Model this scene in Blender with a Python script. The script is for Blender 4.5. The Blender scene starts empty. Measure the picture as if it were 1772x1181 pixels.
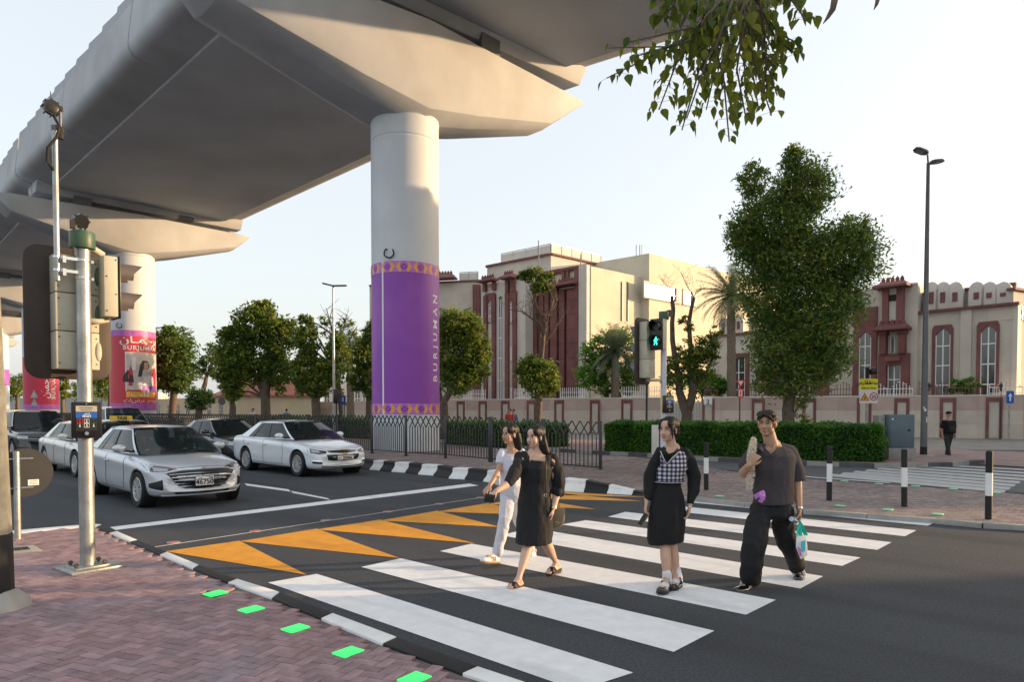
import bpy,bmesh,math,random
import numpy as np
from mathutils import Vector,Matrix,Quaternion
from mathutils.bvhtree import BVHTree
R=math.radians
random.seed(7);rng=np.random.default_rng(7)
sc=bpy.context.scene
COL=sc.collection

# ------------------------------------------------------------------ camera
HC,FP,CX,HY,PITCH=1.73,1181.0,886.0,711.0,0.027
PPY=HY+FP*math.tan(PITCH)
cam=bpy.data.cameras.new('camera');camo=bpy.data.objects.new('camera',cam);COL.objects.link(camo)
camo.location=(0,0,HC);camo.rotation_euler=(R(90)-PITCH,0,0)
cam.sensor_width=36;cam.lens=36*FP/1772;cam.shift_y=(PPY-590.5)/1772
cam.clip_start=.1;cam.clip_end=3000;sc.camera=camo

# ------------------------------------------------------------------ world, sun, exposure
SUN_AZ=R(82)
SUN_EL=R(9)
w=bpy.data.worlds.new('World');sc.world=w;w.use_nodes=True
nt=w.node_tree;bg=nt.nodes['Background']
sky=nt.nodes.new('ShaderNodeTexSky');sky.sky_type='NISHITA';sky.sun_disc=False
sky.sun_elevation=SUN_EL;sky.sun_rotation=SUN_AZ;sky.air_density=1.0;sky.dust_density=4.5;sky.ozone_density=1.0
# milky summer haze: part of the blue scatters away
hz=nt.nodes.new('ShaderNodeMix');hz.data_type='RGBA';hz.inputs[0].default_value=.25
hz.inputs[7].default_value=(12.1,12.3,12.4,1)
nt.links.new(sky.outputs[0],hz.inputs[6]);nt.links.new(hz.outputs[2],bg.inputs[0]);bg.inputs[1].default_value=.15
sl=bpy.data.lights.new('sun','SUN');so=bpy.data.objects.new('sun',sl);COL.objects.link(so)
sl.energy=4.6;sl.angle=R(.6);sl.color=(1,.66,.36)
sd=Vector((math.sin(SUN_AZ)*math.cos(SUN_EL),math.cos(SUN_AZ)*math.cos(SUN_EL),math.sin(SUN_EL)))
so.rotation_euler=sd.to_track_quat('Z','Y').to_euler();so.location=(40,-20,30)
vs=sc.view_settings;vs.view_transform='Standard';vs.look='None';vs.gamma=1;vs.exposure=.56
try:vs.use_curve_mapping=False
except Exception:pass

# ------------------------------------------------------------------ layout helpers: sightings turned into world positions
def ray(px,py):
    a,b=px-CX,PPY-py
    return Vector((a,FP*math.cos(PITCH)+b*math.sin(PITCH),-FP*math.sin(PITCH)+b*math.cos(PITCH)))
def gp(px,py,z=0.0):
    d=ray(px,py);s=(z-HC)/d.z
    return Vector((d.x*s,d.y*s,z))
def at(px,py,Y):
    d=ray(px,py);s=Y/d.y
    return Vector((d.x*s,Y,HC+d.z*s))
NV=Vector((.6764,.7365,0)).normalized()
TV=Vector((.7365,-.6764,0)).normalized()
UP=Vector((0,0,1))
def rotz_to(v):return math.atan2(v.y,v.x)

# ------------------------------------------------------------------ materials
MATS={}
def mat(name,col,rough=.6,metal=0,noise=0,ns=4,bump=0,bs=60,orand=0,emit=0,trans=0,coat=0,spec=None,alpha=1,det=4,sub=0,nmap=None,col2=None,c2s=1.5,c2w=(.45,.62)):
    m=bpy.data.materials.new(name);m.use_nodes=True;MATS[name]=m
    t=m.node_tree;n=t.nodes;L=t.links;b=n['Principled BSDF']
    c=(*col,1)
    b.inputs['Base Color'].default_value=c;b.inputs['Roughness'].default_value=rough;b.inputs['Metallic'].default_value=metal
    if spec is not None:b.inputs['Specular IOR Level'].default_value=spec
    if coat:b.inputs['Coat Weight'].default_value=coat;b.inputs['Coat Roughness'].default_value=.05
    if alpha<1:b.inputs['Alpha'].default_value=alpha
    if trans:b.inputs['Transmission Weight'].default_value=trans
    if sub:
        b.inputs['Subsurface Weight'].default_value=sub;b.inputs['Subsurface Radius'].default_value=(.02,.008,.004);b.inputs['Subsurface Scale'].default_value=.5
    if emit:
        b.inputs['Emission Color'].default_value=c;b.inputs['Emission Strength'].default_value=emit
    tc=n.new('ShaderNodeTexCoord')
    if noise or orand or col2:
        out=None
        if col2:
            nz2=n.new('ShaderNodeTexNoise');nz2.inputs['Scale'].default_value=c2s;nz2.inputs['Detail'].default_value=6
            L.new(tc.outputs['Object'],nz2.inputs['Vector'])
            mr2=n.new('ShaderNodeMapRange');mr2.inputs[1].default_value=c2w[0];mr2.inputs[2].default_value=c2w[1]
            L.new(nz2.outputs[0],mr2.inputs[0])
            mx=n.new('ShaderNodeMix');mx.data_type='RGBA';L.new(mr2.outputs[0],mx.inputs[0])
            mx.inputs[6].default_value=c;mx.inputs[7].default_value=(*col2,1);out=mx.outputs[2]
        val=None
        if noise:
            nz=n.new('ShaderNodeTexNoise');nz.inputs['Scale'].default_value=ns;nz.inputs['Detail'].default_value=det;nz.inputs['Roughness'].default_value=.55
            L.new(tc.outputs['Object'],nz.inputs['Vector'])
            mr=n.new('ShaderNodeMapRange');mr.inputs[1].default_value=.3;mr.inputs[2].default_value=.7
            mr.inputs[3].default_value=1-noise;mr.inputs[4].default_value=1+noise;L.new(nz.outputs[0],mr.inputs[0]);val=mr.outputs[0]
        if orand:
            oi=n.new('ShaderNodeObjectInfo');ge=n.new('ShaderNodeNewGeometry')
            ad=n.new('ShaderNodeMath');ad.operation='ADD';L.new(oi.outputs['Random'],ad.inputs[0]);L.new(ge.outputs['Random Per Island'],ad.inputs[1])
            fr=n.new('ShaderNodeMath');fr.operation='FRACT';L.new(ad.outputs[0],fr.inputs[0])
            mr3=n.new('ShaderNodeMapRange');mr3.inputs[3].default_value=1-orand;mr3.inputs[4].default_value=1+orand;L.new(fr.outputs[0],mr3.inputs[0])
            if val:
                mm=n.new('ShaderNodeMath');mm.operation='MULTIPLY';L.new(val,mm.inputs[0]);L.new(mr3.outputs[0],mm.inputs[1]);val=mm.outputs[0]
            else:val=mr3.outputs[0]
        if val:
            vm=n.new('ShaderNodeVectorMath');vm.operation='SCALE';L.new(val,vm.inputs['Scale'])
            if out:L.new(out,vm.inputs[0])
            else:vm.inputs[0].default_value=col
            out=vm.outputs[0]
        L.new(out,b.inputs['Base Color'])
    if bump:
        nb=n.new('ShaderNodeTexNoise');nb.inputs['Scale'].default_value=bs;nb.inputs['Detail'].default_value=5
        if nmap:
            mp=n.new('ShaderNodeMapping');mp.inputs['Scale'].default_value=nmap;L.new(tc.outputs['Object'],mp.inputs[0]);L.new(mp.outputs[0],nb.inputs['Vector'])
        else:L.new(tc.outputs['Object'],nb.inputs['Vector'])
        bp=n.new('ShaderNodeBump');bp.inputs['Strength'].default_value=bump;bp.inputs['Distance'].default_value=.02
        L.new(nb.outputs[0],bp.inputs['Height']);L.new(bp.outputs[0],b.inputs['Normal'])
    return m

def leafmat(name,col,col2,tr=.42):
    m=bpy.data.materials.new(name);m.use_nodes=True
    t=m.node_tree;n=t.nodes;L=t.links;b=n['Principled BSDF'];b.inputs['Roughness'].default_value=.5
    b.inputs['Specular IOR Level'].default_value=.3
    ge=n.new('ShaderNodeNewGeometry');tc=n.new('ShaderNodeTexCoord')
    nz=n.new('ShaderNodeTexNoise');nz.inputs['Scale'].default_value=1.1;nz.inputs['Detail'].default_value=3;L.new(tc.outputs['Object'],nz.inputs['Vector'])
    ad=n.new('ShaderNodeMath');ad.operation='MULTIPLY_ADD';L.new(ge.outputs['Random Per Island'],ad.inputs[0]);ad.inputs[1].default_value=.7
    mr=n.new('ShaderNodeMapRange');mr.inputs[1].default_value=.35;mr.inputs[2].default_value=.7;mr.inputs[3].default_value=-.2;mr.inputs[4].default_value=.5
    L.new(nz.outputs[0],mr.inputs[0]);L.new(mr.outputs[0],ad.inputs[2])
    mx=n.new('ShaderNodeMix');mx.data_type='RGBA';mx.clamp_factor=True;L.new(ad.outputs[0],mx.inputs[0])
    mx.inputs[6].default_value=(*col,1);mx.inputs[7].default_value=(*col2,1)
    L.new(mx.outputs[2],b.inputs['Base Color'])
    tl=n.new('ShaderNodeBsdfTranslucent');L.new(mx.outputs[2],tl.inputs[0]);ms=n.new('ShaderNodeMixShader');ms.inputs[0].default_value=tr
    L.new(b.outputs[0],ms.inputs[1]);L.new(tl.outputs[0],ms.inputs[2]);L.new(ms.outputs[0],n['Material Output'].inputs[0])
    return m

M={}
M['asphalt']=mat('asphalt',(.056,.063,.073),.8,noise=.5,ns=46,bump=1.0,bs=85,col2=(.036,.041,.050),c2s=1.1,c2w=(.40,.66),det=9)
M['asphalt_far']=mat('service_asphalt',(.105,.115,.13),.8,noise=.15,ns=1.2,bump=.4,bs=70)
M['white_paint']=mat('white_road_paint',(.84,.85,.86),.6,noise=.06,ns=7,bump=.35,bs=90,col2=(.58,.59,.60),c2s=1.5,c2w=(.55,.80))
M['grey_paint']=mat('worn_road_paint',(.50,.52,.53),.65,noise=.15,ns=5)
M['orange']=mat('orange_road_paint',(.80,.34,.012),.6,noise=.1,ns=5,bump=.35,bs=80,col2=(.70,.29,.012),c2s=1.6)
M['kerb_white']=mat('kerb_white',(.8,.8,.79),.55,noise=.06,ns=5,bump=.1,bs=40)
M['kerb_black']=mat('kerb_black',(.009,.009,.010),.6,noise=.2,ns=5,bump=.15,bs=40)
M['kerb_grey']=mat('kerb_grey',(.33,.32,.3),.8,noise=.15,ns=4,bump=.3)
M['kerb_dim']=mat('kerb_faded_black',(.09,.09,.1),.8,noise=.25,ns=4)
M['brick']=mat('paver_brick',(.31,.20,.21),.8,noise=.22,ns=9,bump=.5,bs=110,orand=.2,col2=(.275,.215,.24),c2s=.9)
M['brick_far']=mat('median_brick',(.30,.245,.225),.85,noise=.22,ns=5,bump=.4,bs=90,orand=.2,col2=(.24,.19,.195),c2s=.5)
M['joint']=mat('paver_joint_sand',(.165,.125,.125),.9,noise=.3,ns=12)
M['pave_far']=mat('far_pavement',(.30,.21,.20),.85,noise=.2,ns=1.5,bump=.3)
M['earth']=mat('ground_earth',(.24,.225,.205),.95,noise=.2,ns=.8)
M['concrete']=mat('viaduct_concrete',(.44,.46,.49),.75,noise=.10,ns=.55,bump=.12,bs=14,col2=(.36,.37,.385),c2s=.25,c2w=(.40,.70),det=8)
M['concrete_w']=mat('pier_white_coating',(.60,.63,.67),.6,noise=.05,ns=.8,bump=.06,bs=14)
M['soffit']=mat('soffit_concrete',(.54,.58,.63),.75,noise=.05,ns=.4,bump=.1,bs=10,col2=(.47,.505,.55),c2s=.18,det=8)
M['black']=mat('black_gloss',(.01,.01,.011),.35)
M['blackm']=mat('black_matt',(.015,.015,.016),.7,noise=.2,ns=8)
M['rubber']=mat('rubber',(.018,.018,.018),.85,bump=.2,bs=60)
M['galv']=mat('galvanised_steel',(.42,.43,.42),.42,.7,noise=.18,ns=6,bump=.12,bs=30,col2=(.30,.31,.30),c2s=2.5)
M['grey_steel']=mat('grey_painted_steel',(.14,.15,.155),.5,.2,noise=.12,ns=5)
M['fence']=mat('dark_grey_fence_paint',(.045,.047,.052),.45,.3,noise=.1,ns=6)
M['silver_ring']=mat('stainless_steel',(.62,.63,.64),.25,1)
M['chrome']=mat('chrome',(.75,.76,.78),.12,1)
M['sig_cream']=mat('signal_housing_cream',(.47,.445,.35),.55,noise=.08,ns=5,bump=.05,bs=20)
M['sig_green']=mat('signal_cap_green',(.045,.10,.055),.45,noise=.1,ns=8)
M['sig_board']=mat('signal_board_brown',(.04,.028,.022),.6,noise=.2,ns=5)
M['visor']=mat('signal_visor_grey',(.10,.085,.075),.6,noise=.1,ns=8)
M['yellow']=mat('yellow_plastic',(.78,.50,.02),.45)
M['blue']=mat('blue_panel',(.02,.12,.52),.35)
M['white']=mat('white_plastic',(.8,.8,.8),.5)
M['green_dim']=mat('dim_green_lens',(.22,.62,.36),.4,emit=.12)
M['green_led']=mat('green_led_lens',(.05,.9,.16),.4,emit=.62)
M['red_led']=mat('red_led_lens',(.6,.06,.07),.4,emit=.1)
M['sig_green_led']=mat('green_man_led',(.05,1,.62),.4,emit=2.2)
M['glass']=mat('window_glass',(.05,.065,.075),.06,spec=1.0)
M['bark']=mat('tree_bark',(.13,.10,.075),.9,noise=.3,ns=8,bump=.8,bs=18)
M['bark2']=mat('palm_bark',(.20,.165,.125),.95,noise=.35,ns=9,bump=1,bs=22)
M['leaf']=leafmat('leaf_mid',(.09,.18,.045),(.24,.31,.07))
M['leaf_d']=leafmat('leaf_dark',(.095,.20,.07),(.23,.33,.09))
M['leaf_y']=leafmat('leaf_yellow',(.16,.25,.04),(.42,.42,.07))
M['leaf_b']=leafmat('leaf_bright',(0.070,0.261,0.028),(0.189,0.450,0.047))
M['palm']=leafmat('palm_leaf',(.12,.16,.10),(.28,.31,.20),.3)
M['hedge']=leafmat('hedge_leaf',(.055,.16,.035),(.15,.34,.045))
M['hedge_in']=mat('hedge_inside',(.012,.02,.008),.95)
M['near_leaf']=leafmat('broad_leaf',(0.052,0.108,0.021),(0.245,0.263,0.026),.55)
M['plaster']=mat('cream_plaster',(.60,.545,.43),.85,noise=.09,ns=.5,bump=.1,bs=20,col2=(.52,.46,.36),c2s=.35,c2w=(.52,.8))
M['stone']=mat('beige_stone',(.54,.50,.44),.8,noise=.1,ns=.8,bump=.15,bs=16)
M['stone_w']=mat('pale_stone',(.60,.57,.52),.8,noise=.08,ns=.8,bump=.1,bs=16)
M['red_stone']=mat('red_sandstone',(.185,.072,.068),.75,noise=.2,ns=1.1,bump=.15,bs=16,orand=.1)
M['wall_pink']=mat('pink_wall_panel',(.50,.385,.34),.8,noise=.08,ns=1.2,orand=.1)
M['wall_pale']=mat('pale_wall_panel',(.58,.52,.45),.8,noise=.07,ns=1.2,orand=.06)

def streak(name,sx=.14,sy=1.3):
    # wear drawn out along the lanes by the tyres
    t=MATS[name].node_tree;n=[k for k in t.nodes if k.type == 'TEX_NOISE'][0];l=n.inputs['Vector'].links[0];src=l.from_socket;t.links.remove(l)
    mp=t.nodes.new('ShaderNodeMapping');mp.inputs['Rotation'].default_value=(0,0,R(42.6));mp2=t.nodes.new('ShaderNodeMapping');mp2.inputs['Scale'].default_value=(sx,sy,1)
    t.links.new(src,mp.inputs[0]);t.links.new(mp.outputs[0],mp2.inputs[0]);t.links.new(mp2.outputs[0],n.inputs['Vector'])
streak('asphalt');streak('white_road_paint',.35,1.6);streak('orange_road_paint',.35,1.6)

# ------------------------------------------------------------------ mesh builder
class B:
    def __init__(s):s.v=[];s.f=[]
    def add(s,vs_,fs):
        o=len(s.v);s.v += [tuple(p)for p in vs_];s.f += [tuple(i+o for i in f)for f in fs];return s
    def box(s,c,size,rz=0,rot=None):
        x,y,z=size[0]/2,size[1]/2,size[2]/2
        m=rot if rot is not None else Matrix.Rotation(rz,3,'Z');c=Vector(c)
        P=[c+m @ Vector(p)for p in [(-x,-y,-z),(x,-y,-z),(x,y,-z),(-x,y,-z),(-x,-y,z),(x,-y,z),(x,y,z),(-x,y,z)]]
        return s.add(P,[(0,3,2,1),(4,5,6,7),(0,1,5,4),(1,2,6,5),(2,3,7,6),(3,0,4,7)])
    def bar(s,a,b,w_,h_,up=UP):
        a,b=Vector(a),Vector(b);d=(b-a);L=d.length;d.normalize()
        x=d.cross(up)
        if x.length<1e-4:x=d.cross(Vector((0,1,0)))
        x.normalize();z=x.cross(d)
        m=Matrix((x,d,z)).transposed()
        return s.box((a+b)/2,(w_,L,h_),rot=m)
    def tube(s,pts,rad,n=10,caps=True,flat=1.0,up=None):
        pts=[Vector(p)for p in pts]
        if not isinstance(rad,(list,tuple)):rad=[rad]*len(pts)
        rings=[];prev=None
        for i,p in enumerate(pts):
            d=(pts[min(i+1,len(pts)-1)]-pts[max(i-1,0)]).normalized()
            if prev is None:
                u=up if up is not None else (UP if abs(d.z)<.9 else Vector((0,1,0)))
                x=d.cross(u).normalized()
            else:
                x=(prev-d*prev.dot(d));x=x.normalized()if x.length>1e-6 else d.orthogonal().normalized()
            prev=x;y=d.cross(x)
            r=rad[i];rx,ry=(r if isinstance(r,(tuple,list))else (r,r*flat))
            rings.append([p+x*rx*math.cos(2*math.pi*k/n)+y*ry*math.sin(2*math.pi*k/n)for k in range(n)])
        return s.loft(rings,caps)
    def loft(s,rings,caps=True,closed=True):
        n=len(rings[0]);V=[p for r in rings for p in r];F=[]
        for i in range(len(rings)-1):
            for k in range(n if closed else n-1):
                a=i*n+k;b=i*n+(k+1)% n;F.append((a,b,b+n,a+n))
        if caps:
            F.append(tuple(range(n-1,-1,-1)));F.append(tuple(range((len(rings)-1)*n,len(rings)*n)))
        return s.add(V,F)
    def cyl(s,c,r,h,n=16,r2=None):
        c=Vector(c);return s.tube([c,c+Vector((0,0,h))],[r,r if r2 is None else r2],n,up=Vector((0,1,0)))
    def ell(s,c,r,m=None,nu=14,nv=9):
        c=Vector(c);m=m or Matrix.Identity(3);V=[];F=[]
        for j in range(1,nv):
            for i in range(nu):
                t=math.pi*j/nv;p=2*math.pi*i/nu
                V.append(c+m @ Vector((r[0]*math.sin(t)*math.cos(p),r[1]*math.sin(t)*math.sin(p),r[2]*math.cos(t))))
        V.append(c+m @ Vector((0,0,r[2])));V.append(c+m @ Vector((0,0,-r[2])));T=len(V)-2
        for j in range(nv-2):
            for i in range(nu):
                a=j*nu+i;b=j*nu+(i+1)% nu;F.append((a,a+nu,b+nu,b))
        for i in range(nu):
            F.append((T,i,(i+1)% nu));F.append((T+1,(nv-2)*nu+(i+1)% nu,(nv-2)*nu+i))
        return s.add(V,F)
    def prism(s,poly,off):
        """poly: 3-D points in one plane, off: extrusion vector"""
        poly=[Vector(p)for p in poly];n=len(poly);off=Vector(off)
        V=poly+[p+off for p in poly]
        F=[tuple(range(n)),tuple(range(2*n-1,n-1,-1))]+[(i,i+n,(i+1)% n+n,(i+1)% n)for i in range(n)]
        return s.add(V,F)
    def mesh(s,name,m,smooth=False):
        me=bpy.data.meshes.new(name);me.from_pydata([tuple(p)for p in s.v],[],s.f)
        if isinstance(m,str):m=M[m]
        me.materials.append(m)
        bm=bmesh.new();bm.from_mesh(me);bmesh.ops.recalc_face_normals(bm,faces=bm.faces);bm.to_mesh(me);bm.free()
        if smooth:me.shade_smooth()if smooth is True else None
        if smooth:
            for p in me.polygons:p.use_smooth=True
            if smooth != True:me.set_sharp_from_angle(angle=R(smooth))
        return me
    def obj(s,name,m,parent=None,smooth=False,bev=0,bseg=2,**tags):
        me=s.mesh(name,m,smooth)
        if bev:
            bm=bmesh.new();bm.from_mesh(me)
            eds=[e for e in bm.edges if len(e.link_faces)== 2 and e.calc_face_angle(0)>R(28)]
            bmesh.ops.bevel(bm,geom=eds,offset=bev,segments=bseg,affect='EDGES',profile=.5,clamp_overlap=True);bm.to_mesh(me);bm.free()
            for p in me.polygons:p.use_smooth=True
            me.set_sharp_from_angle(angle=R(40))
        return link(name,me,parent,**tags)
def link(name,me,parent=None,**tags):
    o=bpy.data.objects.new(name,me);COL.objects.link(o)
    if parent is not None:
        o.parent=parent
        if parent.get('_w'):o.matrix_parent_inverse=parent.matrix_basis.inverted()
    for k,v in tags.items():o[k]=v
    return o
def thing(name,label,cat,loc=(0,0,0),rz=0,group=None,world=False):
    """world=True: children are modelled in world coordinates"""
    o=bpy.data.objects.new(name,None);COL.objects.link(o);o.location=loc;o.rotation_euler=(0,0,rz);o.empty_display_size=.2
    o['label']=label;o['category']=cat
    if group:o['group']=group
    if world:o['_w']=1;o.matrix_basis=Matrix.Translation(loc)@ Matrix.Rotation(rz,4,'Z')
    return o
def tag(o,label,cat,group=None):
    o['label']=label;o['category']=cat
    if group:o['group']=group
    return o
def struct(o):o['kind']='structure';return o
def copy_tree(o,parent=None):
    c=o.copy();COL.objects.link(c)
    if parent is not None:c.parent=parent
    for ch in list(o.children):copy_tree(ch,c)
    return c
def poly_sheet(pts,z,name,m,uvfan=True):
    """flat polygon sheet (ngon triangulated)"""
    bm=bmesh.new();vs_=[bm.verts.new((p[0],p[1],z))for p in pts];f=bm.faces.new(vs_);f.normal_update()
    if f.normal.z<0:f.normal_flip()
    bmesh.ops.triangulate(bm,faces=bm.faces)
    me=bpy.data.meshes.new(name);bm.to_mesh(me);bm.free();me.materials.append(M[m]if isinstance(m,str)else m);return me
def inside(p,poly):
    x,y=p[0],p[1];c=False;j=len(poly)-1
    for i in range(len(poly)):
        if (poly[i][1]>y)!= (poly[j][1]>y)and x<(poly[j][0]-poly[i][0])*(y-poly[i][1])/(poly[j][1]-poly[i][1])+poly[i][0]:c=not c
        j=i
    return c
def text_mesh(body,size,name='lettering',ext=.004,align='CENTER',m='white',res=3,spacing=1.0,bold=0):
    c=bpy.data.curves.new(name,'FONT');c.body=body;c.size=size;c.extrude=ext;c.align_x=align;c.resolution_u=res;c.space_character=spacing;c.offset=bold
    o=bpy.data.objects.new(name,c);COL.objects.link(o);bpy.context.view_layer.update()
    me=bpy.data.meshes.new_from_object(o.evaluated_get(bpy.context.evaluated_depsgraph_get()));me.name=name
    bpy.data.objects.remove(o);me.materials.clear();me.materials.append(M[m]if isinstance(m,str)else m);return me
def text_on(body,size,origin,xdir,updir,name='lettering',parent=None,**kw):
    """flat lettering set in the plane of xdir/updir, readable from outside"""
    me=text_mesh(body,size,name,**kw)
    x=Vector(xdir).normalized();y=Vector(updir).normalized();z=x.cross(y)
    mm=Matrix((x,y,z)).transposed().to_4x4();mm.translation=Vector(origin);me.transform(mm)
    return link(name,me,parent)
# ================================================================== GROUND
ZS=.07
ZM=.2
b=B();b.add([(-900,-60,-.03),(900,-60,-.03),(900,1500,-.03),(-900,1500,-.03)],[(0,1,2,3)])
struct(b.obj('ground','earth'))
# carriageway
gw=[(-140,95),(-9,4),(-3,-12),(60,-12),(60,14),(10,22),(-12,38),(-120,140)]
struct(link('road',poly_sheet([(-160,110),(-30,-14),(70,-14),(70,27),(20,30),(-16,50),(-120,160)],0,'road','asphalt')))

# --- near footway with its kerb -----------------------------------
ko_px=[(-260,950),(16,919),(162,906.8),(176,908),(202.6,919.5),(238,934.8),(289,955),(344,977.6),(410,1001.8),(484,1024.5),(575.4,1060.8),(687,1102.4),(826,1153),(910.7,1181),(1080,1240),(1400,1345)]
ki_px=[(-260,957),(16,923.5),(150,911),(167,912),(188.6,922.5),(225.5,937.5),(276.5,960),(334,984),(394,1008),(470.5,1035),(555,1070),(661.8,1114),(799,1165),(875,1190),(1040,1250),(1350,1360)]
kc=['white','white','white','black','white','black','white','black','white','black','white','black','white','black','white']
KO=[gp(x,y,ZS)for x,y in ko_px];KI=[gp(x,y,ZS)for x,y in ki_px]
kerb=bpy.data.objects.new('kerb',None);COL.objects.link(kerb);kerb['kind']='structure'
for i,c in enumerate(kc):
    a,b_,c_,d=KO[i],KO[i+1],KI[i+1],KI[i]
    g=(b_-a).normalized()*.003
    bb=B();top=[a+g,b_-g,c_-g,d+g];lo=[p+Vector((0,0,-.12))for p in top]
    bb.add([*lo,*top],[(0,3,2,1),(4,5,6,7),(0,1,5,4),(1,2,6,5),(2,3,7,6),(3,0,4,7)])
    bb.obj('kerb_stone','kerb_'+c,kerb,bev=.008)
foot_poly=[(p.x,p.y)for p in KI]+[(3,-3),(-40,-3),(-40,4.5)]
foot=struct(link('footway',poly_sheet(foot_poly,ZS-.022,'footway','joint')))
PEN=(.4,1)
def herringbone(poly,axis,z,parent,m,limit,cen,maxd,s=.1,skip=(),visible=None,jt=.005,depth=.02):
    ax=Vector((axis[0],axis[1],0)).normalized();ay=Vector((-ax.y,ax.x,0))
    xs=[p[0]*ax.x+p[1]*ax.y for p in poly];ys=[p[0]*ay.x+p[1]*ay.y for p in poly]
    cells=[]
    for i in range(int(min(xs)/s)-1,int(max(xs)/s)+2):
        for j in range(int(min(ys)/s)-1,int(max(ys)/s)+2):
            r=(i-j)% 4
            if r == 0:sz=(2*s,s);c=((i+1)*s,(j+.5)*s)
            elif r == 3:sz=(s,2*s);c=((i+.5)*s,(j+1)*s)
            else:continue
            P=ax*c[0]+ay*c[1]
            cn=[P+ax*(sx*sz[0]*.5)+ay*(sy*sz[1]*.5)for sx in (-1,1)for sy in (-1,1)]
            if not all(inside(q,poly)for q in cn):continue
            if any((P.xy-Vector(q[:2])).length<q[2]for q in skip):continue
            if visible and not visible(P):continue
            d=(P.xy-Vector(cen)).length
            if d>maxd:continue
            cells.append((d,P,r == 0))
    cells.sort(key=lambda t:t[0])
    b0=B();b0.box((0,0,-depth/2),(2*s-jt,s-jt,depth));me=b0.mesh('brick',m)
    bm=bmesh.new();bm.from_mesh(me);bmesh.ops.bevel(bm,geom=[e for e in bm.edges if all(v.co.z>-.001 for v in e.verts)],offset=.003,segments=1,affect='EDGES');bm.to_mesh(me);bm.free()
    ra=math.atan2(ax.y,ax.x)
    for d,P,hor in cells[:limit]:
        o=link('brick',me,parent);o.location=(P.x,P.y,z+random.uniform(-.0018,.0018))
        o.rotation_euler=(random.uniform(-.012,.012),random.uniform(-.012,.012),ra+(0 if hor else math.pi/2)+random.uniform(-.012,.012))
    rest=B()
    for d,P,hor in cells[limit:]:
        X,Y_=(ax,ay)if hor else (ay,ax)
        hx,hy=X*(s-jt/2),Y_*(s/2-jt/2)
        zz=[z+random.uniform(-.0018,.0018)for _ in range(4)]
        t=[P-hx-hy,P+hx-hy,P+hx+hy,P-hx+hy]
        T=[(p.x,p.y,q)for p,q in zip(t,zz)];Lw=[(p.x,p.y,z-depth)for p in t]
        rest.add(T+Lw,[(0,1,2,3),(0,4,5,1),(1,5,6,2),(2,6,7,3),(3,7,4,0)])
    if rest.v:
        o=rest.obj('brick_paving',m,parent);o['kind']='stuff'
def infront(P,pad=1.1):
    return P.y>2.6 and abs(P.x)<P.y*.75*pad+.4
herringbone(foot_poly,PEN,ZS,foot,'brick',300,(0,3),18,s=.085,skip=[(*gp(373,1028,ZS).xy,.1)],visible=infront)

# --- lit studs in the footway and the median ------------------------
GS=[(373,1028.5,16,11),(435,1056,18,13),(511.5,1089,20,14.5),(602.5,1130,23,17),(717,1176,27,19),(860,1232,30,20)]
near_lbl=['smallest green lit stud of the brick footway, farthest from the camera','second farthest green lit stud along the brick footway','middle green lit stud of the five in the brick footway','second nearest green lit stud in the brick footway','nearest green lit stud, cut by the bottom edge of the photo']
kdir=(gp(717,1176,ZS)-gp(373,1028,ZS)).normalized()
kperp=Vector((-kdir.y,kdir.x,0))
for i,(x,y,hx,hy)in enumerate(GS[:5]):
    P=gp(x,y,ZS)
    t=thing('ground_light',near_lbl[i],'ground light',P,math.atan2(PEN[1],PEN[0])-.25,'green studs in the near footway')
    bb=B();bb.box((0,0,.003),(.17,.135,.012));bb.obj('rim','green_led',t,bev=.003)
    bb=B();bb.box((0,0,.010),(.145,.112,.006));bb.obj('lens','green_led',t,bev=.002)
for i,(x,y)in enumerate([(1245,860),(1454,877),(1536.5,883.5),(1623,891.5),(1461,834),(1521,838.5),(1584,842.5),(1650,847.5),(1724,854)]):
    P=gp(x,y,ZM-.13)
    where='near' if i<4 else 'far'
    nm=['beside the woman in the chequered vest','at the leftmost bollard beside the man','at the foot of the middle striped bollard','left of the tallest striped bollard',
          'leftmost in the far row','second in the far row','third in the far row','fourth in the far row','rightmost in the far row'][i]
    t=thing('ground_light','flat green stud in the median, '+nm,'ground light',(P.x,P.y,.075),rotz_to(NV),'green studs in the median paving')
    bb=B();bb.box((0,0,.006),(.12,.15,.014));bb.obj('lens','green_dim',t,bev=.003)

# --- markings ------------------------------------------------------
def quad_sheet(pxs,name,m,parent,z=.004,sub=True):
    P=[gp(x,y,z)for x,y in pxs]
    bb=B();bb.add(P,[(0,1,2,3)]);o=bb.obj(name,m,parent);return o
cross=bpy.data.objects.new('pedestrian_crossing',None);COL.objects.link(cross);cross['kind']='structure'
# far corner line / near line of each stripe worked out on the ground
V1=[((463.7,1009),(548.3,994),(1090,1163),(985,1193)),((625,982),(694,967),(1236.3,1092.5),(1165.7,1129)),((761,954.5),(815.8,941.6),(1342.6,1039),(1291,1064.7)),
      ((866,927),(920,914.5),(1424.3,998),(1385,1019.4)),((972,908.5),(1014,901),(1489.2,965.6),(1457.4,980.2)),((1052,895),(1082,886.5),(1543,939.2),(1518,952.4)),
      ((1125,881),(1152,874),(1585.9,918.5),(1566,928.8)),((1198,870.5),(1215,864.5),(1623.3,902),(1605.5,910.6))]
for i,q in enumerate(V1):
    if i == 0:
        q=(q[0],q[1],(1096,1165),(1000,1196))
    quad_sheet(q,'stripe','white_paint',cross)
# stop line, lane dashes, kerb-side lines
quad_sheet([(190,913),(200,918),(828,841),(812,837.5)],'stop_line','white_paint',None)['kind']='structure'
for q in [[(423,837),(427,841),(503,851.5),(499,847.5)],[(503,850),(507,854),(572,866),(566,862.5)]]:
    quad_sheet(q,'lane_marking','white_paint',None)['kind']='structure'
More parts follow.
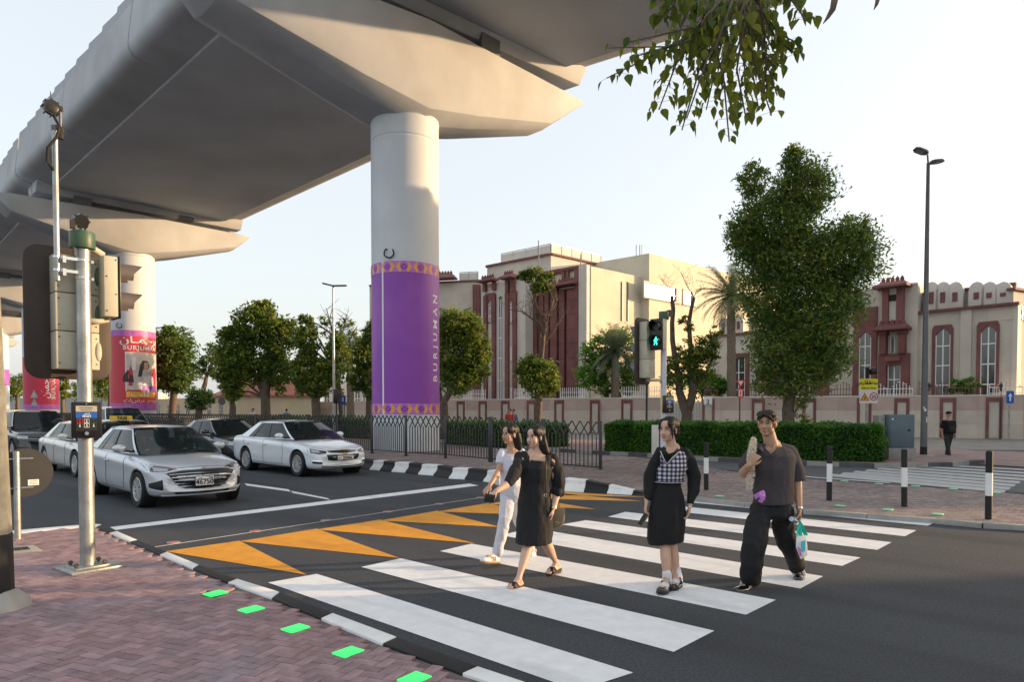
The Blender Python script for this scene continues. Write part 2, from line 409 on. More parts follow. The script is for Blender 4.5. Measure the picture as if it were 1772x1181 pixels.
# orange saw-tooth band
teeth=[((289,957),(440,930.7),(532,995),(380,971)),None]
band=bpy.data.objects.new('sawtooth_marking',None);COL.objects.link(band);band['kind']='structure'
TE=[((286,955),(414,936.5),(531,995.5),(344,969)),((414,937.5),(548,915.5),(692,966.5),(480,945)),((548,917),(658,900),(822,941),(640,924)),
      ((658,901.5),(757,884.5),(866,913),(760,906)),((757,886),(842,871.5),(948,893),(860,888.5)),((842,873),(912,862),(1032,882),(960,880)),((912,863.5),(975,855),(1112,868),(985,875)),((950,857),(968,851),(1122,861),(1100,866))]
for a,c,tip,mid in TE:
    tri=[gp(*a,.004),gp(*c,.004),gp(*tip,.004)]
    bb=B();bb.add(tri,[(0,1,2)]);bb.obj('tooth','orange',band)
for i,(x,y)in enumerate([(300,940),(442,920.4),(564,901.5),(671,886.5),(760,873),(832,862)]):
    P=gp(x,y,0)
    t=thing('road_stud','red road stud above the orange band, '+['nearest the left kerb','second from the left kerb','third from the left kerb','fourth from the left kerb','fifth from the left kerb','farthest from the left kerb'][i],'road stud',P,0,'red studs along the stop line')
    bb=B();bb.cyl((0,0,.001),.085,.006,18);bb.obj('plate','kerb_grey',t)
    bb=B();bb.box((0,0,.008),(.075,.055,.008),.7);bb.obj('lens','red_led',t,bev=.003)
a,c=gp(205,957),gp(905,851)
bb=B();bb.bar(a+Vector((0,0,.002)),c+Vector((0,0,.002)),.02,.003);struct(bb.obj('cable_slot_line','grey_paint'))

# --- median ---------------------------------------------------------
# big shaped kerb blocks, black and white by turns
mt=[(300,766),(420,772),(520,780),(600,787.5),(643,793),(662,794.4),(683.5,796),(707.7,798.8),(730.5,800.8),(756,803),(784,805),(809,807.8),(840,811),(872,814.5),(905,818.5),(938,821.5),(972,823.7),(1017,827),(1058.5,835.5),(1104.7,843),(1120,848)]
mb=[(300,777),(420,784),(520,796),(600,806),(639,812.7),(657,814),(677,816.5),(701,817.8),(723,820.8),(749.6,823),(776,828),(803.7,829.6),(835.7,833),(868,838),(900,843),(935,847),(972,850),(1010,852),(1050,854),(1093,856.5),(1120,857.5)]
MB=[gp(x,y+1.0,0)for x,y in mb]
mk=bpy.data.objects.new('median_kerb',None);COL.objects.link(mk);mk['kind']='structure'
cols=['white','black']*12;MEDT=[]
NB=[]
for i,p in enumerate(MB):
    d=(MB[min(i+1,len(MB)-1)]-MB[max(i-1,0)]).normalized();n_=Vector((-d.y,d.x,0))
    if n_.dot(NV)<0:n_=-n_
    NB.append(n_)
prof=[(0,0),(.02,.05),(.09,.11),(.13,.17),(.13,.24),(.16,.275),(.36,.275),(.36,-.05),(0,-.05)]
hs=[1]*17+[.9,.62,.3,.12]
for i in range(len(MB)-1):
    bb=B();rings=[]
    for f in (0.006,.5,.994):
        p=MB[i].lerp(MB[i+1],f);n_=NB[i].lerp(NB[i+1],f).normalized();h=hs[i]*(1-f)+hs[i+1]*f
        rings.append([p+n_*a+Vector((0,0,z*h if z>0 else z))for a,z in prof])
    bb.loft(rings);bb.obj('kerb_block','kerb_'+cols[(i+(0 if i<16 else 0))% 2],mk,smooth=35)
inner=[p+n_*.36 for p,n_ in zip(MB,NB)]
far_px=[(1772,852),(1744,850),(1570,837.5),(1412,827),(1280,815),(1207.6,807),(1092.5,798),(1000,792),(900,784),(800,777),(640,765),(500,757)]
front_px=[(1204,862),(1390,882.8),(1621.5,898.8),(1700,906),(1772,910),(2100,930)]
front=[gp(x,y,.07)for x,y in front_px]
med=[(p.x,p.y)for p in inner]+[(p.x,p.y)for p in front]+[(p.x+1.2,p.y+.3)for p in [gp(2100,868,.07)]]+[tuple(gp(x,y,.1).xy)for x,y in far_px]
# level: raised by the fence, lowered by the crossing -> one gently sloping sheet
def medz(P):
    f=(P[0]*TV.x+P[1]*TV.y)
    e=(gp(1120,850).x*TV.x+gp(1120,850).y*TV.y)
    return .06+.17*max(0,min(1,(e-.4-f)/3.5))
me=poly_sheet(med,0,'median_pavement','joint')
bm=bmesh.new();bm.from_mesh(me);bmesh.ops.subdivide_edges(bm,edges=bm.edges,cuts=5,use_grid_fill=True)
for v in bm.verts:v.co.z=medz(v.co)-.02
bm.to_mesh(me);bm.free()
medo=struct(link('median_pavement',me))
def med_bricks():
    ax=TV.copy();ay=NV.copy();s=.1;cells=[]
    for i in range(-250,250):
        for j in range(60,330):
            r=(i-j)% 4
            if r == 0:h=(.1,.05);c=((i+1)*s,(j+.5)*s)
            elif r == 3:h=(.05,.1);c=((i+.5)*s,(j+1)*s)
            else:continue
            P=ax*c[0]+ay*c[1]
            if P.y<8 or P.y>27 or abs(P.x)>P.y*.82:continue
            if not all(inside(P+ax*h[0]*a_+ay*h[1]*b_,med)for a_ in (-1,1)for b_ in (-1,1)):continue
            if any((P.xy-Vector(q[:2])).length<q[2]for q in MSKIP):continue
            cells.append((P.length,P,r == 0))
    cells.sort(key=lambda t:t[0])
    b0=B();b0.box((0,0,-.01),(.195,.095,.02));bme=b0.mesh('brick','brick_far')
    for d,P,hor in cells[:300]:
        o=link('brick',bme,medo);o.location=(P.x,P.y,medz(P)+random.uniform(-.002,.002));o.rotation_euler=(random.uniform(-.012,.012),random.uniform(-.01,.01),rotz_to(ax)+(0 if hor else math.pi/2))
    V=[];F=[]
    for d,P,hor in cells[300:]:
        X,Y_=(ax,ay)if hor else (ay,ax);hx,hy=X*.0975,Y_*.0475;k=len(V);z=medz(P)+random.uniform(-.002,.002)
        for q in (P-hx-hy,P+hx-hy,P+hx+hy,P-hx+hy):V.append((q.x,q.y,z+random.uniform(-.001,.001)))
        for q in (P-hx-hy,P+hx-hy,P+hx+hy,P-hx+hy):V.append((q.x,q.y,z-.015))
        F += [(k,k+1,k+2,k+3),(k,k+4,k+5,k+1),(k+1,k+5,k+6,k+2),(k+3,k+7,k+4,k)]
    bb=B();bb.v=V;bb.f=F;o=bb.obj('brick_paving','brick_far',medo);o['kind']='stuff'
MSKIP=[]
med_bricks()
# kerb edge of the crossing landing
fk=bpy.data.objects.new('landing_kerb',None);COL.objects.link(fk);fk['kind']='structure'
pts=[gp(1122,857.5,.06)]+front
for a,c in zip(pts,pts[1:]):
    n=max(1,int((c-a).length/.9));
    for k in range(n):
        p,q=a.lerp(c,k/n),a.lerp(c,(k+1)/n);g=(q-p).normalized()*.004
        bb=B();bb.bar(p+g+Vector((0,0,-.05)),q-g+Vector((0,0,-.05)),.12,.115);bb.obj('kerb_stone','kerb_grey',fk,bev=.006)

# --- service road beyond the median ------------------------------------
sr=[gp(2300,890,.004),gp(1744,852,.004),gp(1412,829,.004),gp(1207,809,.004),gp(1000,794,.004),gp(640,767,.004),gp(450,752,.004),gp(300,744,.004),gp(300,738,.004),gp(450,744,.004),gp(640,756,.004),gp(1000,783,.004),gp(1293,800,.004),gp(1512,807,.004),gp(1640,808,.004),gp(1772,817,.004),gp(2300,845,.004)]
struct(link('service_road',poly_sheet([(p.x,p.y)for p in sr],.006,'service_road','asphalt_far')))
c2=bpy.data.objects.new('far_crossing',None);COL.objects.link(c2);c2['kind']='structure'
for k in range(8):
    f=k/7
    yl=803+(822.5-803)*f;x0=1583-(1583-1440)*f
    yr=814.5+(850-814.5)*f;x1=1800-(1800-1742)*f
    th=1.5+2.0*f
    quad_sheet([(x0-2*th,yl+th*.6),(x0,yl-th*.6),(x1,yr-th*.4),(x1-1.5*th,yr+th)],'stripe','grey_paint',c2,z=.011)
bb=B();
for a,c in [((1000,791.5),(1210,806.5)),((1280,815.5),(1412,827)),((1412,827),(1540,836))]:
    P,Q=gp(*a,.012),gp(*c,.012);bb.bar(P,Q,.13,.004)
struct(bb.obj('edge_line','white_paint'))
# hedge island
isl=[gp(300,734,.12),gp(640,753,.12),gp(1000,779.5,.12),(gp(1124,786,.12)),gp(1293,796,.12),gp(1512,803.5,.12),gp(1560,803.5,.12),gp(1645,801,.12),gp(1700,797,.12),gp(1640,780,.12),gp(1560,771,.12),gp(1200,768,.12),gp(900,757,.12),gp(300,730,.12)]
bb=B();bb.prism([(p.x,p.y,-.02)for p in isl],(0,0,.14));struct(bb.obj('planting_island','pave_far'))
ik=bpy.data.objects.new('island_kerb',None);COL.objects.link(ik);ik['kind']='structure'
for a,c in zip(isl[1:9],isl[2:9]):
    n=max(1,round((c-a).length/.95))
    for k in range(n):
        p,q=a.lerp(c,k/n),a.lerp(c,(k+1)/n);g=(q-p).normalized()*.004;o_=-NV*.07
        bb=B();bb.bar(p+g+o_+Vector((0,0,-.055)),q-g+o_+Vector((0,0,-.055)),.16,.15);bb.obj('kerb_stone','kerb_dim' if k % 2 else 'kerb_grey',ik)
# far pavement, far road and pavement at the wall
struct(link('far_footway',poly_sheet([tuple(gp(x,y).xy)for x,y in [(1560,804),(1645,802),(2200,835),(2200,795),(1687,781),(1583,775)]],.02,'far_footway','pave_far')))
# ================================================================== VIADUCT
def pier_pos(px,Y):d=ray(px,700);return Vector((d.x*Y/d.y,Y,0))
P1=pier_pos(702.5,26);P2=pier_pos(231,48.6);P3=pier_pos(72,73.4);P4=pier_pos(-8,99);P5=pier_pos(-55,128)
CD=Vector((.702,.712,0)).normalized();TD=Vector((.712,-.702,0)).normalized()
P0=P1+TD*32+CD*1.0
# piers --------------------------------------------------------------
def shade_pts(n,R_,a0,a1,z0,z1,rr=0):
    return [[Vector((R_*math.cos(a0+(a1-a0)*k/n),R_*math.sin(a0+(a1-a0)*k/n),z))for k in range(n+1)]for z in (z0,z1)]
def arc_sheet(name,m,R_,a0,a1,z0,z1,parent,n=None,th=.006):
    """a printed wrap: thin curved sheet on the round column"""
    n=n or max(1,int(abs(a1-a0)/.07));bb=B()
    rings=[]
    for k in range(n+1):
        a=a0+(a1-a0)*k/n;c,s=math.cos(a),math.sin(a)
        rings.append([Vector((R_*c,R_*s,z0)),Vector(((R_+th)*c,(R_+th)*s,z0)),Vector(((R_+th)*c,(R_+th)*s,z1)),Vector((R_*c,R_*s,z1))])
    bb.loft(rings);return bb.obj(name,m,parent,smooth=35)
def arc_poly(name,m,R_,pts,parent,th=.008):
    """flat printed shape, points (angle, z), laid on the round column and cut fine enough to follow it"""
    bm=bmesh.new();f=bm.faces.new([bm.verts.new((p[0]*R_,0,p[1]))for p in pts]);bmesh.ops.triangulate(bm,faces=[f])
    for _ in range(3):
        ee=[e for e in bm.edges if abs(e.verts[0].co.x-e.verts[1].co.x)>.22]
        if ee:bmesh.ops.subdivide_edges(bm,edges=ee,cuts=1)
    bmesh.ops.triangulate(bm,faces=bm.faces)
    for v in bm.verts:
        a=v.co.x/R_;v.co.x,v.co.y=(R_+th)*math.cos(a),(R_+th)*math.sin(a)
    me=bpy.data.meshes.new(name);bm.to_mesh(me);bm.free();me.materials.append(M[m]);return link(name,me,parent)
def arc_text(body,size,R_,a_c,z,parent,m='white',vertical=False,align='CENTER',flip=1,th=.012,spacing=1.0,sx=1.0,bold=0,res=2,name='lettering'):
    me=text_mesh(body,size,name,.002,align,m,res,spacing,bold)
    bm=bmesh.new();bm.from_mesh(me)
    for v in bm.verts:
        x,y,d=v.co.x,v.co.y,v.co.z
        if vertical:x,y=-y,x*1.0
        a=a_c+x*sx/R_;r=R_+th+d;v.co=(r*math.cos(a),r*math.sin(a),z+y)
    bm.to_mesh(me);bm.free();return link(name,me,parent)
M['purple']=mat('purple_wrap',(.27,.055,.42),.45,noise=.03,ns=1,col2=(.33,.09,.47),c2s=.4)
M['lilac']=mat('lilac_print',(.52,.16,.56),.45)
M['gold']=mat('gold_print',(.82,.40,.05),.45)
M['crimson']=mat('crimson_wrap',(.62,.035,.09),.45,noise=.04,ns=1)
M['redwrap']=mat('red_wrap',(.64,.05,.075),.45,noise=.04,ns=1)
M['orchid']=mat('orchid_print',(.58,.13,.42),.45)
M['violetp']=mat('violet_print',(.36,.12,.62),.45)
M['skin_p']=mat('printed_skin',(.55,.30,.22),.5);M['hair_p']=mat('printed_hair',(.05,.03,.03),.5)
M['dress_p']=mat('printed_dress',(.45,.45,.55),.5,noise=.4,ns=6);M['room_p']=mat('printed_room',(.62,.56,.52),.5,noise=.12,ns=2)
def pattern_band(parent,R_,a0,a1,z0,z1,m_base,m_dia,m_chev,step):
    bnd=arc_sheet('pattern_band',m_base,R_+.006,a0,a1,z0,z1,parent)
    zc=(z0+z1)/2;h=(z1-z0)/2*.94;ad=step/R_
    a=a0+ad*.5;k=0
    while a<a1-ad*.4:
        if True:
            arc_poly('diamond',m_dia,R_+.008,[(a-ad*.26,zc),(a,zc-h*.78),(a+ad*.26,zc),(a,zc+h*.78)],bnd)
            arc_poly('diamond_dot',m_base if m_base != m_dia else m_chev,R_+.014,[(a-ad*.05,zc),(a,zc-h*.16),(a+ad*.05,zc),(a,zc+h*.16)],bnd)
            for s in (-1,1):
                arc_poly('chevron',m_chev,R_+.008,[(a+s*ad*.16,zc+h),(a+s*ad*.27,zc+h),(a+s*ad*.47,zc),(a+s*ad*.27,zc-h),(a+s*ad*.16,zc-h),(a+s*ad*.36,zc)],bnd)
        a += ad;k += 1
def cap_mesh(P,at_,zt,ab,zb,bt,zt2,bb_,zb2,wt=1.55,zk=12.85):
    """hammerhead: stations along CD from the near tip (-bt) to the far tip (at_)"""
    st=[]
    def sec(a,z_top,half_top,z_face,half_face,z_keel,half_keel):
        c=P+CD*a
        o=lambda x,z:Vector((c.x,c.y,0))+TD*x+Vector((0,0,z))
        return [o(-half_top,z_top),o(half_top,z_top),o(half_face,z_face),o(half_keel,z_keel),o(-half_keel,z_keel),o(-half_face,z_face)]
    st.append(sec(-bt,zt2,.9,zt2-.10,.88,zt2-.16,.6))
    st.append(sec(-bb_,(zt2*.8+zt*.2),1.2,zb2+.15,1.0,zb2,.45))
    st.append(sec(-2.6,zt*.36+zt2*.64,wt*.93,12.62+(zb2+.15-12.62)*.30,1.36,12.22+(zb2-12.22)*.30,.72))
    st.append(sec(-.05,zt*.5+zt2*.5,wt+.12,12.62,1.56,12.22,.9))
    st.append(sec(2.6,zt*.64+zt2*.36,wt*.93,12.62+(zb+.15-12.62)*.33,1.36,12.22+(zb-12.22)*.33,.72))
    st.append(sec(ab,zt*.8+zt2*.2,1.2,zb+.15,1.0,zb,.45))
    st.append(sec(at_,zt,.9,zt-.10,.88,zt-.16,.6))
    bb=B();bb.loft(st);return bb
def make_pier(P,Rr,label,cap,zc=13.0):
    t=thing('viaduct_pier',label,'viaduct pier',P,0,'round piers of the viaduct',world=True)
    bb=B();N=48
    rings=[]
    for z,r in [(-.05,Rr),(zc-1.35,Rr),(zc-1.33,Rr*.985),(zc-1.28,Rr*.985),(zc-1.26,Rr),(zc-.55,Rr*1.0),(zc-.52,Rr*1.015),(zc+.55,Rr*1.015)]:
        rings.append([P+Vector((r*math.cos(2*math.pi*k/N),r*math.sin(2*math.pi*k/N),z))for k in range(N)])
    bb.loft(rings);bb.obj('column','concrete_w',t,smooth=30)
    cap.obj('cap_beam','concrete',t,bev=.018,bseg=1)
    # bearings and plinths between cap and deck
    for a in (-3.2,3.4):
        for s in (-.75,.75):
            c=P+CD*a+TD*s;bb=B();bb.box((c.x,c.y,15.75+.12*a),(1.0,.8,1.0),rotz_to(CD));bb.obj('bearing','grey_steel',t)
    return t
cap1=cap_mesh(P1,9.6,16.15,7.2,14.25,8.6,15.3,7.3,13.75)
cap2=cap_mesh(P2,8.2,15.35,7.1,14.2,8.0,15.2,7.1,14.05)
cap3=cap_mesh(P3,8.2,15.35,7.1,14.2,8.0,15.2,7.1,14.05);cap4=cap_mesh(P4,8.2,15.35,7.1,14.2,8.0,15.2,7.1,14.05);cap5=cap_mesh(P5,8.2,15.35,7.1,14.2,8.0,15.2,7.1,14.05)
R1,R2,R3=1.265,1.455,1.62
pier1=make_pier(P1,R1,'nearest white round pier, wrapped in plain purple with patterned bands',cap1)
pier2=make_pier(P2,R2,'second round pier, wrapped in a red advertisement with a fashion photo',cap2)
pier3=make_pier(P3,R3,'third round pier with plain crimson wrap, left of the signal board',cap3)
pier4=make_pier(P4,1.7,'fourth pier, at the left edge of the photo with a purple wrap',cap4)
pier5=make_pier(P5,1.8,'farthest pier, small behind the far end of the viaduct',cap5)
def holder(pier,P,name='printed_wrap'):
    """the wrap is a part of the pier; its pieces sit in the wrap's own frame at the column axis"""
    return P
# wrap 1: purple; z from sightings on the column face (Y about 24.8)
zt_,zb_=at(702,452,24.8).z,at(702,718,24.8).z
w1=thing('x','x','x');bpy.data.objects.remove(w1)
bb=B();N=60
bb.loft([[Vector(((R1+r)*math.cos(2*math.pi*k/N),(R1+r)*math.sin(2*math.pi*k/N),z))for k in range(N)]for z,r in [(zb_,.0),(zb_,.007),(zt_,.007),(zt_,.0)]],caps=False)
w1=bb.obj('printed_wrap','purple',None,smooth=30);w1.parent=pier1
def cam_ang(P):return math.atan2(-P.y,-P.x)
A1=cam_ang(P1)
pattern_band(w1,R1+.004,A1-1.75,A1+1.75,zt_-.40,zt_-.01,'lilac','purple','gold',.62)
pattern_band(w1,R1+.004,A1-1.75,A1+1.75,zb_+.01,zb_+.40,'lilac','purple','gold',.62)
arc_text('BURJUMAN',.46,R1,A1+1.14,(at(755,586,25.5).z),w1,vertical=True,spacing=1.58,sx=.9,bold=.006)
arc_sheet('seam_strip','white',R1+.012,A1-.72,A1-.665,zb_,zt_,w1)
def cable_loop(pier,P,R_,z,a):
    c=Vector(((R_+.03)*math.cos(a),(R_+.03)*math.sin(a),z));tg=Vector((-math.sin(a),math.cos(a),0));nn=Vector((math.cos(a),math.sin(a),0))
    bb=B();pts=[c+tg*(.19*math.cos(t))+UP*(.19*math.sin(t))+nn*(.05+.03*math.sin(2*t))for t in [2.3+.35*k for k in range(14)]]
    bb.tube([c+nn*-.03+tg*-.12+UP*.14]+pts,.028,6);o=bb.obj('cable_loop','black',None,smooth=True);o.parent=pier
cable_loop(pier1,P1,R1,at(678,438,24.8).z,A1-.45)
# wrap 2: red advertisement
A2=cam_ang(P2);f2=47.1
z2t,z2b=at(232,571,f2).z,at(232,711,f2).z
bb=B();bb.loft([[Vector(((R2+r)*math.cos(2*math.pi*k/N),(R2+r)*math.sin(2*math.pi*k/N),z))for k in range(N)]for z,r in [(z2b,.0),(z2b,.007),(z2t,.007),(z2t,.0)]],caps=False)
w2=bb.obj('printed_wrap','redwrap',None,smooth=30);w2.parent=pier2
pattern_band(w2,R2+.004,A2-1.7,A2+1.7,z2t-.42,z2t-.01,'orchid','violetp','lilac',.72)
pattern_band(w2,R2+.004,A2-1.7,A2+1.7,z2b+.01,z2b+.50,'orchid','violetp','lilac',.72)
def AR(word):
    return word[::-1]
BUR='\uFE91\uFEAE\uFE9F\uFEE4\uFE8E\uFEE5'
zz=lambda py,f=f2:at(232,py,f).z
a_=lambda px,R_,P,A:A+math.asin(max(-.98,min(.98,((px-CX)/FP*P.y-P.x)/R_)))*1.0
a2=lambda px:A2+math.asin(max(-.97,min(.97,((px-232)/34.5))))
arc_text(AR('\uFE91\uFEAE\uFE9F\uFEE4\u0640\uFE8E\uFEE5'),.72,R2,a2(246),zz(593),w2,bold=.012,sx=1.3)
arc_text('BURJUMAN',.40,R2,a2(246),zz(605),w2,spacing=1.15,sx=1.1,bold=.008)
arc_sheet('photo_print','room_p',R2+.008,a2(221),a2(266)+.35,zz(675),zz(609),w2)
arc_sheet('photo_border','white',R2+.012,a2(221),a2(222.5),zz(677),zz(609),w2)
for px,c in [(228,'crimson'),(262,'crimson')]:
    arc_poly('printed_figure',c,R2+.012,[(a2(px-2.5),zz(668)),(a2(px+3),zz(668)),(a2(px+4),zz(645)),(a2(px+1),zz(632)),(a2(px-3),zz(645))],w2)
arc_poly('printed_window','white',R2+.011,[(a2(231),zz(640)),(a2(236),zz(640)),(a2(236),zz(618)),(a2(231),zz(618))],w2)
arc_poly('printed_dress','dress_p',R2+.015,[(a2(242),zz(676)),(a2(262),zz(676)),(a2(261),zz(655)),(a2(256),zz(641)),(a2(249),zz(640)),(a2(243),zz(650))],w2)
arc_poly('printed_hair','hair_p',R2+.018,[(a2(239),zz(652)),(a2(244),zz(652)),(a2(247),zz(638)),(a2(253),zz(640)),(a2(256),zz(633)),(a2(253),zz(624)),(a2(246),zz(623)),(a2(242),zz(632))],w2)
arc_poly('printed_face','skin_p',R2+.021,[(a2(247.5),zz(634)),(a2(249),zz(640)),(a2(252),zz(640)),(a2(254),zz(634)),(a2(253),zz(627)),(a2(248.5),zz(626.5))],w2)
arc_poly('printed_arm','skin_p',R2+.020,[(a2(253),zz(645)),(a2(256),zz(650)),(a2(262),zz(639)),(a2(260),zz(636))],w2)
arc_poly('printed_bag','hair_p',R2+.016,[(a2(217),zz(661)),(a2(233),zz(662)),(a2(232),zz(650)),(a2(227),zz(648)),(a2(225),zz(640)),(a2(222),zz(648)),(a2(218),zz(651))],w2)
arc_sheet('purple_block','purple',R2+.018,a2(245),a2(266),zz(678),zz(667),w2)
arc_sheet('gold_block','gold',R2+.018,a2(222),a2(263),zz(688),zz(678),w2)
arc_text(AR('\uFED7\uFEE0\uFE90'),.5,R2,a2(243),zz(686),w2,th=.03,sx=1.4)
arc_text(AR('\uFED3\uFEF2'),.42,R2,a2(258),zz(676),w2,th=.03)
arc_text(AR('\uFECB\uFEAE\uFEBD\uFE8E\uFE95')+' '+AR('\uFE8D\uFEDF\uFEE4\uFEEE\uFEBF\uFEAE'),.36,R2,a2(248),zz(696),w2,sx=1.1,th=.014)
cable_loop(pier2,P2,R2,zz(563),A2-.55)
# wrap 3: crimson
A3=cam_ang(P3);f3=71.9;z3t,z3b=at(60,618,f3).z,at(60,709,f3).z
bb=B();bb.loft([[Vector(((R3+r)*math.cos(2*math.pi*k/N),(R3+r)*math.sin(2*math.pi*k/N),z))for k in range(N)]for z,r in [(z3b,.0),(z3b,.007),(z3t,.007),(z3t,.0)]],caps=False)
w3=bb.obj('printed_wrap','crimson',None,smooth=30);w3.parent=pier3
z3=lambda py:at(72,py,f3).z
pattern_band(w3,R3+.004,A3-1.7,A3+1.7,z3b+.01,z3b+.5,'orchid','violetp','lilac',.8)
arc_text('BURJUMAN',.62,R3,A3+.85,z3(662),w3,vertical=True,spacing=1.2,bold=.012)
arc_text(AR(BUR),.95,R3,A3+.42,z3(668),w3,vertical=True,bold=.012)
for k,py in enumerate((697,683)):
    arc_poly('printed_arrow','galv',R3+.014,[(A3-.62,z3(py+6)),(A3-.18,z3(py+6)),(A3-.40,z3(py-8))],w3)
cable_loop(pier3,P3,R3,z3(607),A3-.6)
w4m=B();w4m.loft([[Vector((1.71*math.cos(2*math.pi*k/N),1.71*math.sin(2*math.pi*k/N),z))for k in range(N)]for z in (at(8,668,99).z,at(8,640,99).z)],caps=False)
w4=w4m.obj('printed_wrap','purple',None,smooth=30);w4.parent=pier4
# deck spans ----------------------------------------------------------
# lateral offset q from the deck axis, height z above the soffit datum
HW=7.35
def section(L,Rr_,d):
    """L, Rr_: lower outer corners (left = camera side); returns the ring of the trough"""
    ax=(Rr_-L);ax=ax.normalized();w_=(Rr_-L).length
    pr=[(-.12,2.6),(-.22,1.8),(-.32,1.0),(-.36,.55),(-.34,.36),(-.26,.2),(-.12,.06),(.08,-.02),(.5,-.12),(1.35,-.34),(1.38,-.42)]
    out=[L+ax*q+UP*z for q,z in pr]+[Rr_-ax*q+UP*(z)for q,z in reversed([(a,b if b<2.5 else b)for a,b in pr])]
    out += [Rr_-ax*.1+UP*2.6,Rr_-ax*.3+UP*1.0,L+ax*.3+UP*1.0,L+ax*.1+UP*2.6]
    return out
# right lower corner and left lower corner at each pier, from the sightings
RR=[None,at(973,128,32.5),at(408,385,53.9)];LL=[None,None,None]
RR[0]=RR[1]+Vector((1.49,-1.0,0)).normalized()*34
q1=P1-CD*5.75;LL[1]=Vector((q1.x,q1.y,16.75));q2=P2-CD*6.3;LL[2]=Vector((q2.x,q2.y,16.5))
LL[0]=LL[1]+Vector((1.3,-1.0,0)).normalized()*36
for P in (P3,P4,P5,P5+(P5-P4)):
    for arr,s in ((RR,7.2),(LL,-6.6)):
        q=P+CD*s;arr.append(Vector((q.x,q.y,16.6)))
P6=P5+(P5-P4)
names=['deck span rising overhead to the right of the nearest pier cap','broad concrete deck span between the nearest pier and the red pier','deck span beyond the red pier, above the traffic signal','small far deck span beyond the third pier','farthest deck span at the left edge of the photo']
for i in range(5):
    a,b_=i,i+1
    d0=(RR[b_]-RR[a]).normalized()
    t=thing('viaduct_span',names[i],'viaduct deck',((LL[a]+RR[a]+LL[b_]+RR[b_])/4)*1.0,0,'concrete deck spans of the viaduct',world=True)
    g=.09
    La,Ra=LL[a].lerp(LL[b_],g/34*0+.004),RR[a].lerp(RR[b_],.004);Lb,Rb=LL[a].lerp(LL[b_],.996),RR[a].lerp(RR[b_],.996)
    n=5;secs=[section(La.lerp(Lb,k/n),Ra.lerp(Rb,k/n),d0)for k in range(n+1)]
    bb=B();bb.loft(secs);bb.obj('deck_trough','concrete',t,smooth=50)
    # soffit panel: one recessed darker slab between the edge beams
    ax=(Ra-La).normalized();bx=(Rb-Lb).normalized();dl=(Lb-La).normalized()
    # (fix of the flat underside: a slab just below the datum, inside the edge strips)
    bb=B();A_,C_=La+ax*1.40+dl*1.2,Lb+bx*1.40-dl*1.2;Br,Dr=Ra-ax*1.40+dl*1.2,Rb-bx*1.40-dl*1.2
    bb.add([p+UP*z for z in (-.435,-.40)for p in (A_,Br,Dr,C_)],[(0,1,2,3),(4,7,6,5),(0,4,5,1),(1,5,6,2),(2,6,7,3),(3,7,4,0)])
    bb.obj('soffit_slab','soffit',t)
    # thick end diaphragms over the caps
    for (l,r,s,x)in ((La,Ra,1,ax),(Lb,Rb,-1,bx)):
        bb=B();d=dl*s
        p=[l+x*.5,r-x*.05]
        V=[]
        for q in p:V += [q+UP*-.13,q+UP*-.82,q+d*.85+UP*-.82,q+d*1.25+UP*-.13]
        bb.add(V,[(0,1,2,3),(4,7,6,5),(0,4,5,1),(1,5,6,2),(2,6,7,3),(3,7,4,0)]);bb.obj('end_diaphragm','concrete',t,bev=.03)
    # parapet panels with the stepped top edge
    Lt0,Lt1=La+UP*2.55-ax*.06,Lb+UP*2.55-bx*.06
    n=int((Lt1-Lt0).length/2.05);dd=(Lt1-Lt0).normalized();st=(Lt1-Lt0).length/n
    if i<3:
        pm=None
        for k in range(n):
            p=Lt0+dd*st*(k+.5)
            if pm is None:
                bb=B();V=[]
                for y in (-.09,.09):
                    V += [Vector((-st/2+.01,y,-.2)),Vector((st/2-.01,y,-.2)),Vector((st/2-.01,y,.12)),Vector((st/2-.18,y,.34)),Vector((-st/2+.01,y,.16))]
                bb.add(V,[(0,1,2,3,4),(9,8,7,6,5),(0,5,6,1),(1,6,7,2),(2,7,8,3),(3,8,9,4),(4,9,5,0)]);pm=bb.mesh('parapet_panel','concrete')
            o=link('parapet_panel',pm,t);o.matrix_parent_inverse=Matrix.Identity(4)
            o.location=p-t.location;o.rotation_euler=(0,-math.asin(dd.z),rotz_to(dd))
        # joint lines in the outer web
        for k in range(1,3):
            p=La.lerp(Lb,k/3);bb=B()
            pr=[(-.13,2.6),(-.23,1.8),(-.33,1.0),(-.37,.55),(-.35,.36),(-.27,.19),(-.12,.045),(.08,-.03),(.5,-.13)]
            x=ax
            bb.loft([[p+x*q+UP*z-dl*.015 for q,z in pr],[p+x*q+UP*z+dl*.015 for q,z in pr]],caps=False,closed=False);bb.obj('web_joint','kerb_dim',t)
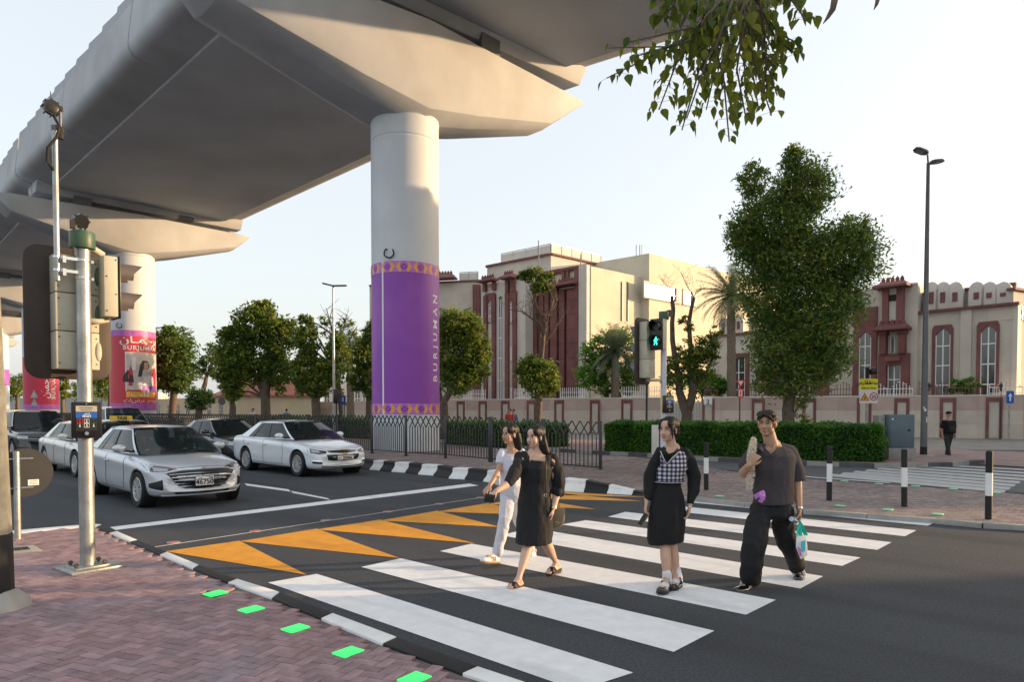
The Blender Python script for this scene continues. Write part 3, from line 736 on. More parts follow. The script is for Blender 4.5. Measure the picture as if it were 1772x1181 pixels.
# ================================================================== WALLS AND BUILDINGS
# --- unseen blocks added on the right to shade the crossing, gap left for sun
def shade_block(label,x,y,sx,sy,h,rz):
    t=thing('building',label,'building',(x,y,0),rz)
    bb=B();bb.box((0,0,h/2),(sx,sy,h));bb.obj('wall','plaster',t)
    fr=B()
    for k in range(int(h/3.3)):
        for j in range(int(sy/3.2)):
            y0=-sy/2+1.8+j*3.2
            if y0<sy/2-1.2:fr.box((-sx/2-.02,y0,1.8+k*3.3),(.08,1.5,1.5))
    o=fr.obj('window','glass',t);o['kind']='stuff'
    return t
rzb=math.atan2(.39,-.92)+math.pi
sdx=Vector((math.sin(SUN_AZ),math.cos(SUN_AZ),0));spp=Vector((-sdx.y,sdx.x,0))
def offpos(p,d):return spp*p+sdx*d
for lab,p0,p1,d,h in [('unseen cream block added for shade beyond the right edge, farther one',10.5,33,56,17.5),('unseen cream block added for shade beyond the right edge, nearer one',-26,6.3,54,17)]:
    c=offpos((p0+p1)/2,d);shade_block(lab,c.x,c.y,10,p1-p0,h,math.atan2(sdx.y,sdx.x))

# --- facade tool: sightings projected on a vertical plane through two ground points
class Plane:
    def __init__(s,A,D):
        s.A=Vector((A[0],A[1],0));s.D=Vector((D[0],D[1],0)).normalized();s.N=Vector((s.D.y,-s.D.x,0))
        if s.N.dot(s.A)>0:s.N=-s.N
    def uv(s,px,py):
        d=ray(px,py);o=Vector((0,0,HC));t=(s.A-o).dot(s.N)/d.dot(s.N);P=o+d*t
        return (P-s.A).dot(s.D),P.z
    def P(s,u,z,o=0):return s.A+s.D*u+UP*z+s.N*o
    def slab(s,bb,u0,u1,z0,z1,o0,o1):
        if u1<u0:u0,u1=u1,u0
        p=[s.P(u,z,o)for o in (o0,o1)for u,z in ((u0,z0),(u1,z0),(u1,z1),(u0,z1))]
        return bb.add(p,[(0,1,2,3),(7,6,5,4),(0,4,5,1),(1,5,6,2),(2,6,7,3),(3,7,4,0)])
    def poly(s,bb,pts,o0,o1):return bb.prism([s.P(u,z,o0)for u,z in pts],s.N*(o1-o0))
    def frame(s,bb,pts_out,pts_in,o0,o1):
        n=len(pts_out);V=[]
        for o in (o0,o1):V += [s.P(u,z,o)for u,z in pts_out]+[s.P(u,z,o)for u,z in pts_in]
        F=[]
        for i in range(n):
            j=(i+1)% n
            F += [(i,j,n+j,n+i),(2*n+i,3*n+i,3*n+j,2*n+j),(i,2*n+i,2*n+j,j),(n+i,n+j,3*n+j,3*n+i)]
        return bb.add(V,F)
    def r(s,x0,x1,y0,y1):
        """rect from a pixel box: u at mid height, z at mid width"""
        ym=(y0+y1)/2;xm=(x0+x1)/2
        a,b_=s.uv(x0,ym)[0],s.uv(x1,ym)[0];zt,zb=s.uv(xm,y0)[1],s.uv(xm,y1)[1]
        return min(a,b_),max(a,b_),zb,zt
def arch_pts(u0,u1,z0,z1,steps=5,rise=None):
    """stepped pointed arch outline (counter-clockwise from bottom left)"""
    w_=(u1-u0);rise=rise or w_*.55;c=(u0+u1)/2;pts=[(u0,z0),(u1,z0)]
    zs=z1-rise
    for k in range(steps+1):
        f=k/steps;x=w_/2*(1-f**1.6*.8);z=zs+rise*f*.9
        pts.append((c+x,z));
        if k<steps:pts.append((c+w_/2*(1-((k+1)/steps)**1.6*.8),z+rise*.02))
    pts.append((c,z1))
    return pts+[(2*c-u,z)for u,z in reversed(pts[2:-1])]
def window(pl,par,u0,u1,z0,z1,arch=True,mull=1,trans=(.35,.68),frame_m='white',surround=None,sw=.3,depth=.12,name='window',glass='glass'):
    """glass pane set back, frame bars, stone surround standing proud"""
    pts=arch_pts(u0,u1,z0,z1)if arch else [(u0,z0),(u1,z0),(u1,z1),(u0,z1)]
    bb=B();pl.poly(bb,pts,.012,.03);g=bb.obj(name,glass,par)
    bb=B();n=mull+1
    for k in range(1,n):u=u0+(u1-u0)*k/n;pl.slab(bb,u-.035,u+.035,z0,z1-(z1-z0)*.03,.032,.07)
    for f in trans:z=z0+(z1-z0)*f;pl.slab(bb,u0,u1,z-.035,z+.035,.034,.075)
    for u in (u0,u1-.06):pl.slab(bb,u,u+.06,z0,(z1-(u1-u0)*.55 if arch else z1),.033,.072)
    bb.obj('window_frame',frame_m,par if True else g)
    if surround:
        us0,us1,zs1=surround
        out=[(us0,z0-.02),(us1,z0-.02),(us1,zs1)];
        # outline with as many points as the arch
        n=len(pts);c=(us0+us1)/2;O=[]
        for u,z in pts:
            fu=(u-u0)/(u1-u0)
            if z <= z0+.001:O.append((us0 if fu<.5 else us1,z0-.01))
            else:
                if z<z1-(u1-u0)*.55+.01:O.append((us0 if fu<.5 else us1,z))
                else:
                    O.append((us0+(us1-us0)*(max(0,min(1,(fu-.5)*1.25+.5))),zs1)if abs(fu-.5)<.4 else ((us0 if fu<.5 else us1),z+(zs1-z)*.5))
        bb=B();pl.frame(bb,O,pts,.0,depth);bb.obj('stone_surround','red_stone',par)
    return g

# --- perimeter wall ---------------------------------------------------
WTOP=2.69
wall_px=[(2150,681),(1772,683),(1583,685),(1420,686),(1248,687),(1021,689),(770,692),(560,695.5),(409,698)]
def wp(px,py):d=ray(px,py);s=(WTOP-HC)/d.z;return Vector((d.x*s,d.y*s,0))
WP=[wp(*p)for p in wall_px]
def wall_run(A,Bp,label,posts,gate=None,mats=('wall_pink','wall_pale')):
    d=(Bp-A);Lg=d.length;pl=Plane(A,d)
    t=thing('perimeter_wall',label,'wall',A,0,'stretches of the perimeter wall',world=True)
    bb=B();pl.slab(bb,0,Lg,-.05,WTOP-.1,-.3,0);bb.obj('wall_core','stone',t)
    bb=B();pl.slab(bb,0,Lg,WTOP-.1,WTOP,-.34,.05);bb.obj('coping','stone_w',t,bev=.02)
    n=max(1,round(Lg/1.15));st=Lg/n
    for row,(z0,z1)in enumerate(((0,.88),(.88,1.74),(1.74,WTOP-.1))):
        m=mats[0]if row == 2 else mats[1]
        for k in range(n):
            u0=k*st+(0 if row % 2 else 0)
            bb=B();h=random.uniform(0,.006);pl.slab(bb,u0+.006,u0+st-.006,z0+.006,z1-.006,.002,.03+h);bb.obj('stone_panel',m,t)
    for px in posts:
        u=pl.uv(px,725)[0];w_=.42
        bb=B();pl.frame(bb,[(u-w_,.05),(u+w_,.05),(u+w_,WTOP-.16),(u-w_,WTOP-.16)],[(u-w_+.16,.05),(u+w_-.16,.05),(u+w_-.16,WTOP-.42),(u-w_+.16,WTOP-.42)],.038,.10)
        bb.obj('red_pilaster_frame','red_stone',t,bev=.01)
        bb=B();pl.slab(bb,u-w_+.17,u+w_-.17,.06,WTOP-.43,.034,.05);bb.obj('pilaster_infill','stone',t)
    return t,pl
runs=[(0,1,'rightmost stretch of the stone perimeter wall, running off the photo',[1900]),(1,2,'stretch of pink and cream stone wall behind the man with the backpack',[1720,1640]),(2,3,'stone wall stretch between the tall lamp post and the big tree',[1560,1495]),
        (3,4,'stone wall stretch behind the trunk of the big tree',[1400,1312]),(5,6,'wall stretch in front of the red ribbed facade',[1030,968,920,875,836,798]),(6,7,'wall stretch behind the purple pier',[742,692,640,600]),(7,8,'far left end of the stone wall behind the thick trees',[548,505,470,440,418])]
wallpl={}
for a,c,lab,posts in runs:
    A,Bp=WP[a],WP[c];t,pl=wall_run(A,Bp,lab,posts);wallpl[a]=pl
# run with the perforated screen and the gate number
A,Bp=WP[4],WP[5];pl=Plane(A,Bp-A);Lg=(Bp-A).length
ug=pl.uv(1218,725)[0];ug2=pl.uv(1148,725)[0]
wall_run(A,pl.P(ug,0),'short wall stretch right of the gate number plate',[1226])
wall_run(pl.P(ug2,0),Bp,'wall stretch left of the white pierced screen',[1085])
t=thing('screen_wall','white pierced block screen behind the forked tree','screen wall',pl.P((ug+ug2)/2,0),0,None,world=True)
bb=B();pl.slab(bb,ug,ug2,-.05,.3,-.25,0);pl.slab(bb,ug,ug2,.3,2.25,-.16,-.13);bb.obj('backing','kerb_grey',t)  # darker backing puts the shade of the pierced holes into its colour
nu=14;nz=9;dsz=(ug2-ug)/nu;cell=None
for i in range(nu):
    for j in range(nz):
        bb=B();u=ug+(i+.5)*dsz;z=.33+(j+.5)*.213
        h=.47
        pl.frame(bb,[(u-dsz*.49,z-.1),(u+dsz*.49,z-.1),(u+dsz*.49,z+.1),(u-dsz*.49,z+.1)],[(u-dsz*.2,z-.045),(u+dsz*.2,z-.045),(u+dsz*.2,z+.045),(u-dsz*.2,z+.045)],-.1,.0)
        bb.obj('screen_block','stone_w',t)
bb=B();
for i in range(10):
    u=ug+(i+.5)*(ug2-ug)/10;pl.poly(bb,[(u-.14,2.25),(u+.14,2.25),(u+.1,2.4),(u,2.47),(u-.1,2.4)],-.15,-.05)
bb.obj('scalloped_crest','stone_w',t)
np_=thing('gate_number_sign','small white plate with a blue number 2 on the wall post','number sign',pl.P(pl.uv(1226,700)[0],2.2,.1),0,None,world=True)
r_=pl.r(1218.5,1233,686.5,701)
bb=B();pl.slab(bb,r_[0],r_[1],r_[2],r_[3],.12,.15);bb.obj('plate','white',np_)
M['blue_txt']=mat('blue_print',(.02,.06,.30),.5);M['blk_txt']=mat('black_print',(.015,.015,.015),.5);M['red_txt']=mat('red_print',(.68,.02,.02),.5)
text_on('2',.42,pl.P((r_[0]+r_[1])/2,r_[2]+.06,.155),-pl.D if pl.D.x<0 else pl.D,UP,parent=np_,m='blue_txt',bold=.012)
text_on(AR('\uFE91\uFEEE\uFE8D\uFE91\uFE94')if False else '\u0640\u0640',.12,pl.P((r_[0]+r_[1])/2,r_[3]-.13,.155),-pl.D if pl.D.x<0 else pl.D,UP,parent=np_,m='blue_txt')
# --- white picket railing on the wall -----------------------------------
def railing(pl,u0,u1,label,m='white',z=WTOP,kind='arch',setb=-.15):
    t=thing('wall_railing',label,'railing',pl.P((u0+u1)/2,z,setb),0,'railings on top of the wall',world=True)
    L_=u1-u0;n=max(2,int(abs(L_)/.17));du=L_/n
    bb=B();s=pl.slab
    s(bb,min(u0,u1),max(u0,u1),z+.06,z+.10,setb-.02,setb+.02);s(bb,min(u0,u1),max(u0,u1),z+.42,z+.46,setb-.02,setb+.02);bb.obj('rail',m,t)
    if n>290:n=290;du=L_/n
    for k in range(n+1):
        u=u0+du*k;g=k % 8;h=[.5,.62,.78,.9,.9,.78,.62,.5][g]if kind == 'arch' else .82
        bb=B();s(bb,u-.018,u+.018,z,z+h,setb-.018,setb+.018);
        if k % 2 == 0 and kind == 'arch' and k<n:s(bb,u+.018,u+abs(du)-.018 if du>0 else u-.02,z+h-.03,z+h,setb-.016,setb+.016)
        bb.obj('picket',m,t)
def rail_px(a,x0,x1,label,**k):
    pl=wallpl[a];railing(pl,pl.uv(x0,690)[0],pl.uv(x1,690)[0],label,**k)
rail_px(0,2000,1775,'white picket railing on the wall past the right edge')
rail_px(1,1770,1712,'white stepped picket railing beside the arrow sign')
rail_px(1,1700,1590,'reddish railing on the wall in front of the leafy bush',m='red_stone')
rail_px(2,1580,1519,'white stepped railing right of the school zone sign')
rail_px(2,1480,1425,'dull red railing left of the school zone sign',m='red_stone')
rail_px(3,1418,1300,'dull red railing behind the trunk of the big tree',m='red_stone')
pl4=Plane(WP[4],WP[5]-WP[4])
railing(pl4,pl4.uv(1300-60,690)[0],pl4.uv(1218,690)[0],'short red railing above the gate number plate',m='red_stone')
railing(pl4,pl4.uv(1148,690)[0],pl4.uv(1075,690)[0],'white hooped railing behind the pedestrian signal',kind='hoop')
rail_px(5,1010,968,'white hooped railing at the foot of the ribbed facade',kind='hoop')
rail_px(5,922,888,'white hooped railing left of the thin tree',kind='hoop')
rail_px(5,838,800,'white hooped railing beside the bushy tree by the purple pier',kind='hoop')

# --- right wing: two storeys with arched windows and merlons ----------------
DR=Vector((-.917,1,0)).normalized()
A=pier_pos(1751,42);RW=Plane(A,DR)
t=thing('school_building','two-storey cream stone wing with red arched window surrounds, right of the big tree','building',A,0,None,world=True)
u_r,u_l=RW.uv(1752,600)[0],RW.uv(1225,600)[0]
def zz_(px,py,pl=RW):return pl.uv(px,py)[1]
z_cor=zz_(1700,533);z_par=zz_(1700,497)
uA=RW.uv(1590,600)[0];uT0,uT1=RW.uv(1590,600)[0],RW.uv(1440,600)[0]
bb=B();RW.slab(bb,u_r,uA,0,z_cor,-9,0);bb.obj('wall','stone',t)
bb=B();RW.slab(bb,uA,uT1,0,zz_(1510,503),-9,.35);bb.obj('tower_wall','stone',t)
bb=B();RW.slab(bb,uT1,u_l,0,zz_(1240,580),-9,-.1);bb.obj('low_wing_wall','stone_w',t)
# right return wall at the far right
RE=Plane(RW.P(u_r,0,0),Vector((1,.55,0)))
bb=B();RE.slab(bb,0,9,0,z_cor+.9,-6,0);bb.obj('return_wall','stone',t)
bb=B();RW.slab(bb,u_r-.35,uA,z_cor-.02,z_cor+.14,-.1,.32);RW.slab(bb,u_r,uA,z_par,z_par+.16,-1.0,-.55);RE.slab(bb,-.2,9,z_cor+.9,z_cor+1.05,-.3,.2);bb.obj('cornice','red_stone',t)
bb=B();RW.slab(bb,u_r,uA,z_cor+.14,z_par,-1.2,-.7);bb.obj('parapet','stone',t)
for px in (1735,1711,1689,1652,1631,1611):
    u=RW.uv(px,520)[0];z0=z_cor+.14;z1=zz_(px,490)+.1;w_=.44
    pts=[(u-w_,z0),(u+w_,z0),(u+w_,z1-.55)]+[(u+w_*math.cos(a),z1-.55+.55*math.sin(a))for a in (.5,1.0,1.57,2.1,2.6)]+[(u-w_,z1-.55)]
    bb=B();RW.poly(bb,pts,-.5,-.05);m_=bb.obj('merlon','stone_w',t,bev=.03)
    bb=B();RW.slab(bb,u-.14,u+.14,z0+.45,z1-.7,-.04,.01);s_=bb.obj('merlon_slot','red_stone',t)
for px in (1757,):
    bb=B();RW.slab(bb,u_r-.25,u_r,0,z_cor+.1,-1,.02);bb.obj('corner_pier','stone_w',t)
uc=RW.uv(1672,600)[0];bb=B();RW.slab(bb,uc-.3,uc+.3,0,z_cor-.03,.0,.16);bb.obj('downpipe_pier','stone',t)
for (x0,x1,yt,sx0,sx1,syt)in ((1697,1724,563,1690,1729,557),(1619,1645,568,1613,1649,563)):
    a,c,zb,zt=RW.r(x0,x1,yt,690);sa,sc_,_,zs=RW.r(sx0,sx1,syt,690)
    window(RW,t,a,c,2.2,zt,surround=(sa,sc_,zs),trans=(.24,.5,.76))
TW=Plane(RW.P(0,0,.35),DR)
a,c,zb,zt=TW.r(1487,1508,574,690);sa,sc_,_,zs=TW.r(1477,1518,533,690)
bb=B();TW.slab(bb,sa,sc_,zt+.3,zs,.002,.1);bb.obj('red_panel','red_stone',t)
n=6
for k in range(3):
    for j in range(4):
        bb=B();du=(sc_-sa)/3;dz=(zs-zt-.3)/4
        TW.slab(bb,sa+k*du+.006,sa+(k+1)*du-.006,zt+.3+j*dz+.006,zt+.3+(j+1)*dz-.006,.102,.125);bb.obj('stone_panel','red_stone',t)
window(TW,t,a,c,2.0,zt,surround=(sa,sc_,zt+.3),trans=(.3,.55,.8))
# the balcony tower with its red canopy
ta,tc,tz0,tz1=TW.r(1531,1566,500,560)
for u0,u1 in ((ta,ta+.38),(tc-.38,tc)):
    bb=B();TW.slab(bb,u0,u1,zz_(1549,558,TW),zz_(1549,500,TW),0,.5);bb.obj('red_pillar','red_stone',t)
bb=B();TW.slab(bb,ta+.38,tc-.38,zz_(1549,556,TW),zz_(1549,500,TW),0,.3);bb.obj('infill_panel','stone_w',t)
bb=B();TW.slab(bb,(ta+tc)/2-.3,(ta+tc)/2+.3,zz_(1549,522,TW),zz_(1549,511,TW),.30,.34);bb.obj('vent_opening','blackm',t)
def canopy(pl,u0,u1,z0,z1,out,par,ov=.35,crest=True,name='canopy_roof'):
    bb=B();V=[]
    b0=[(u0-ov,out+ov),(u1+ov,out+ov)];b1=[(u0+.05,out*.5),(u1-.05,out*.5)]
    low=[pl.P(u0-ov,z0,0),pl.P(u1+ov,z0,0),pl.P(u1+ov,z0,out+ov),pl.P(u0-ov,z0,out+ov)]
    lo2=[p+UP*.14 for p in low];hi=[pl.P(u0,z1,0),pl.P(u1,z1,0),pl.P(u1,z1,out*.6),pl.P(u0,z1,out*.6)]
    bb.loft([low,lo2,hi]);bb.obj(name,'red_stone',par)
    if crest:
        n=max(4,int((u1-u0)/.28));du=(u1-u0)/n;bb=B()
        for k in range(n):
            u=u0+(k+.5)*du;pl.poly(bb,[(u-du*.42,z1),(u+du*.42,z1),(u+du*.42,z1+.18),(u,z1+.36),(u-du*.42,z1+.18)],out*.5,out*.6)
        bb.obj('crest','red_stone',par)
canopy(TW,ta-.1,tc+.1,zz_(1549,500,TW),zz_(1549,489,TW),.8,t)
canopy(TW,ta-.2,tc+.2,zz_(1549,573,TW),zz_(1549,563,TW),.8,t,ov=.25)
for u0,u1 in ((ta-.15,ta+.25),(tc-.25,tc+.15)):
    bb=B();TW.slab(bb,u0,u1,zz_(1549,613,TW),zz_(1549,573,TW),0,.5);TW.slab(bb,u0-.07,u1+.07,zz_(1549,580,TW),zz_(1549,573,TW)-.003,-.0,.58);bb.obj('red_pillar','red_stone',t)
a,c,zb,zt=TW.r(1541,1557,583,611);window(TW,t,a,c,zb,zt,arch=False,trans=())
a,c,zb,zt=TW.r(1522,1575,613,690)
bb=B();TW.slab(bb,a,c,zz_(1549,632,TW),zt,.0,.3);bb.obj('red_panel','red_stone',t)
bb=B();TW.slab(bb,a+.5,c-.5,zz_(1549,626,TW),zz_(1549,618,TW),.3,.5);bb.obj('red_ledge','red_stone',t)
for u0,u1 in ((a,a+.5),(c-.5,c)):
    bb=B();TW.slab(bb,u0,u1,1.5,zz_(1549,632,TW)-.003,.0,.3);bb.obj('red_pillar','red_stone',t)
window(TW,t,a+.55,c-.55,1.6,zz_(1549,633,TW),arch=False,trans=(.35,.7))
# panels on the stone, joints recessed
def cladding(pl,par,u0,u1,z0,z1,su,sz,avoid,m,o=.002,th=.02,jitter=.006):
    nu_,nz_=max(1,round((u1-u0)/su)),max(1,round((z1-z0)/sz));du,dz=(u1-u0)/nu_,(z1-z0)/nz_
    for i in range(nu_):
        for j in range(nz_):
            a,c,e,f=u0+i*du,u0+(i+1)*du,z0+j*dz,z0+(j+1)*dz
            if any(a<q[1]and c>q[0]and e<q[3]and f>q[2]for q in avoid):continue
            bb=B();pl.slab(bb,a+.008,c-.008,e+.008,f-.008,o,o+th+random.uniform(0,jitter));bb.obj('stone_panel',m,par)
M['stone_p']=mat('beige_stone_panel',(.54,.495,.42),.8,noise=.09,ns=1.2,orand=.07)
avoid=[(RW.r(1690,1729,557,700)),(RW.r(1613,1649,563,700)),(uc-.3,uc+.3,0,99)]
cladding(RW,t,u_r,uA,2.3,z_cor-.05,1.25,.85,avoid,'stone_p')
avoid=[TW.r(1477,1518,533,700),TW.r(1520,1577,488,700)]
cladding(TW,t,TW.uv(1590,600)[0]+.0,TW.uv(1440,600)[0],2.0,zz_(1510,503)-.1,1.25,.85,avoid,'stone_p')
bb=B();TW.slab(bb,uA,uT1,zz_(1510,503),zz_(1510,503)+.12,-.4,.06);bb.obj('parapet_cap','stone_w',t)
# wing part behind the big tree and the palm
LWp=Plane(RW.P(0,0,-.1),DR)
for x0,x1,yt in ((1418,1437,640),(1392,1411,645),(1268,1290,620),(1335,1352,645)):
    a,c,zb,zt=LWp.r(x0,x1,yt,690);sa,sc_,_,zs=LWp.r(x0-7,x1+7,yt-8,690)
    window(LWp,t,a,c,2.0,zt,arch=False,trans=(.35,.7));
    bb=B()
    for q0,q1 in ((sa,a-.02),(c+.02,sc_)):LWp.slab(bb,q0,q1,1.6,zs,.0,.12)
    LWp.slab(bb,a-.02,c+.02,zt+.03,zs,.0,.118);bb.obj('stone_surround','red_stone',t)
a,c,zb,zt=LWp.r(1450,1470,600,690)
bb=B();LWp.slab(bb,uT1+.02,uT1+1.0,1.6,zz_(1455,575,LWp),.0,.5);bb.obj('red_pillar','red_stone',t)
zlw=zz_(1240,580);bb=B();LWp.slab(bb,uT1+.02,u_l,zlw-.16,zlw,.0,.2);bb.obj('cornice','red_stone',t)
for k in range(10):
    u=uT1+.8+k*1.35
    if u>u_l-.5:break
    pts=[(u-.42,zlw),(u+.42,zlw),(u+.42,zlw+.9)]+[(u+.42*math.cos(a_q),zlw+.9+.5*math.sin(a_q))for a_q in (.5,1.0,1.57,2.1,2.6)]+[(u-.42,zlw+.9)]
    bb=B();LWp.poly(bb,pts,-.5,-.05);bb.obj('merlon','stone_w',t)
    bb=B();LWp.slab(bb,u-.12,u+.12,zlw+.35,zlw+.95,-.045,.0);bb.obj('merlon_slot','red_stone',t)
# dark letters at the right return, cut by the frame
SS=Plane(RE.P(0,0,0),RE.D)
text_on('SHA',1.15,RE.P(.25,RW.uv(1765,540)[1]-.4,.06),RE.D,UP,parent=t,m='blue_txt',bold=.03,align='LEFT',ext=.04)

# --- main block: tall cream block, ribbed red facade ---------------------------------
K=pier_pos(1022,58)
D1=Vector((-1.12,1,0)).normalized();D2=Vector((1.05,.95,0)).normalized()
FA,FB=Plane(K,D1),Plane(K,D2)
t=thing('school_building','tall cream block with ribbed red sandstone facade and slit windows, left of the signal','building',K,0,None,world=True)
zK=at(1022,461,58).z
uB=FB.uv(1245,600)[0];uF=FA.uv(822,600)[0]
bb=B();a0=FA.P(0,0)
P_=[K,FB.P(14,0),FB.P(14,0)+D1*14,K+D1*FA.uv(945,600)[0]+D2*14,]
# block massing: main cream box
u945=FA.uv(868,600)[0]
bb=B();V=[K,K+D2*11,K+D2*11+D1*u945,K+D1*u945]
bb.add([Vector((p.x,p.y,z))for z in (0,zK)for p in V],[(0,1,2,3),(7,6,5,4),(0,4,5,1),(1,5,6,2),(2,6,7,3),(3,7,4,0)]);bb.obj('wall','plaster',t)
# taller block to the right
K2=K+D2*FB.uv(1110,500)[0]-D1*.8;zT=at(1112,438.5,K2.y).z
V=[K2,K2+D2*24,K2+D2*24+D1*10,K2+D1*10]
bb=B();bb.add([Vector((p.x,p.y,z))for z in (0,zT)for p in V],[(0,1,2,3),(7,6,5,4),(0,4,5,1),(1,5,6,2),(2,6,7,3),(3,7,4,0)]);bb.obj('tall_block_wall','plaster',t)
FT=Plane(K2,D2)
M['lit_glass']=mat('sky_reflecting_glass',(.55,.6,.66),.05,.9)
for x0,x1,y0,y1,y2,y3 in ((1114,1168,489,512,500,524),(1182,1196,503,526,506,528)):
    ua,ub=FT.uv(x0,510)[0],FT.uv(x1,510)[0];z1,z0=FT.uv((x0+x1)/2,(y0+y2)/2)[1],FT.uv((x0+x1)/2,(y1+y3)/2)[1]
    bb=B();FT.slab(bb,ua,ub,z0,z1,.01,.03);bb.obj('window','lit_glass',t)
    bb=B();FT.frame(bb,[(ua-.15,z0-.15),(ub+.9,z0-.15),(ub+.9,z1+.15),(ua-.15,z1+.15)],[(ua,z0),(ub,z0),(ub,z1),(ua,z1)],.012,.14);bb.obj('window_frame','plaster',t)
    bb=B();FT.slab(bb,ub+.05,ub+.75,z0,z1,.142,.16);bb.obj('window_recess','grey_steel',t)
for px in (1076,1086):
    u=FB.uv(px,520)[0];bb=B();FB.slab(bb,u-.08,u+.08,FB.uv(px,556)[1],FB.uv(px,488)[1],.0,.1);bb.obj('wall_groove','grey_steel',t)
ua,ub,z0,z1=FB.r(1087,1100,620,675);window(FB,t,ua,ub,z0,z1,arch=False,trans=(.35,.7),surround=None)
bb=B();FB.frame(bb,[(ua-.4,z0-.1),(ub+.4,z0-.1),(ub+.4,z1+.3),(ua-.4,z1+.3)],[(ua,z0),(ub,z0),(ub,z1),(ua,z1)],.0,.13);bb.obj('stone_surround','red_stone',t)
# penthouse with railing
Kp=K+D1*FA.uv(925,450)[0]+D2*1.0;zp=at(925.6,444,Kp.y).z
V=[Kp-D1*1.0,Kp-D1*1.0+D2*9,Kp+D1*7+D2*9,Kp+D1*7]
bb=B();bb.add([Vector((p.x,p.y,z))for z in (zK-1.2,zp)for p in V],[(0,1,2,3),(7,6,5,4),(0,4,5,1),(1,5,6,2),(2,6,7,3),(3,7,4,0)]);bb.obj('penthouse_wall','stone',t)
bb=B()
for i in range(4):bb.bar(V[i]+UP*(zp-V[i].z+.06),V[(i+1)% 4]+UP*(zp-V[i].z+.06),.5,.16)
bb.obj('penthouse_cornice','red_stone',t)
def roof_rail(cor,z,h,par,n):
    for a,c in zip(cor,cor[1:]):
        bb=B();bb.bar(Vector((a.x,a.y,z+h)),Vector((c.x,c.y,z+h)),.07,.07);bb.bar(Vector((a.x,a.y,z+.1)),Vector((c.x,c.y,z+.1)),.06,.06);bb.obj('roof_rail','galv',par)
        k=max(2,int((c-a).length/1.3))
        for i in range(k+1):
            p=a.lerp(c,i/k);bb=B();bb.box((p.x,p.y,z+h/2),(.07,.07,h));bb.obj('rail_post','galv',par)
        bb=B();bb.bar(Vector((a.x,a.y,z+h*.52)),Vector((c.x,c.y,z+h*.52)),.015,h*.8);bb.obj('rail_panel','stone_w',par)
ct=(V[0]+V[2])/2;R_in=[V[i].lerp(ct,.22)for i in (3,0,1)]
roof_rail(R_in,zp+.15,1.15,t,6)
for px,y0,y1,Y in ((932,416,470,60),(1005,440,462,60)):
    a,c=at(px,y1,Y),at(px,y0,Y);bb=B();bb.tube([a,c],.045,6);bb.obj('roof_mast','grey_steel',t)
for px in (1101,1107,1111):
    a,c=at(px,462,K2.y+1),at(px,424,K2.y+1);bb=B();bb.tube([a,c],.04,6);bb.obj('roof_ladder_rail','galv',t)
# the red facade: strips from sightings (x0, x1, ytop)
def vstrip(pl,x0,x1,yt,m,o0,o1,name,yb=700):
    a,c,zb,zt=pl.r(x0,x1,yt,yb);zb=0 if yb == 700 else zb
    zt=pl.uv((x0+x1)/2,yt)[1]
    bb=B();pl.slab(bb,a,c,zb,zt,o0,o1);return bb.obj(name,m,t)
vstrip(FA,1007,1021,461,'stone_w',.0,.5,'corner_pier')
for x0,x1,yt,o in ((1000,1007,465,.55),(986,999,503,.45),(972,981,503,.4),(957,968,500,.4),(946,953,503,.35),(937,944,505,.35),(926,933,500,.35)):
    a,c,zb,zt=FA.r(x0,x1,yt,700)
    k=0;z=0
    while z<zt-.2:
        z2=min(zt,z+1.25);bb=B();FA.slab(bb,a,c,z+.01,z2-.01,.0,o+random.uniform(-.01,.01));bb.obj('red_rib_block','red_stone',t);z=z2
vstrip(FA,926,1007,503,'red_stone',-.02,.12,'red_back_panel')
for x0,x1 in ((987,994),(961,966),(934,938)):
    a,c,zb,zt=FA.r(x0,x1,507,700)
    window(FA,t,a,c,.5,zt-.2,arch=False,trans=(.1,.3,.5,.7,.88),mull=1)
z=FA.uv(985,496)[1]
for x0,x1,y0,y1 in ((972,1003,496,489),(944,968,501,494)):
    a,c=FA.uv(x0,496)[0],FA.uv(x1,496)[0];a,c=min(a,c),max(a,c)
    canopy(FA,a,c,FA.uv((x0+x1)/2,y0)[1],FA.uv((x0+x1)/2,y1)[1],.9,t,ov=.2)
for x0,x1,y0,y1 in ((986,1001,468,486),(960,974,474,492)):
    a,c,zb,zt=FA.r(x0,x1,y0,y1);bb=B();FA.frame(bb,[(a-.3,zb-.2),(c+.3,zb-.2),(c+.3,zt+.3),(a-.3,zt+.3)],[(a,zb),(c,zb),(c,zt),(a,zt)],.0,.2);bb.obj('red_panel_frame','red_stone',t)
a,c=FA.uv(1007,464)[0],FA.uv(940,476)[0];bb=B();FA.slab(bb,min(a,c),max(a,c),zK-.05,zK+.2,-.2,.25);bb.obj('red_coping','red_stone',t)
# left projecting part with three narrow bays
uL=FA.uv(908,600)[0];FC=Plane(FA.P(uL,0,1.4),D1)
zC=FC.uv(880,486)[1]
bb=B();a,c=FC.uv(909,600)[0],FC.uv(833,600)[0];FC.slab(bb,a,c,0,zC,-7,0);bb.obj('bay_wall','stone_w',t)
vv=[(893,905,470,.35),(836,846,500,.0)]
for x0,x1,yt in ((876,895,505),(839,859,508)):
    a,c,zb,zt=FC.r(x0,x1,yt,700)
    window(FC,t,a+.55,c-.55,FC.uv(x0,560)[1],FC.uv(x0,522)[1],surround=(a,c,zt),trans=(.3,.65))
    for p0,p1 in ((a,a+.42),(c-.42,c)):
        z=0
        while z<zt-.3:
            z2=min(zt,z+1.25);bb=B();FC.slab(bb,p0,p1,z+.01,z2-.01,.0,.22+random.uniform(-.01,.01));bb.obj('red_rib_block','red_stone',t);z=z2
    for y0,y1 in ((600,625),(671,690)):
        window(FC,t,a+.55,c-.55,FC.uv(x0,y1)[1],FC.uv(x0,y0)[1],arch=False,trans=())
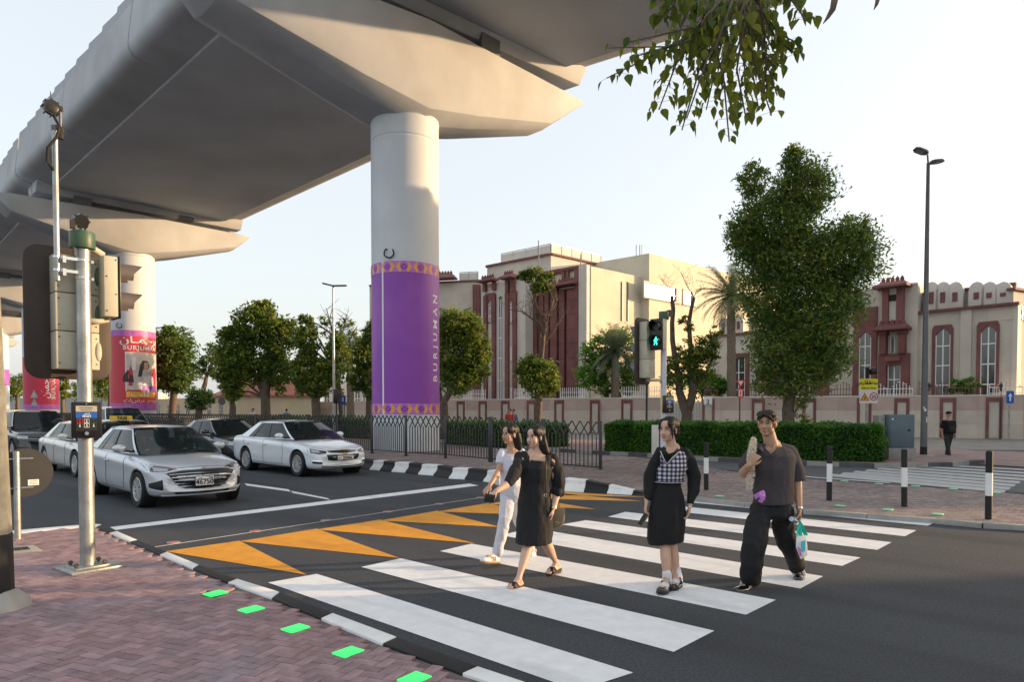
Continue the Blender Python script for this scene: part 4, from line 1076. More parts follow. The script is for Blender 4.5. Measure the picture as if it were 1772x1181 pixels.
a,c,zb,zt=FC.r(863,870,512,690);window(FC,t,a,c,.8,zt,trans=(.15,.32,.5,.66,.82))
for x0,x1,yt,yb in ((877,893,484,476),(838,860,489,483)):
    a,c=FC.uv(x0,484)[0],FC.uv(x1,484)[0];a,c=min(a,c),max(a,c);canopy(FC,a,c,FC.uv((x0+x1)/2,yt)[1],FC.uv((x0+x1)/2,yb)[1],.7,t,ov=.25)
    for p in (a+.05,c-.4):bb=B();FC.slab(bb,p,p+.35,FC.uv(x0,506)[1],FC.uv((x0+x1)/2,yt)[1],0,.3);bb.obj('red_pillar','red_stone',t)
# far left part of the same school, behind the bushy tree
t3=thing('school_building','lower pale wing just right of the purple pier with a red crest','building',FA.P(FA.uv(822,600)[0],0,-2),0,None,world=True)
FD=Plane(FA.P(FA.uv(828,600)[0],0,.2),Vector((-1.0,.25,0)))
a,c=FD.uv(833,600)[0],FD.uv(640,600)[0];zD=FD.uv(790,489)[1]
bb=B();FD.slab(bb,a,c,0,zD,-9,0);bb.obj('wall','stone',t3)
bb=B();FD.slab(bb,a,c,zD,zD+.15,-.5,.15);bb.obj('cornice','red_stone',t3)
a2_,c2_=FD.uv(832,600)[0],FD.uv(820,600)[0];bb=B();FD.slab(bb,a2_,c2_,0,FD.uv(825,494)[1],0,.4);bb.obj('red_pillar','red_stone',t3)
a2_,c2_=FD.uv(786,486)[0],FD.uv(752,486)[0];canopy(FD,min(a2_,c2_),max(a2_,c2_),FD.uv(770,486)[1],FD.uv(770,477)[1],.9,t3)
roof_rail([FD.P(FD.uv(822,480)[0],0,-1),FD.P(FD.uv(790,480)[0],0,-1)],zD+.15,1.0,t3,4)
for px,y0 in ((650,640),(668,640)):
    pass
# --- low buildings at the far left -------------------------------------------------------
def low_block(label,px0,px1,yt,Y0,Y1,m,roof=None,wins=4,ybase=712,nm='building'):
    A_,B_=pier_pos(px0,Y0),pier_pos(px1,Y1);pl=Plane(A_,B_-A_);L_=(B_-A_).length
    z=at((px0+px1)/2,yt,(Y0+Y1)/2).z
    t=thing(nm,label,'building',A_,0,None,world=True)
    bb=B();pl.slab(bb,0,L_,0,z,-8,0);bb.obj('wall',m,t)
    if roof:
        bb=B();o=[pl.P(-.4,z,.5),pl.P(L_+.4,z,.5),pl.P(L_+.4,z,-8.5),pl.P(-.4,z,-8.5)];r2=[pl.P(1.8,z+1.9,-2.6),pl.P(L_-1.8,z+1.9,-2.6),pl.P(L_-1.8,z+1.9,-5.4),pl.P(1.8,z+1.9,-5.4)]
        bb.loft([o,[p+UP*.15 for p in o],r2]);bb.obj('roof',roof,t)
    for k in range(wins):
        u=L_*(k+.5)/wins;g=window(pl,t,u-.5,u+.5,z*.4,z*.75,arch=False,trans=(.5,),mull=1)
    return t
M['rooftile']=mat('red_roof_tile',(.42,.16,.11),.8,noise=.15,ns=3)
M['villa']=mat('villa_plaster',(.66,.57,.40),.85,noise=.06,ns=1)
low_block('low cream villa with a red tiled roof between the left trees',372,412,687,74,66,'villa','rooftile',2)
low_block('long pale villa wall behind the cars and left trees',268,372,690,92,80,'villa',None,6)
low_block('pinkish building half hidden behind the left trees',100,210,680,120,110,'stone_w',None,5)
low_block('white low building at the left edge behind the black car',-40,60,690,125,120,'stone_w',None,5)
t=low_block('tall pale block rising behind the trees left of the purple pier',560,640,660,100,96,'stone_w',None,6)
# ================================================================== TREES AND PLANTS
def leaves_mesh(name,centers,size,m,elong=2.2,droop=.35,jitter=.35):
    """small leaf sprays, one narrow kinked blade pair per centre"""
    n=len(centers);c=np.asarray(centers)
    th=rng.uniform(0,2*np.pi,n);el=rng.normal(-droop,.45,n)
    d=np.stack([np.cos(th)*np.cos(el),np.sin(th)*np.cos(el),np.sin(el)],1)
    s=np.stack([-np.sin(th),np.cos(th),np.zeros(n)],1);roll=rng.normal(0,.5,n)
    up=np.cross(d,s);s=s*np.cos(roll)[:,None]+up*np.sin(roll)[:,None]
    L=size*elong*rng.uniform(1-jitter,1+jitter,n)[:,None]/2;W=size*rng.uniform(1-jitter,1+jitter,n)[:,None]/2
    v=np.empty((n,4,3));v[:,0]=c-d*L;v[:,1]=c+s*W-d*L*.1;v[:,2]=c+d*L;v[:,3]=c-s*W-d*L*.1
    me=bpy.data.meshes.new(name);me.vertices.add(n*4);me.vertices.foreach_set('co',v.reshape(-1))
    me.loops.add(n*4);me.loops.foreach_set('vertex_index',np.arange(n*4,dtype=np.int32))
    me.polygons.add(n);me.polygons.foreach_set('loop_start',np.arange(0,n*4,4,dtype=np.int32));me.polygons.foreach_set('loop_total',np.full(n,4,dtype=np.int32))
    me.update();me.materials.append(M[m]if isinstance(m,str)else m);return me
def blob_points(c,r,n,clump=None,shell=.45):
    """leaf positions: clumps spread through an ellipsoid, mostly near its surface, each clump hanging a little"""
    k=clump or max(6,n//26);u=rng.normal(size=(k,3));u /= np.linalg.norm(u,axis=1)[:,None]
    rr=rng.uniform(shell,1.03,k)[:,None];cc=np.asarray(c)+u*rr*np.asarray(r)
    idx=rng.integers(0,k,n);cr=np.mean(r)*.17
    off=rng.normal(size=(n,3))*cr*np.array([1,1,.62]);off[:,2]-= np.abs(rng.normal(size=n))*cr*.5
    return cc[idx]+off
def tree(label,base,Y,trunk,blobs,dens,size,m='leaf',m2=None,cat='tree',group=None,zb=0.0,bark='bark',bare=(),elong=2.2,seedn=None,droop=.35,name='tree',split=.3):
    """trunk: sightings [(px,py,radius m)], blobs: [(px,py,rx px,rz px,n)], depth Y"""
    sc_=Y/FP
    b0=at(base[0],base[1],Y);b0.z=zb
    t=thing(name,label,cat,b0,0,group,world=True)
    bb=B()
    for tr in trunk:
        pts=[at(x,y,Y+(k*.0))for k,(x,y,r)in enumerate(tr)];pts[0].z=min(pts[0].z,b0.z-.03)if tr is trunk[0]else pts[0].z
        rad=[r for x,y,r in tr]
        P2_=[];R2_=[]
        for a,c,ra,rc in zip(pts,pts[1:],rad,rad[1:]):
            for f in (0,.5):P2_.append(a.lerp(c,f)+Vector((random.gauss(0,ra*.25),random.gauss(0,ra*.25),0))*(1 if f else 0));R2_.append(ra*(1-f)+rc*f)
        P2_.append(pts[-1]);R2_.append(rad[-1]);bb.tube(P2_,R2_,9)
    bb.obj('trunk',bark,t,smooth=True)
    # limbs into every blob
    TP=[at(x,y,Y)for tr in trunk for x,y,r in tr[1:]];lb=B()
    for (x,y,rx,rz,n)in blobs:
        c=at(x,y,Y)
        for q in range(2 if n<900 else 4):
            e=c+Vector((random.uniform(-1,1)*rx*sc_*.7,random.uniform(-1,1)*rx*sc_*.6,random.uniform(-.5,.8)*rz*sc_));a=min(TP,key=lambda q_:(q_-c).length+max(0,q_.z-c.z)*2);mid=a.lerp(e,.5)+Vector((0,0,.1*(e-a).length))
            lb.tube([a,mid,e],[trunk[0][-1][2]*.6,trunk[0][-1][2]*.33,.012],5,caps=False)
            for w_ in range(3):
                f=e+Vector((random.uniform(-1,1),random.uniform(-1,1),random.uniform(-.4,.9)))*rx*sc_*.4;lb.tube([mid.lerp(e,.6),f],[trunk[0][-1][2]*.15+.006,.006],4,caps=False)
    for br in bare:
        pts=[at(x,y,Y+random.uniform(-.3,.3))for x,y in br[0]];lb.tube(pts,[br[1]*(1-k/len(pts)*.8)for k in range(len(pts))],6,caps=False)
        for q in range(br[2]if len(br)>2 else 0):
            k=random.randrange(1,len(pts));a=pts[k-1].lerp(pts[k],random.random());e=a+Vector((random.uniform(-1,1),random.uniform(-.6,.6),random.uniform(.1,1.1)))*br[3];mid=a.lerp(e,.5)+Vector((random.uniform(-.1,.1),0,random.uniform(-.05,.15)))*br[3]
            lb.tube([a,mid,e],[br[1]*.3,br[1]*.2,.006],4,caps=False);lb.tube([mid,mid+Vector((random.uniform(-1,1),random.uniform(-.5,.5),random.uniform(0,1)))*br[3]*.4],[br[1]*.12+.004,.005],4,caps=False)
    lb.obj('limbs',bark,t,smooth=True)
    pa=[]
    for (x,y,rx,rz,n)in blobs:
        c=at(x,y,Y);rxm=rx*sc_;pa.append(blob_points(c,(rxm,rxm*.85,rz*sc_),int(n*dens*(1.35 if name == 'tree' and dens != 1.5 or Y>30 else 1))))
    pts=np.concatenate(pa);rng.shuffle(pts)
    ns=int(len(pts)*(1-split))
    size *= .86;o=link('crown',leaves_mesh('crown',pts[:ns],size,m,elong,droop),t)
    if m2:o2=link('crown_sprays',leaves_mesh('crown',pts[ns:],size,m2,elong,droop),t)
    else:link('crown_sprays',leaves_mesh('crown',pts[ns:],size*.8,m,elong,droop),t)
    return t
G1='street trees along the far side'
tree('big dense tree with two leafy lobes beside the tall lamp post',(1366,772),27,[[(1366,772,.30),(1364,730,.24),(1366,690,.22),(1372,640,.19),(1375,560,.13)],[(1366,690,.16),(1420,620,.11),(1452,520,.06)],[(1364,700,.15),(1340,620,.10),(1325,500,.05)]],
     [(1338,390,66,70,3800),(1390,330,50,60,2400),(1372,285,20,38,420),(1300,310,30,28,500),(1462,440,62,62,3200),(1385,450,70,60,3000),(1330,500,58,70,2500),(1400,540,62,70,3000),(1452,520,46,58,1500),(1345,590,55,60,2300),(1425,610,48,52,1900),(1375,650,58,42,1300),(1335,655,30,34,500),(1480,395,30,30,400),(1290,410,30,44,900),(1385,710,22,30,120)],
     1.8,.082,'leaf_d','leaf_y',bare=[],group=G1,elong=2.8,split=.38)
tree('broad dense tree, the largest left of the purple pier',(460,716),45,[[(460,716,.33),(459,690,.3),(461,668,.28),(455,640,.2)],[(460,690,.16),(440,650,.12),(420,600,.06)],[(461,668,.16),(480,630,.1),(480,590,.05)]],
     [(445,560,40,34,1500),(455,535,20,18,500),(408,590,32,34,1300),(480,580,32,40,1400),(400,640,30,34,1300),(440,625,40,40,1700),(482,640,30,36,1200),(400,670,20,20,400),(495,562,14,12,260),(388,612,14,24,350)],
     1.5,.16,'leaf','leaf_y',group=G1)
tree('dark rounded tree just right of the red pier',(300,716),52,[[(300,716,.3),(300,690,.26),(300,655,.2)]],
     [(300,600,32,36,1800),(288,635,26,36,1300),(316,640,24,38,1200),(290,578,14,14,300),(303,670,26,16,500)],1.4,.18,'leaf_d','leaf',group=G1)
tree('small two-part tree with a thin bare upper limb, beside the dark rounded tree',(345,718),48,[[(345,718,.26),(345,700,.22),(350,680,.18),(358,650,.12)],[(352,670,.1),(362,640,.08),(372,615,.05)]],
     [(343,690,24,20,1100),(362,612,20,18,380),(345,640,16,18,240),(372,635,14,16,220)],1.1,.15,'leaf_d','leaf',group=G1,bare=[([(352,672),(358,650),(372,625),(366,600)],.07,10,.7)])
tree('leafy tree left of the slim distant lamp post',(548,722),43,[[(548,722,.3),(546,695,.27),(551,665,.2),(560,640,.14)],[(551,670,.14),(572,630,.09),(583,585,.05)]],
     [(530,590,22,34,900),(530,640,26,36,1300),(560,650,26,32,1200),(528,560,12,18,260),(585,610,26,28,620),(540,672,24,18,500),(520,655,12,28,400)],1.5,.15,'leaf','leaf_y',group=G1)
tree('sparse pale tree with visible branches behind the slim lamp post',(592,718),50,[[(590,718,.22),(588,680,.2),(582,640,.16),(580,600,.1)]],
     [(570,560,16,22,120),(600,570,24,24,160),(580,590,26,16,200),(612,590,14,20,130),(600,645,22,26,420)],1.1,.15,'leaf','leaf_y',group=G1,bare=[([(582,640),(580,600),(572,560),(565,535)],.08,24,1.1),([(581,620),(592,580),(600,545)],.07,22,1.0),([(581,620),(604,590),(618,565)],.06,16,.9)])
tree('leafy tree cut off by the left side of the purple pier',(640,718),44,[[(640,718,.28),(640,680,.22),(642,640,.16)]],
     [(632,620,20,40,1200),(648,580,18,34,900),(620,655,16,22,500),(645,665,26,24,700)],1.5,.15,'leaf','leaf_y',group=G1)
tree('bushy yellow-green tree against the right side of the purple pier',(768,728),38,[[(766,728,.26),(768,706,.24),(776,684,.18),(790,650,.12)],[(768,706,.14),(760,670,.09)]],
     [(790,560,34,28,1500),(815,580,26,32,1200),(775,610,30,44,1500),(818,630,30,36,1500),(790,655,36,26,1300),(765,580,20,30,700),(838,610,12,22,300)],1.5,.12,'leaf','leaf_y',group=G1,split=.45)
tree('thin tree with a tufted top, bare middle branches and a leafy lower crown',(936,730),36,[[(936,730,.22),(933,705,.17),(935,670,.14),(938,610,.12),(944,560,.1),(930,535,.06)],[(944,560,.07),(958,520,.04)]],
     [(930,650,32,38,2100),(915,640,22,30,800),(948,660,20,30,700),(926,475,24,16,520),(905,480,14,10,160),(946,485,14,16,260),(932,497,18,12,220)],1.15,.12,'leaf','leaf_y',group=G1,
     bare=[([(938,600),(930,560),(905,540),(880,535)],.05,18,.8),([(940,590),(948,550),(965,520)],.05,22,.8),([(940,580),(925,540),(920,515)],.05,18,.7),([(940,600),(960,570),(975,545)],.04,14,.7)])
tree('bright green leafy tree behind the small grey palm',(1055,705),53.5,[[(1052,705,.2),(1050,670,.16),(1045,640,.1)]],
     [(1030,610,26,24,900),(1065,585,34,20,1100),(1020,650,28,24,1000),(1050,640,36,34,900),(1085,625,22,36,700),(1090,665,14,24,250)],1.2,.17,'leaf_b','leaf_y',group='garden trees behind the wall',elong=1.6)
tree('forked tree with sawn-off upper limbs behind the pedestrian signal',(1190,742),30,[[(1190,742,.27),(1189,718,.24),(1176,680,.17),(1168,620,.12),(1163,560,.1),(1162,512,.09)],[(1189,716,.2),(1200,670,.17),(1196,640,.12),(1192,560,.09),(1201,515,.07)],[(1200,668,.1),(1222,645,.07),(1238,610,.04)]],
     [(1200,610,26,24,620),(1225,600,24,26,620),(1180,630,26,28,560),(1215,640,34,24,700),(1165,665,22,26,320),(1188,560,18,16,120),(1235,575,14,14,140),(1162,640,12,30,200)],1.15,.10,'leaf','leaf_y',group=G1,
     bare=[([(1162,512),(1160,500),(1148,488),(1140,475)],.02,8,.5),([(1201,515),(1186,490),(1178,470)],.02,12,.7),([(1200,515),(1206,505),(1220,498)],.02,6,.5)])
tree('green shrub with glossy leaves growing over the wall at the red railing',(1672,684),42.9,[[(1668,690,.06),(1670,672,.05)]],[(1660,668,16,12,260),(1682,665,14,9,160),(1672,674,22,8,160)],1,.16,'leaf_b','leaf',cat='shrub',name='shrub',zb=1.0,elong=3)
tree('dark green bushes behind the wall between the palm and the forked tree',(1215,690),50,[[(1215,700,.08),(1215,685,.06)]],[(1210,665,28,22,1300),(1240,668,22,18,900),(1222,650,18,14,400)],1.2,.14,'leaf_b','leaf_d',cat='shrub',name='shrub',zb=.8)
tree('mixed bushes on the wall line under the bright green tree',(1075,690),52.6,[[(1075,700,.06),(1075,685,.05)]],[(1060,675,26,14,300),(1092,672,12,18,300)],1.2,.14,'leaf_d','leaf',cat='shrub',name='shrub',zb=.8)
for lab,x,y,yy,Y,bl in [('distant tree between the red pier and the signal board',190,700,0,90,[(186,650,14,26,700),(180,675,16,18,500)]),('yellowish distant tree right of the crimson pier',108,702,0,88,[(106,660,9,18,420),(112,676,9,14,300)]),
        ('distant dark tree left of the crimson pier',30,704,0,104,[(28,668,20,22,900),(12,682,16,14,500)]),('far tree line piece seen under the signal board',145,703,0,100,[(150,672,26,22,1000),(165,655,14,16,400)]),
        ('second dark trunked tree close to the broad dense tree',403,716,0,47,[(405,672,22,18,500)])]:
    tree(lab,(x,y+8),Y,[[(x,y+8,.3),(x,y-10,.22),(x,y-30,.15)]],bl,1.3,.22 if Y>60 else .16,'leaf' if 'yellow' not in lab else 'leaf_y','leaf_y',group=G1 if Y<60 else 'distant trees under the viaduct')
# palms -------------------------------------------------------------------
def palm(label,x,ybase,ycrown,Y,rad,nfr,tr,zb=0):
    b0=at(x,ybase,Y);b0.z=zb;c=at(x-2,ycrown,Y)
    t=thing('palm_tree',label,'palm tree',b0,0,'palms behind the wall',world=True)
    bb=B();n=16;pts=[];rr=[]
    for k in range(n+1):
        f=k/n;pts.append(b0.lerp(c,f));rr.append(tr*(1.12-.2*f)*(1+.10*(k % 2)))
    bb.tube(pts,rr,12);bb.obj('trunk','bark2',t,smooth=30)
    stalks=B();V=[]
    for q in range(nfr):
        az=random.uniform(0,2*math.pi);f=q/nfr;el=1.35-1.75*f+random.uniform(-.12,.12);L=rad*random.uniform(.85,1.1)
        d=Vector((math.cos(az),math.sin(az),0));P=c+UP*.1;pts=[P];e=el
        for s in range(10):
            e -= .055+.06*f;P=P+(d*math.cos(e)+UP*math.sin(e))*L/10;pts.append(P)
        stalks.tube(pts,[.03*(1-k/12)for k in range(11)],4,caps=False)
        side=d.cross(UP)
        for s in range(1,11):
            for h in range(3):
                a=pts[s-1].lerp(pts[s],(h+.5)/3);tg=(pts[s]-pts[s-1]).normalized();ll=L*.24*(1-.5*abs(s/10-.45)*1.3)*random.uniform(.8,1.1)
                for sg in (-1,1):
                    dd=(side*sg*.8+tg*.65+UP*random.uniform(-.25,.25)).normalized();w_=tg.cross(dd).cross(dd).normalized()*.022
                    V.append((a-w_,a+w_,a+dd*ll+UP*(-.12*ll)))
    stalks.obj('frond_stalk','palm',t)
    bb=B()
    for tri in V:bb.add(tri,[(0,1,2)])
    me=bpy.data.meshes.new('fronds');me.from_pydata([tuple(p)for p in bb.v],[],bb.f);me.materials.append(M['palm']);link('fronds',me,t)
    return t
palm('date palm with a grey-green head between the forked tree and the big tree',1267,690,515,49.2,2.75,76,.30)
palm('small grey palm in front of the bright green tree',1066,690,612,52.4,2.5,66,.3)
palm('palm head half hidden beyond the slim lamp post',607,700,612,60,2.4,36,.3)
# clipped hedges -----------------------------------------------------------------
def hedge(label,px,ztop,depth,m='hedge',dens=900,Zb=.12):
    P=[gp(x,y,Zb)for x,y in px]
    t=thing('hedge',label,'hedge',P[0].lerp(P[-1],.5),0,'clipped hedges',world=True)
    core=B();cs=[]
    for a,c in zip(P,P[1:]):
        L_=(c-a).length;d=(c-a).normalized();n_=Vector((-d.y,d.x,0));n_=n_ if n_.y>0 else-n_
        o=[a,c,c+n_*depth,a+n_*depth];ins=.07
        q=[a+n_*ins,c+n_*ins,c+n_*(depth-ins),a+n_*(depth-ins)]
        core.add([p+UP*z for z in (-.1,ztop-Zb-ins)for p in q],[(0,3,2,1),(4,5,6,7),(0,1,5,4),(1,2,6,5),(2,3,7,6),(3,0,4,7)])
        H=ztop-Zb
        for (org,ex,ey,ar,nn)in ((a,d*L_,UP*H,L_*H,-n_),(a+UP*H,d*L_,n_*depth,L_*depth,UP),(c,n_*depth,UP*H,depth*H,d),(a,n_*depth,UP*H,depth*H,-d)):
            k=int(ar*dens);u,v,w_=rng.random(k)[:,None],rng.random(k)[:,None],rng.normal(0,.045,k)[:,None]
            x=np.asarray(org)+u*np.asarray(ex)+v*np.asarray(ey)
            bump_=.05*np.sin(x[:,:1]*2.3)*np.cos(x[:,1:2]*2.9)+.035*np.sin(x[:,2:3]*9+x[:,:1]*5)
            cs.append(x+(w_+bump_)*np.asarray(nn))
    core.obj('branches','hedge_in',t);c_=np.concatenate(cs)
    link('foliage',leaves_mesh('foliage',c_,.055,m,1.7,-.2),t);return t
hedge('long clipped green hedge between the fence end and the utility cabinet',[(1046,781),(1124,784),(1293,793),(1440,799),(1528,800)],1.22,1.3,dens=1500)
hedge('dark hedge seen through the fence between the pier and the walking women',[(770,765),(850,770.5),(958,775)],1.12,1.2,dens=800)
hedge('hedge behind the white sedan, left of the purple pier',[(400,744),(520,751),(640,757.5)],1.15,1.2,dens=500)
# overhanging branch, top right, close to the camera ----------------------------------
YB=5.2
t=thing('overhanging_branch','leafy twigs with heart-shaped leaves hanging in at the top right','branch',at(1290,-30,YB),0,None,world=True)
twigs=B();near=[]
def leaf_blade(P,d,L,W,roll):
    """broad pointed leaf folded along its rib: 12 faces"""
    d=d.normalized();s=d.cross(UP);s=(s.normalized()if s.length>.05 else Vector((1,0,0)));n_=s.cross(d);s,n_=s*math.cos(roll)+n_*math.sin(roll),n_*math.cos(roll)-s*math.sin(roll)
    out=[];prof_=[(0,0),(.12,.32),(.32,.5),(.55,.40),(.78,.2),(1.06,0)]
    mid=[P+d*L*f+n_*(-.10*L*f*f)for f,w_ in prof_]
    le=[m_+s*W*w_+n_*W*w_*.35 for m_,(f,w_)in zip(mid,prof_)];ri=[m_-s*W*w_+n_*W*w_*.35 for m_,(f,w_)in zip(mid,prof_)]
    V=mid+le[1:5]+ri[1:5];F=[(0,1,6),(1,2,7,6),(2,3,8,7),(3,4,9,8),(4,5,9),(0,10,1),(1,10,11,2),(2,11,12,3),(3,12,13,4),(4,13,5)]
    return V,F
LV=[]
def spray(path,n,L):
    P=[at(x,y,YB+dy)for x,y,dy in path];twigs.tube(P,[.008*(1-k/(len(P)+.5))+.0018 for k in range(len(P))],5,caps=False)
    for k in range(n):
        f=(k+.5)/n;i=min(len(P)-2,int(f*(len(P)-1)));a=P[i].lerp(P[i+1],f*(len(P)-1)-i)
        for sg in (-1,1):
            off=Vector((sg*random.uniform(.02,.07),random.uniform(-.05,.05),random.uniform(-.02,.02)));q=a+off
            twigs.tube([a,q],.0015,3,caps=False)
            d=Vector((sg*random.uniform(-.1,.55),random.uniform(-.5,.5),-random.uniform(.5,1.1)));l=L*random.uniform(.6,1.15)
            LV.append(leaf_blade(q,d,l,l*random.uniform(.55,.78),random.uniform(-1.2,1.2)))
paths=[[(1290,-30,0),(1220,50,.1),(1130,95,.1),(1050,135,0)],[(1230,30,.1),(1170,110,.2),(1140,190,.2)],[(1280,0,0),(1210,120,.2),(1180,225,.1)],[(1290,0,0),(1250,110,-.1),(1262,245,-.1)],
         [(1290,0,0),(1300,90,.3),(1335,200,.3)],[(1300,-20,0),(1340,60,.2),(1378,95,.2)],[(1330,-30,.1),(1370,0,.1),(1395,35,0)],[(1300,-20,.2),(1320,90,.4),(1345,165,.4)],[(1180,-30,.2),(1165,10,.2),(1140,35,.3)],
         [(1250,20,.3),(1215,70,.4),(1205,140,.4)],[(1290,20,-.2),(1275,120,-.1),(1290,200,0)],[(1240,10,.1),(1190,70,0),(1090,100,0)],[(1260,30,.5),(1240,110,.5),(1222,190,.6)],[(1310,10,.5),(1300,110,.6),(1312,185,.5)],
         [(1200,-20,.6),(1180,40,.6),(1170,90,.6)],[(1270,-20,.7),(1265,60,.7),(1240,130,.7)],[(1330,-20,.7),(1325,60,.6),(1350,110,.6)],[(1220,-20,.4),(1230,60,.3),(1210,100,.3)]]
for p in paths:spray(p,17,.10)
for p in paths:
    q=[(x+random.uniform(-26,26),y+random.uniform(-30,4),d+random.uniform(-.3,.5))for x,y,d in p];q[-1]=(p[-1][0]+random.uniform(-10,10),p[-1][1]-random.uniform(20,60),q[-1][2]);spray(q,9,.08)
twigs.tube([at(1292,-60,YB),at(1288,10,YB),at(1280,70,YB+.1),at(1262,120,YB)],[.02,.014,.008,.003],7,caps=False)
twigs.tube([at(1320,-60,YB),at(1300,0,YB),at(1290,60,YB)],[.014,.01,.004],7,caps=False)
twigs.obj('twigs','bark',t,smooth=True)
LV=LV[:]
for V,F in LV[:300]:
    me=bpy.data.meshes.new('leaf');me.from_pydata([tuple(p)for p in V],[],F);me.materials.append(M['near_leaf']);link('leaf',me,t)
bb=B()
for V,F in LV[300:]:bb.add(V,F)
if bb.v:
    me=bpy.data.meshes.new('leaves');me.from_pydata([tuple(p)for p in bb.v],[],bb.f);me.materials.append(M['near_leaf']);link('leaves',me,t)['kind']='stuff'
bb=B();bb.tube([at(1446,-10,5),at(1441,15,5),at(1432,30,5),at(1424,41,5)],[.028,.022,.013,.002],7,flat=.3);tag(bb.obj('seed_pod','bark',smooth=True),'dark curved seed pod hanging at the top edge, the longer one','seed pod','seed pods at the top edge')
bb=B();bb.tube([at(1520,-8,5),at(1517,6,5),at(1512,17,5)],[.02,.013,.002],7,flat=.3);tag(bb.obj('seed_pod','bark',smooth=True),'shorter dark seed pod tip at the top edge, farther right','seed pod','seed pods at the top edge')
# ================================================================== STREET FURNITURE
ZN=Vector((0,0,1))
def fr(P,e1):
    return Matrix.Translation(P)@ Matrix.Rotation(math.atan2(e1.y,e1.x),4,'Z')
def rrect(w,h,r,n=5):
    out=[]
    for cx,cy,a0 in ((w/2-r,h/2-r,0),(-w/2+r,h/2-r,90),(-w/2+r,-h/2+r,180),(w/2-r,-h/2+r,270)):
        out += [(cx+r*math.cos(R(a0+90*k/n)),cy+r*math.sin(R(a0+90*k/n)))for k in range(n+1)]
    return out
def plate(bb,c,xd,yd,nd,poly,th):
    c=Vector(c);return bb.prism([c+xd*x+yd*y for x,y in poly],nd*th)
X_,Y_v=Vector((1,0,0)),Vector((0,1,0))
def visor_obj(par,c,d,r,L,m='visor'):
    """cowl over a lens: open half-tube pointing along local d"""
    d=Vector(d);s=d.cross(ZN);bb=B();n=14;V=[]
    for k in range(n+1):
        a=R(-40+260*k/n);rim=s*math.cos(a)+ZN*math.sin(a)
        ll=L*(.55+.45*max(0,math.sin(a)))
        for rr,l in ((r,0),(r,ll),(r-.008,ll),(r-.008,0)):V.append(Vector(c)+rim*rr+d*l)
    bb.v=[tuple(p)for p in V]
    for k in range(n):
        for j in range(4):bb.f.append((k*4+j,k*4+(j+1)% 4,(k+1)*4+(j+1)% 4,(k+1)*4+j))
    return bb.obj('visor',m,par,smooth=40)
def clampring(par,z,r,c=(0,0)):
    bb=B();bb.cyl((c[0],c[1],z-.012),r+.006,.024,16);bb.box((c[0]+r+.012,c[1],z),(.03,.03,.03));bb.obj('clamp','silver_ring',par)
# --- near signal post: local x = NV, local y = -TV (away, towards the queue) -------------------------
Pp=gp(152,985,ZS)
t=thing('traffic_signal','grey steel signal post with seen-from-behind signal board, in the brick footway','traffic signal',Pp,rotz_to(NV))
zat=lambda py:at(148,py,Pp.y).z-ZS
bb=B();bb.box((.02,.02,.012),(.52,.5,.03),.1);bb.obj('base_plate','galv',t,bev=.004)
bb=B();bb.box((0,0,.035),(.34,.3,.02),.1);bb.obj('flange','galv',t,bev=.003)
for x,y in ((.13,.1),(.13,-.1),(-.13,.1),(-.13,-.1)):
    bb=B();bb.cyl((x,y,.04),.016,.05,6);bb.cyl((x,y,.06),.026,.02,6);bb.obj('bolt','bark',t)
rp=.071
bb=B();bb.tube([(0,0,.03),(0,0,.5),(0,0,zat(430))],[rp,rp,rp*.96],24,up=Y_v);bb.obj('pole','galv',t,smooth=40)
bb=B();bb.cyl((0,0,zat(431)),.118,zat(403)-zat(431),24);bb.cyl((0,0,zat(403)),.10,.012,24);bb.obj('cap_collar','sig_green',t,smooth=40,bev=.004)
yb=.26
zc,hh=(zat(424)+zat(656))/2,zat(424)-zat(656)
bb=B();plate(bb,(-.06,yb+.02,zc),X_,ZN,Y_v,rrect(.80,hh,.15,8),.02);bb.obj('backing_board','sig_board',t,bev=.004)
bb=B();plate(bb,(-.06,yb+.045,zc),X_,ZN,Y_v,rrect(.74,hh-.07,.13,8),.004);bb.obj('board_front','black',t)
z0,z1=zat(640),zat(441)
for k in range(3):
    za,zb2=z0+(z1-z0)*k/3+.003,z0+(z1-z0)*(k+1)/3-.003
    bb=B();bb.box((-.03,.185,(za+zb2)/2),(.40,.2,zb2-za));h_=bb.obj('signal_housing','sig_cream',t,bev=.012)
    bb=B();bb.ell((.16,.083,(za+zb2)/2),(.03,.012,.10));bb.obj('hinge_cover','sig_green' if k else 'sig_cream',t,smooth=True)
    for zz1 in (za+.06,zb2-.06):
        for x in (-.20,.14):
            bb=B();bb.cyl((x,.083,zz1),.007,.004,6);bb.box((x,.084,zz1),(.012,.006,.012));bb.obj('screw','blackm',t)
    visor_obj(t,(-.03,.30,(za+zb2)/2),(0,1,0),.15,.28)
for z in (zat(452),zat(482)):clampring(t,z,rp)
bb=B();bb.box((0,.10,zat(668)+.1),(.06,.16,.05));bb.box((0,.10,z1+.03),(.06,.18,.05));bb.obj('bracket','sig_cream',t,bev=.006)
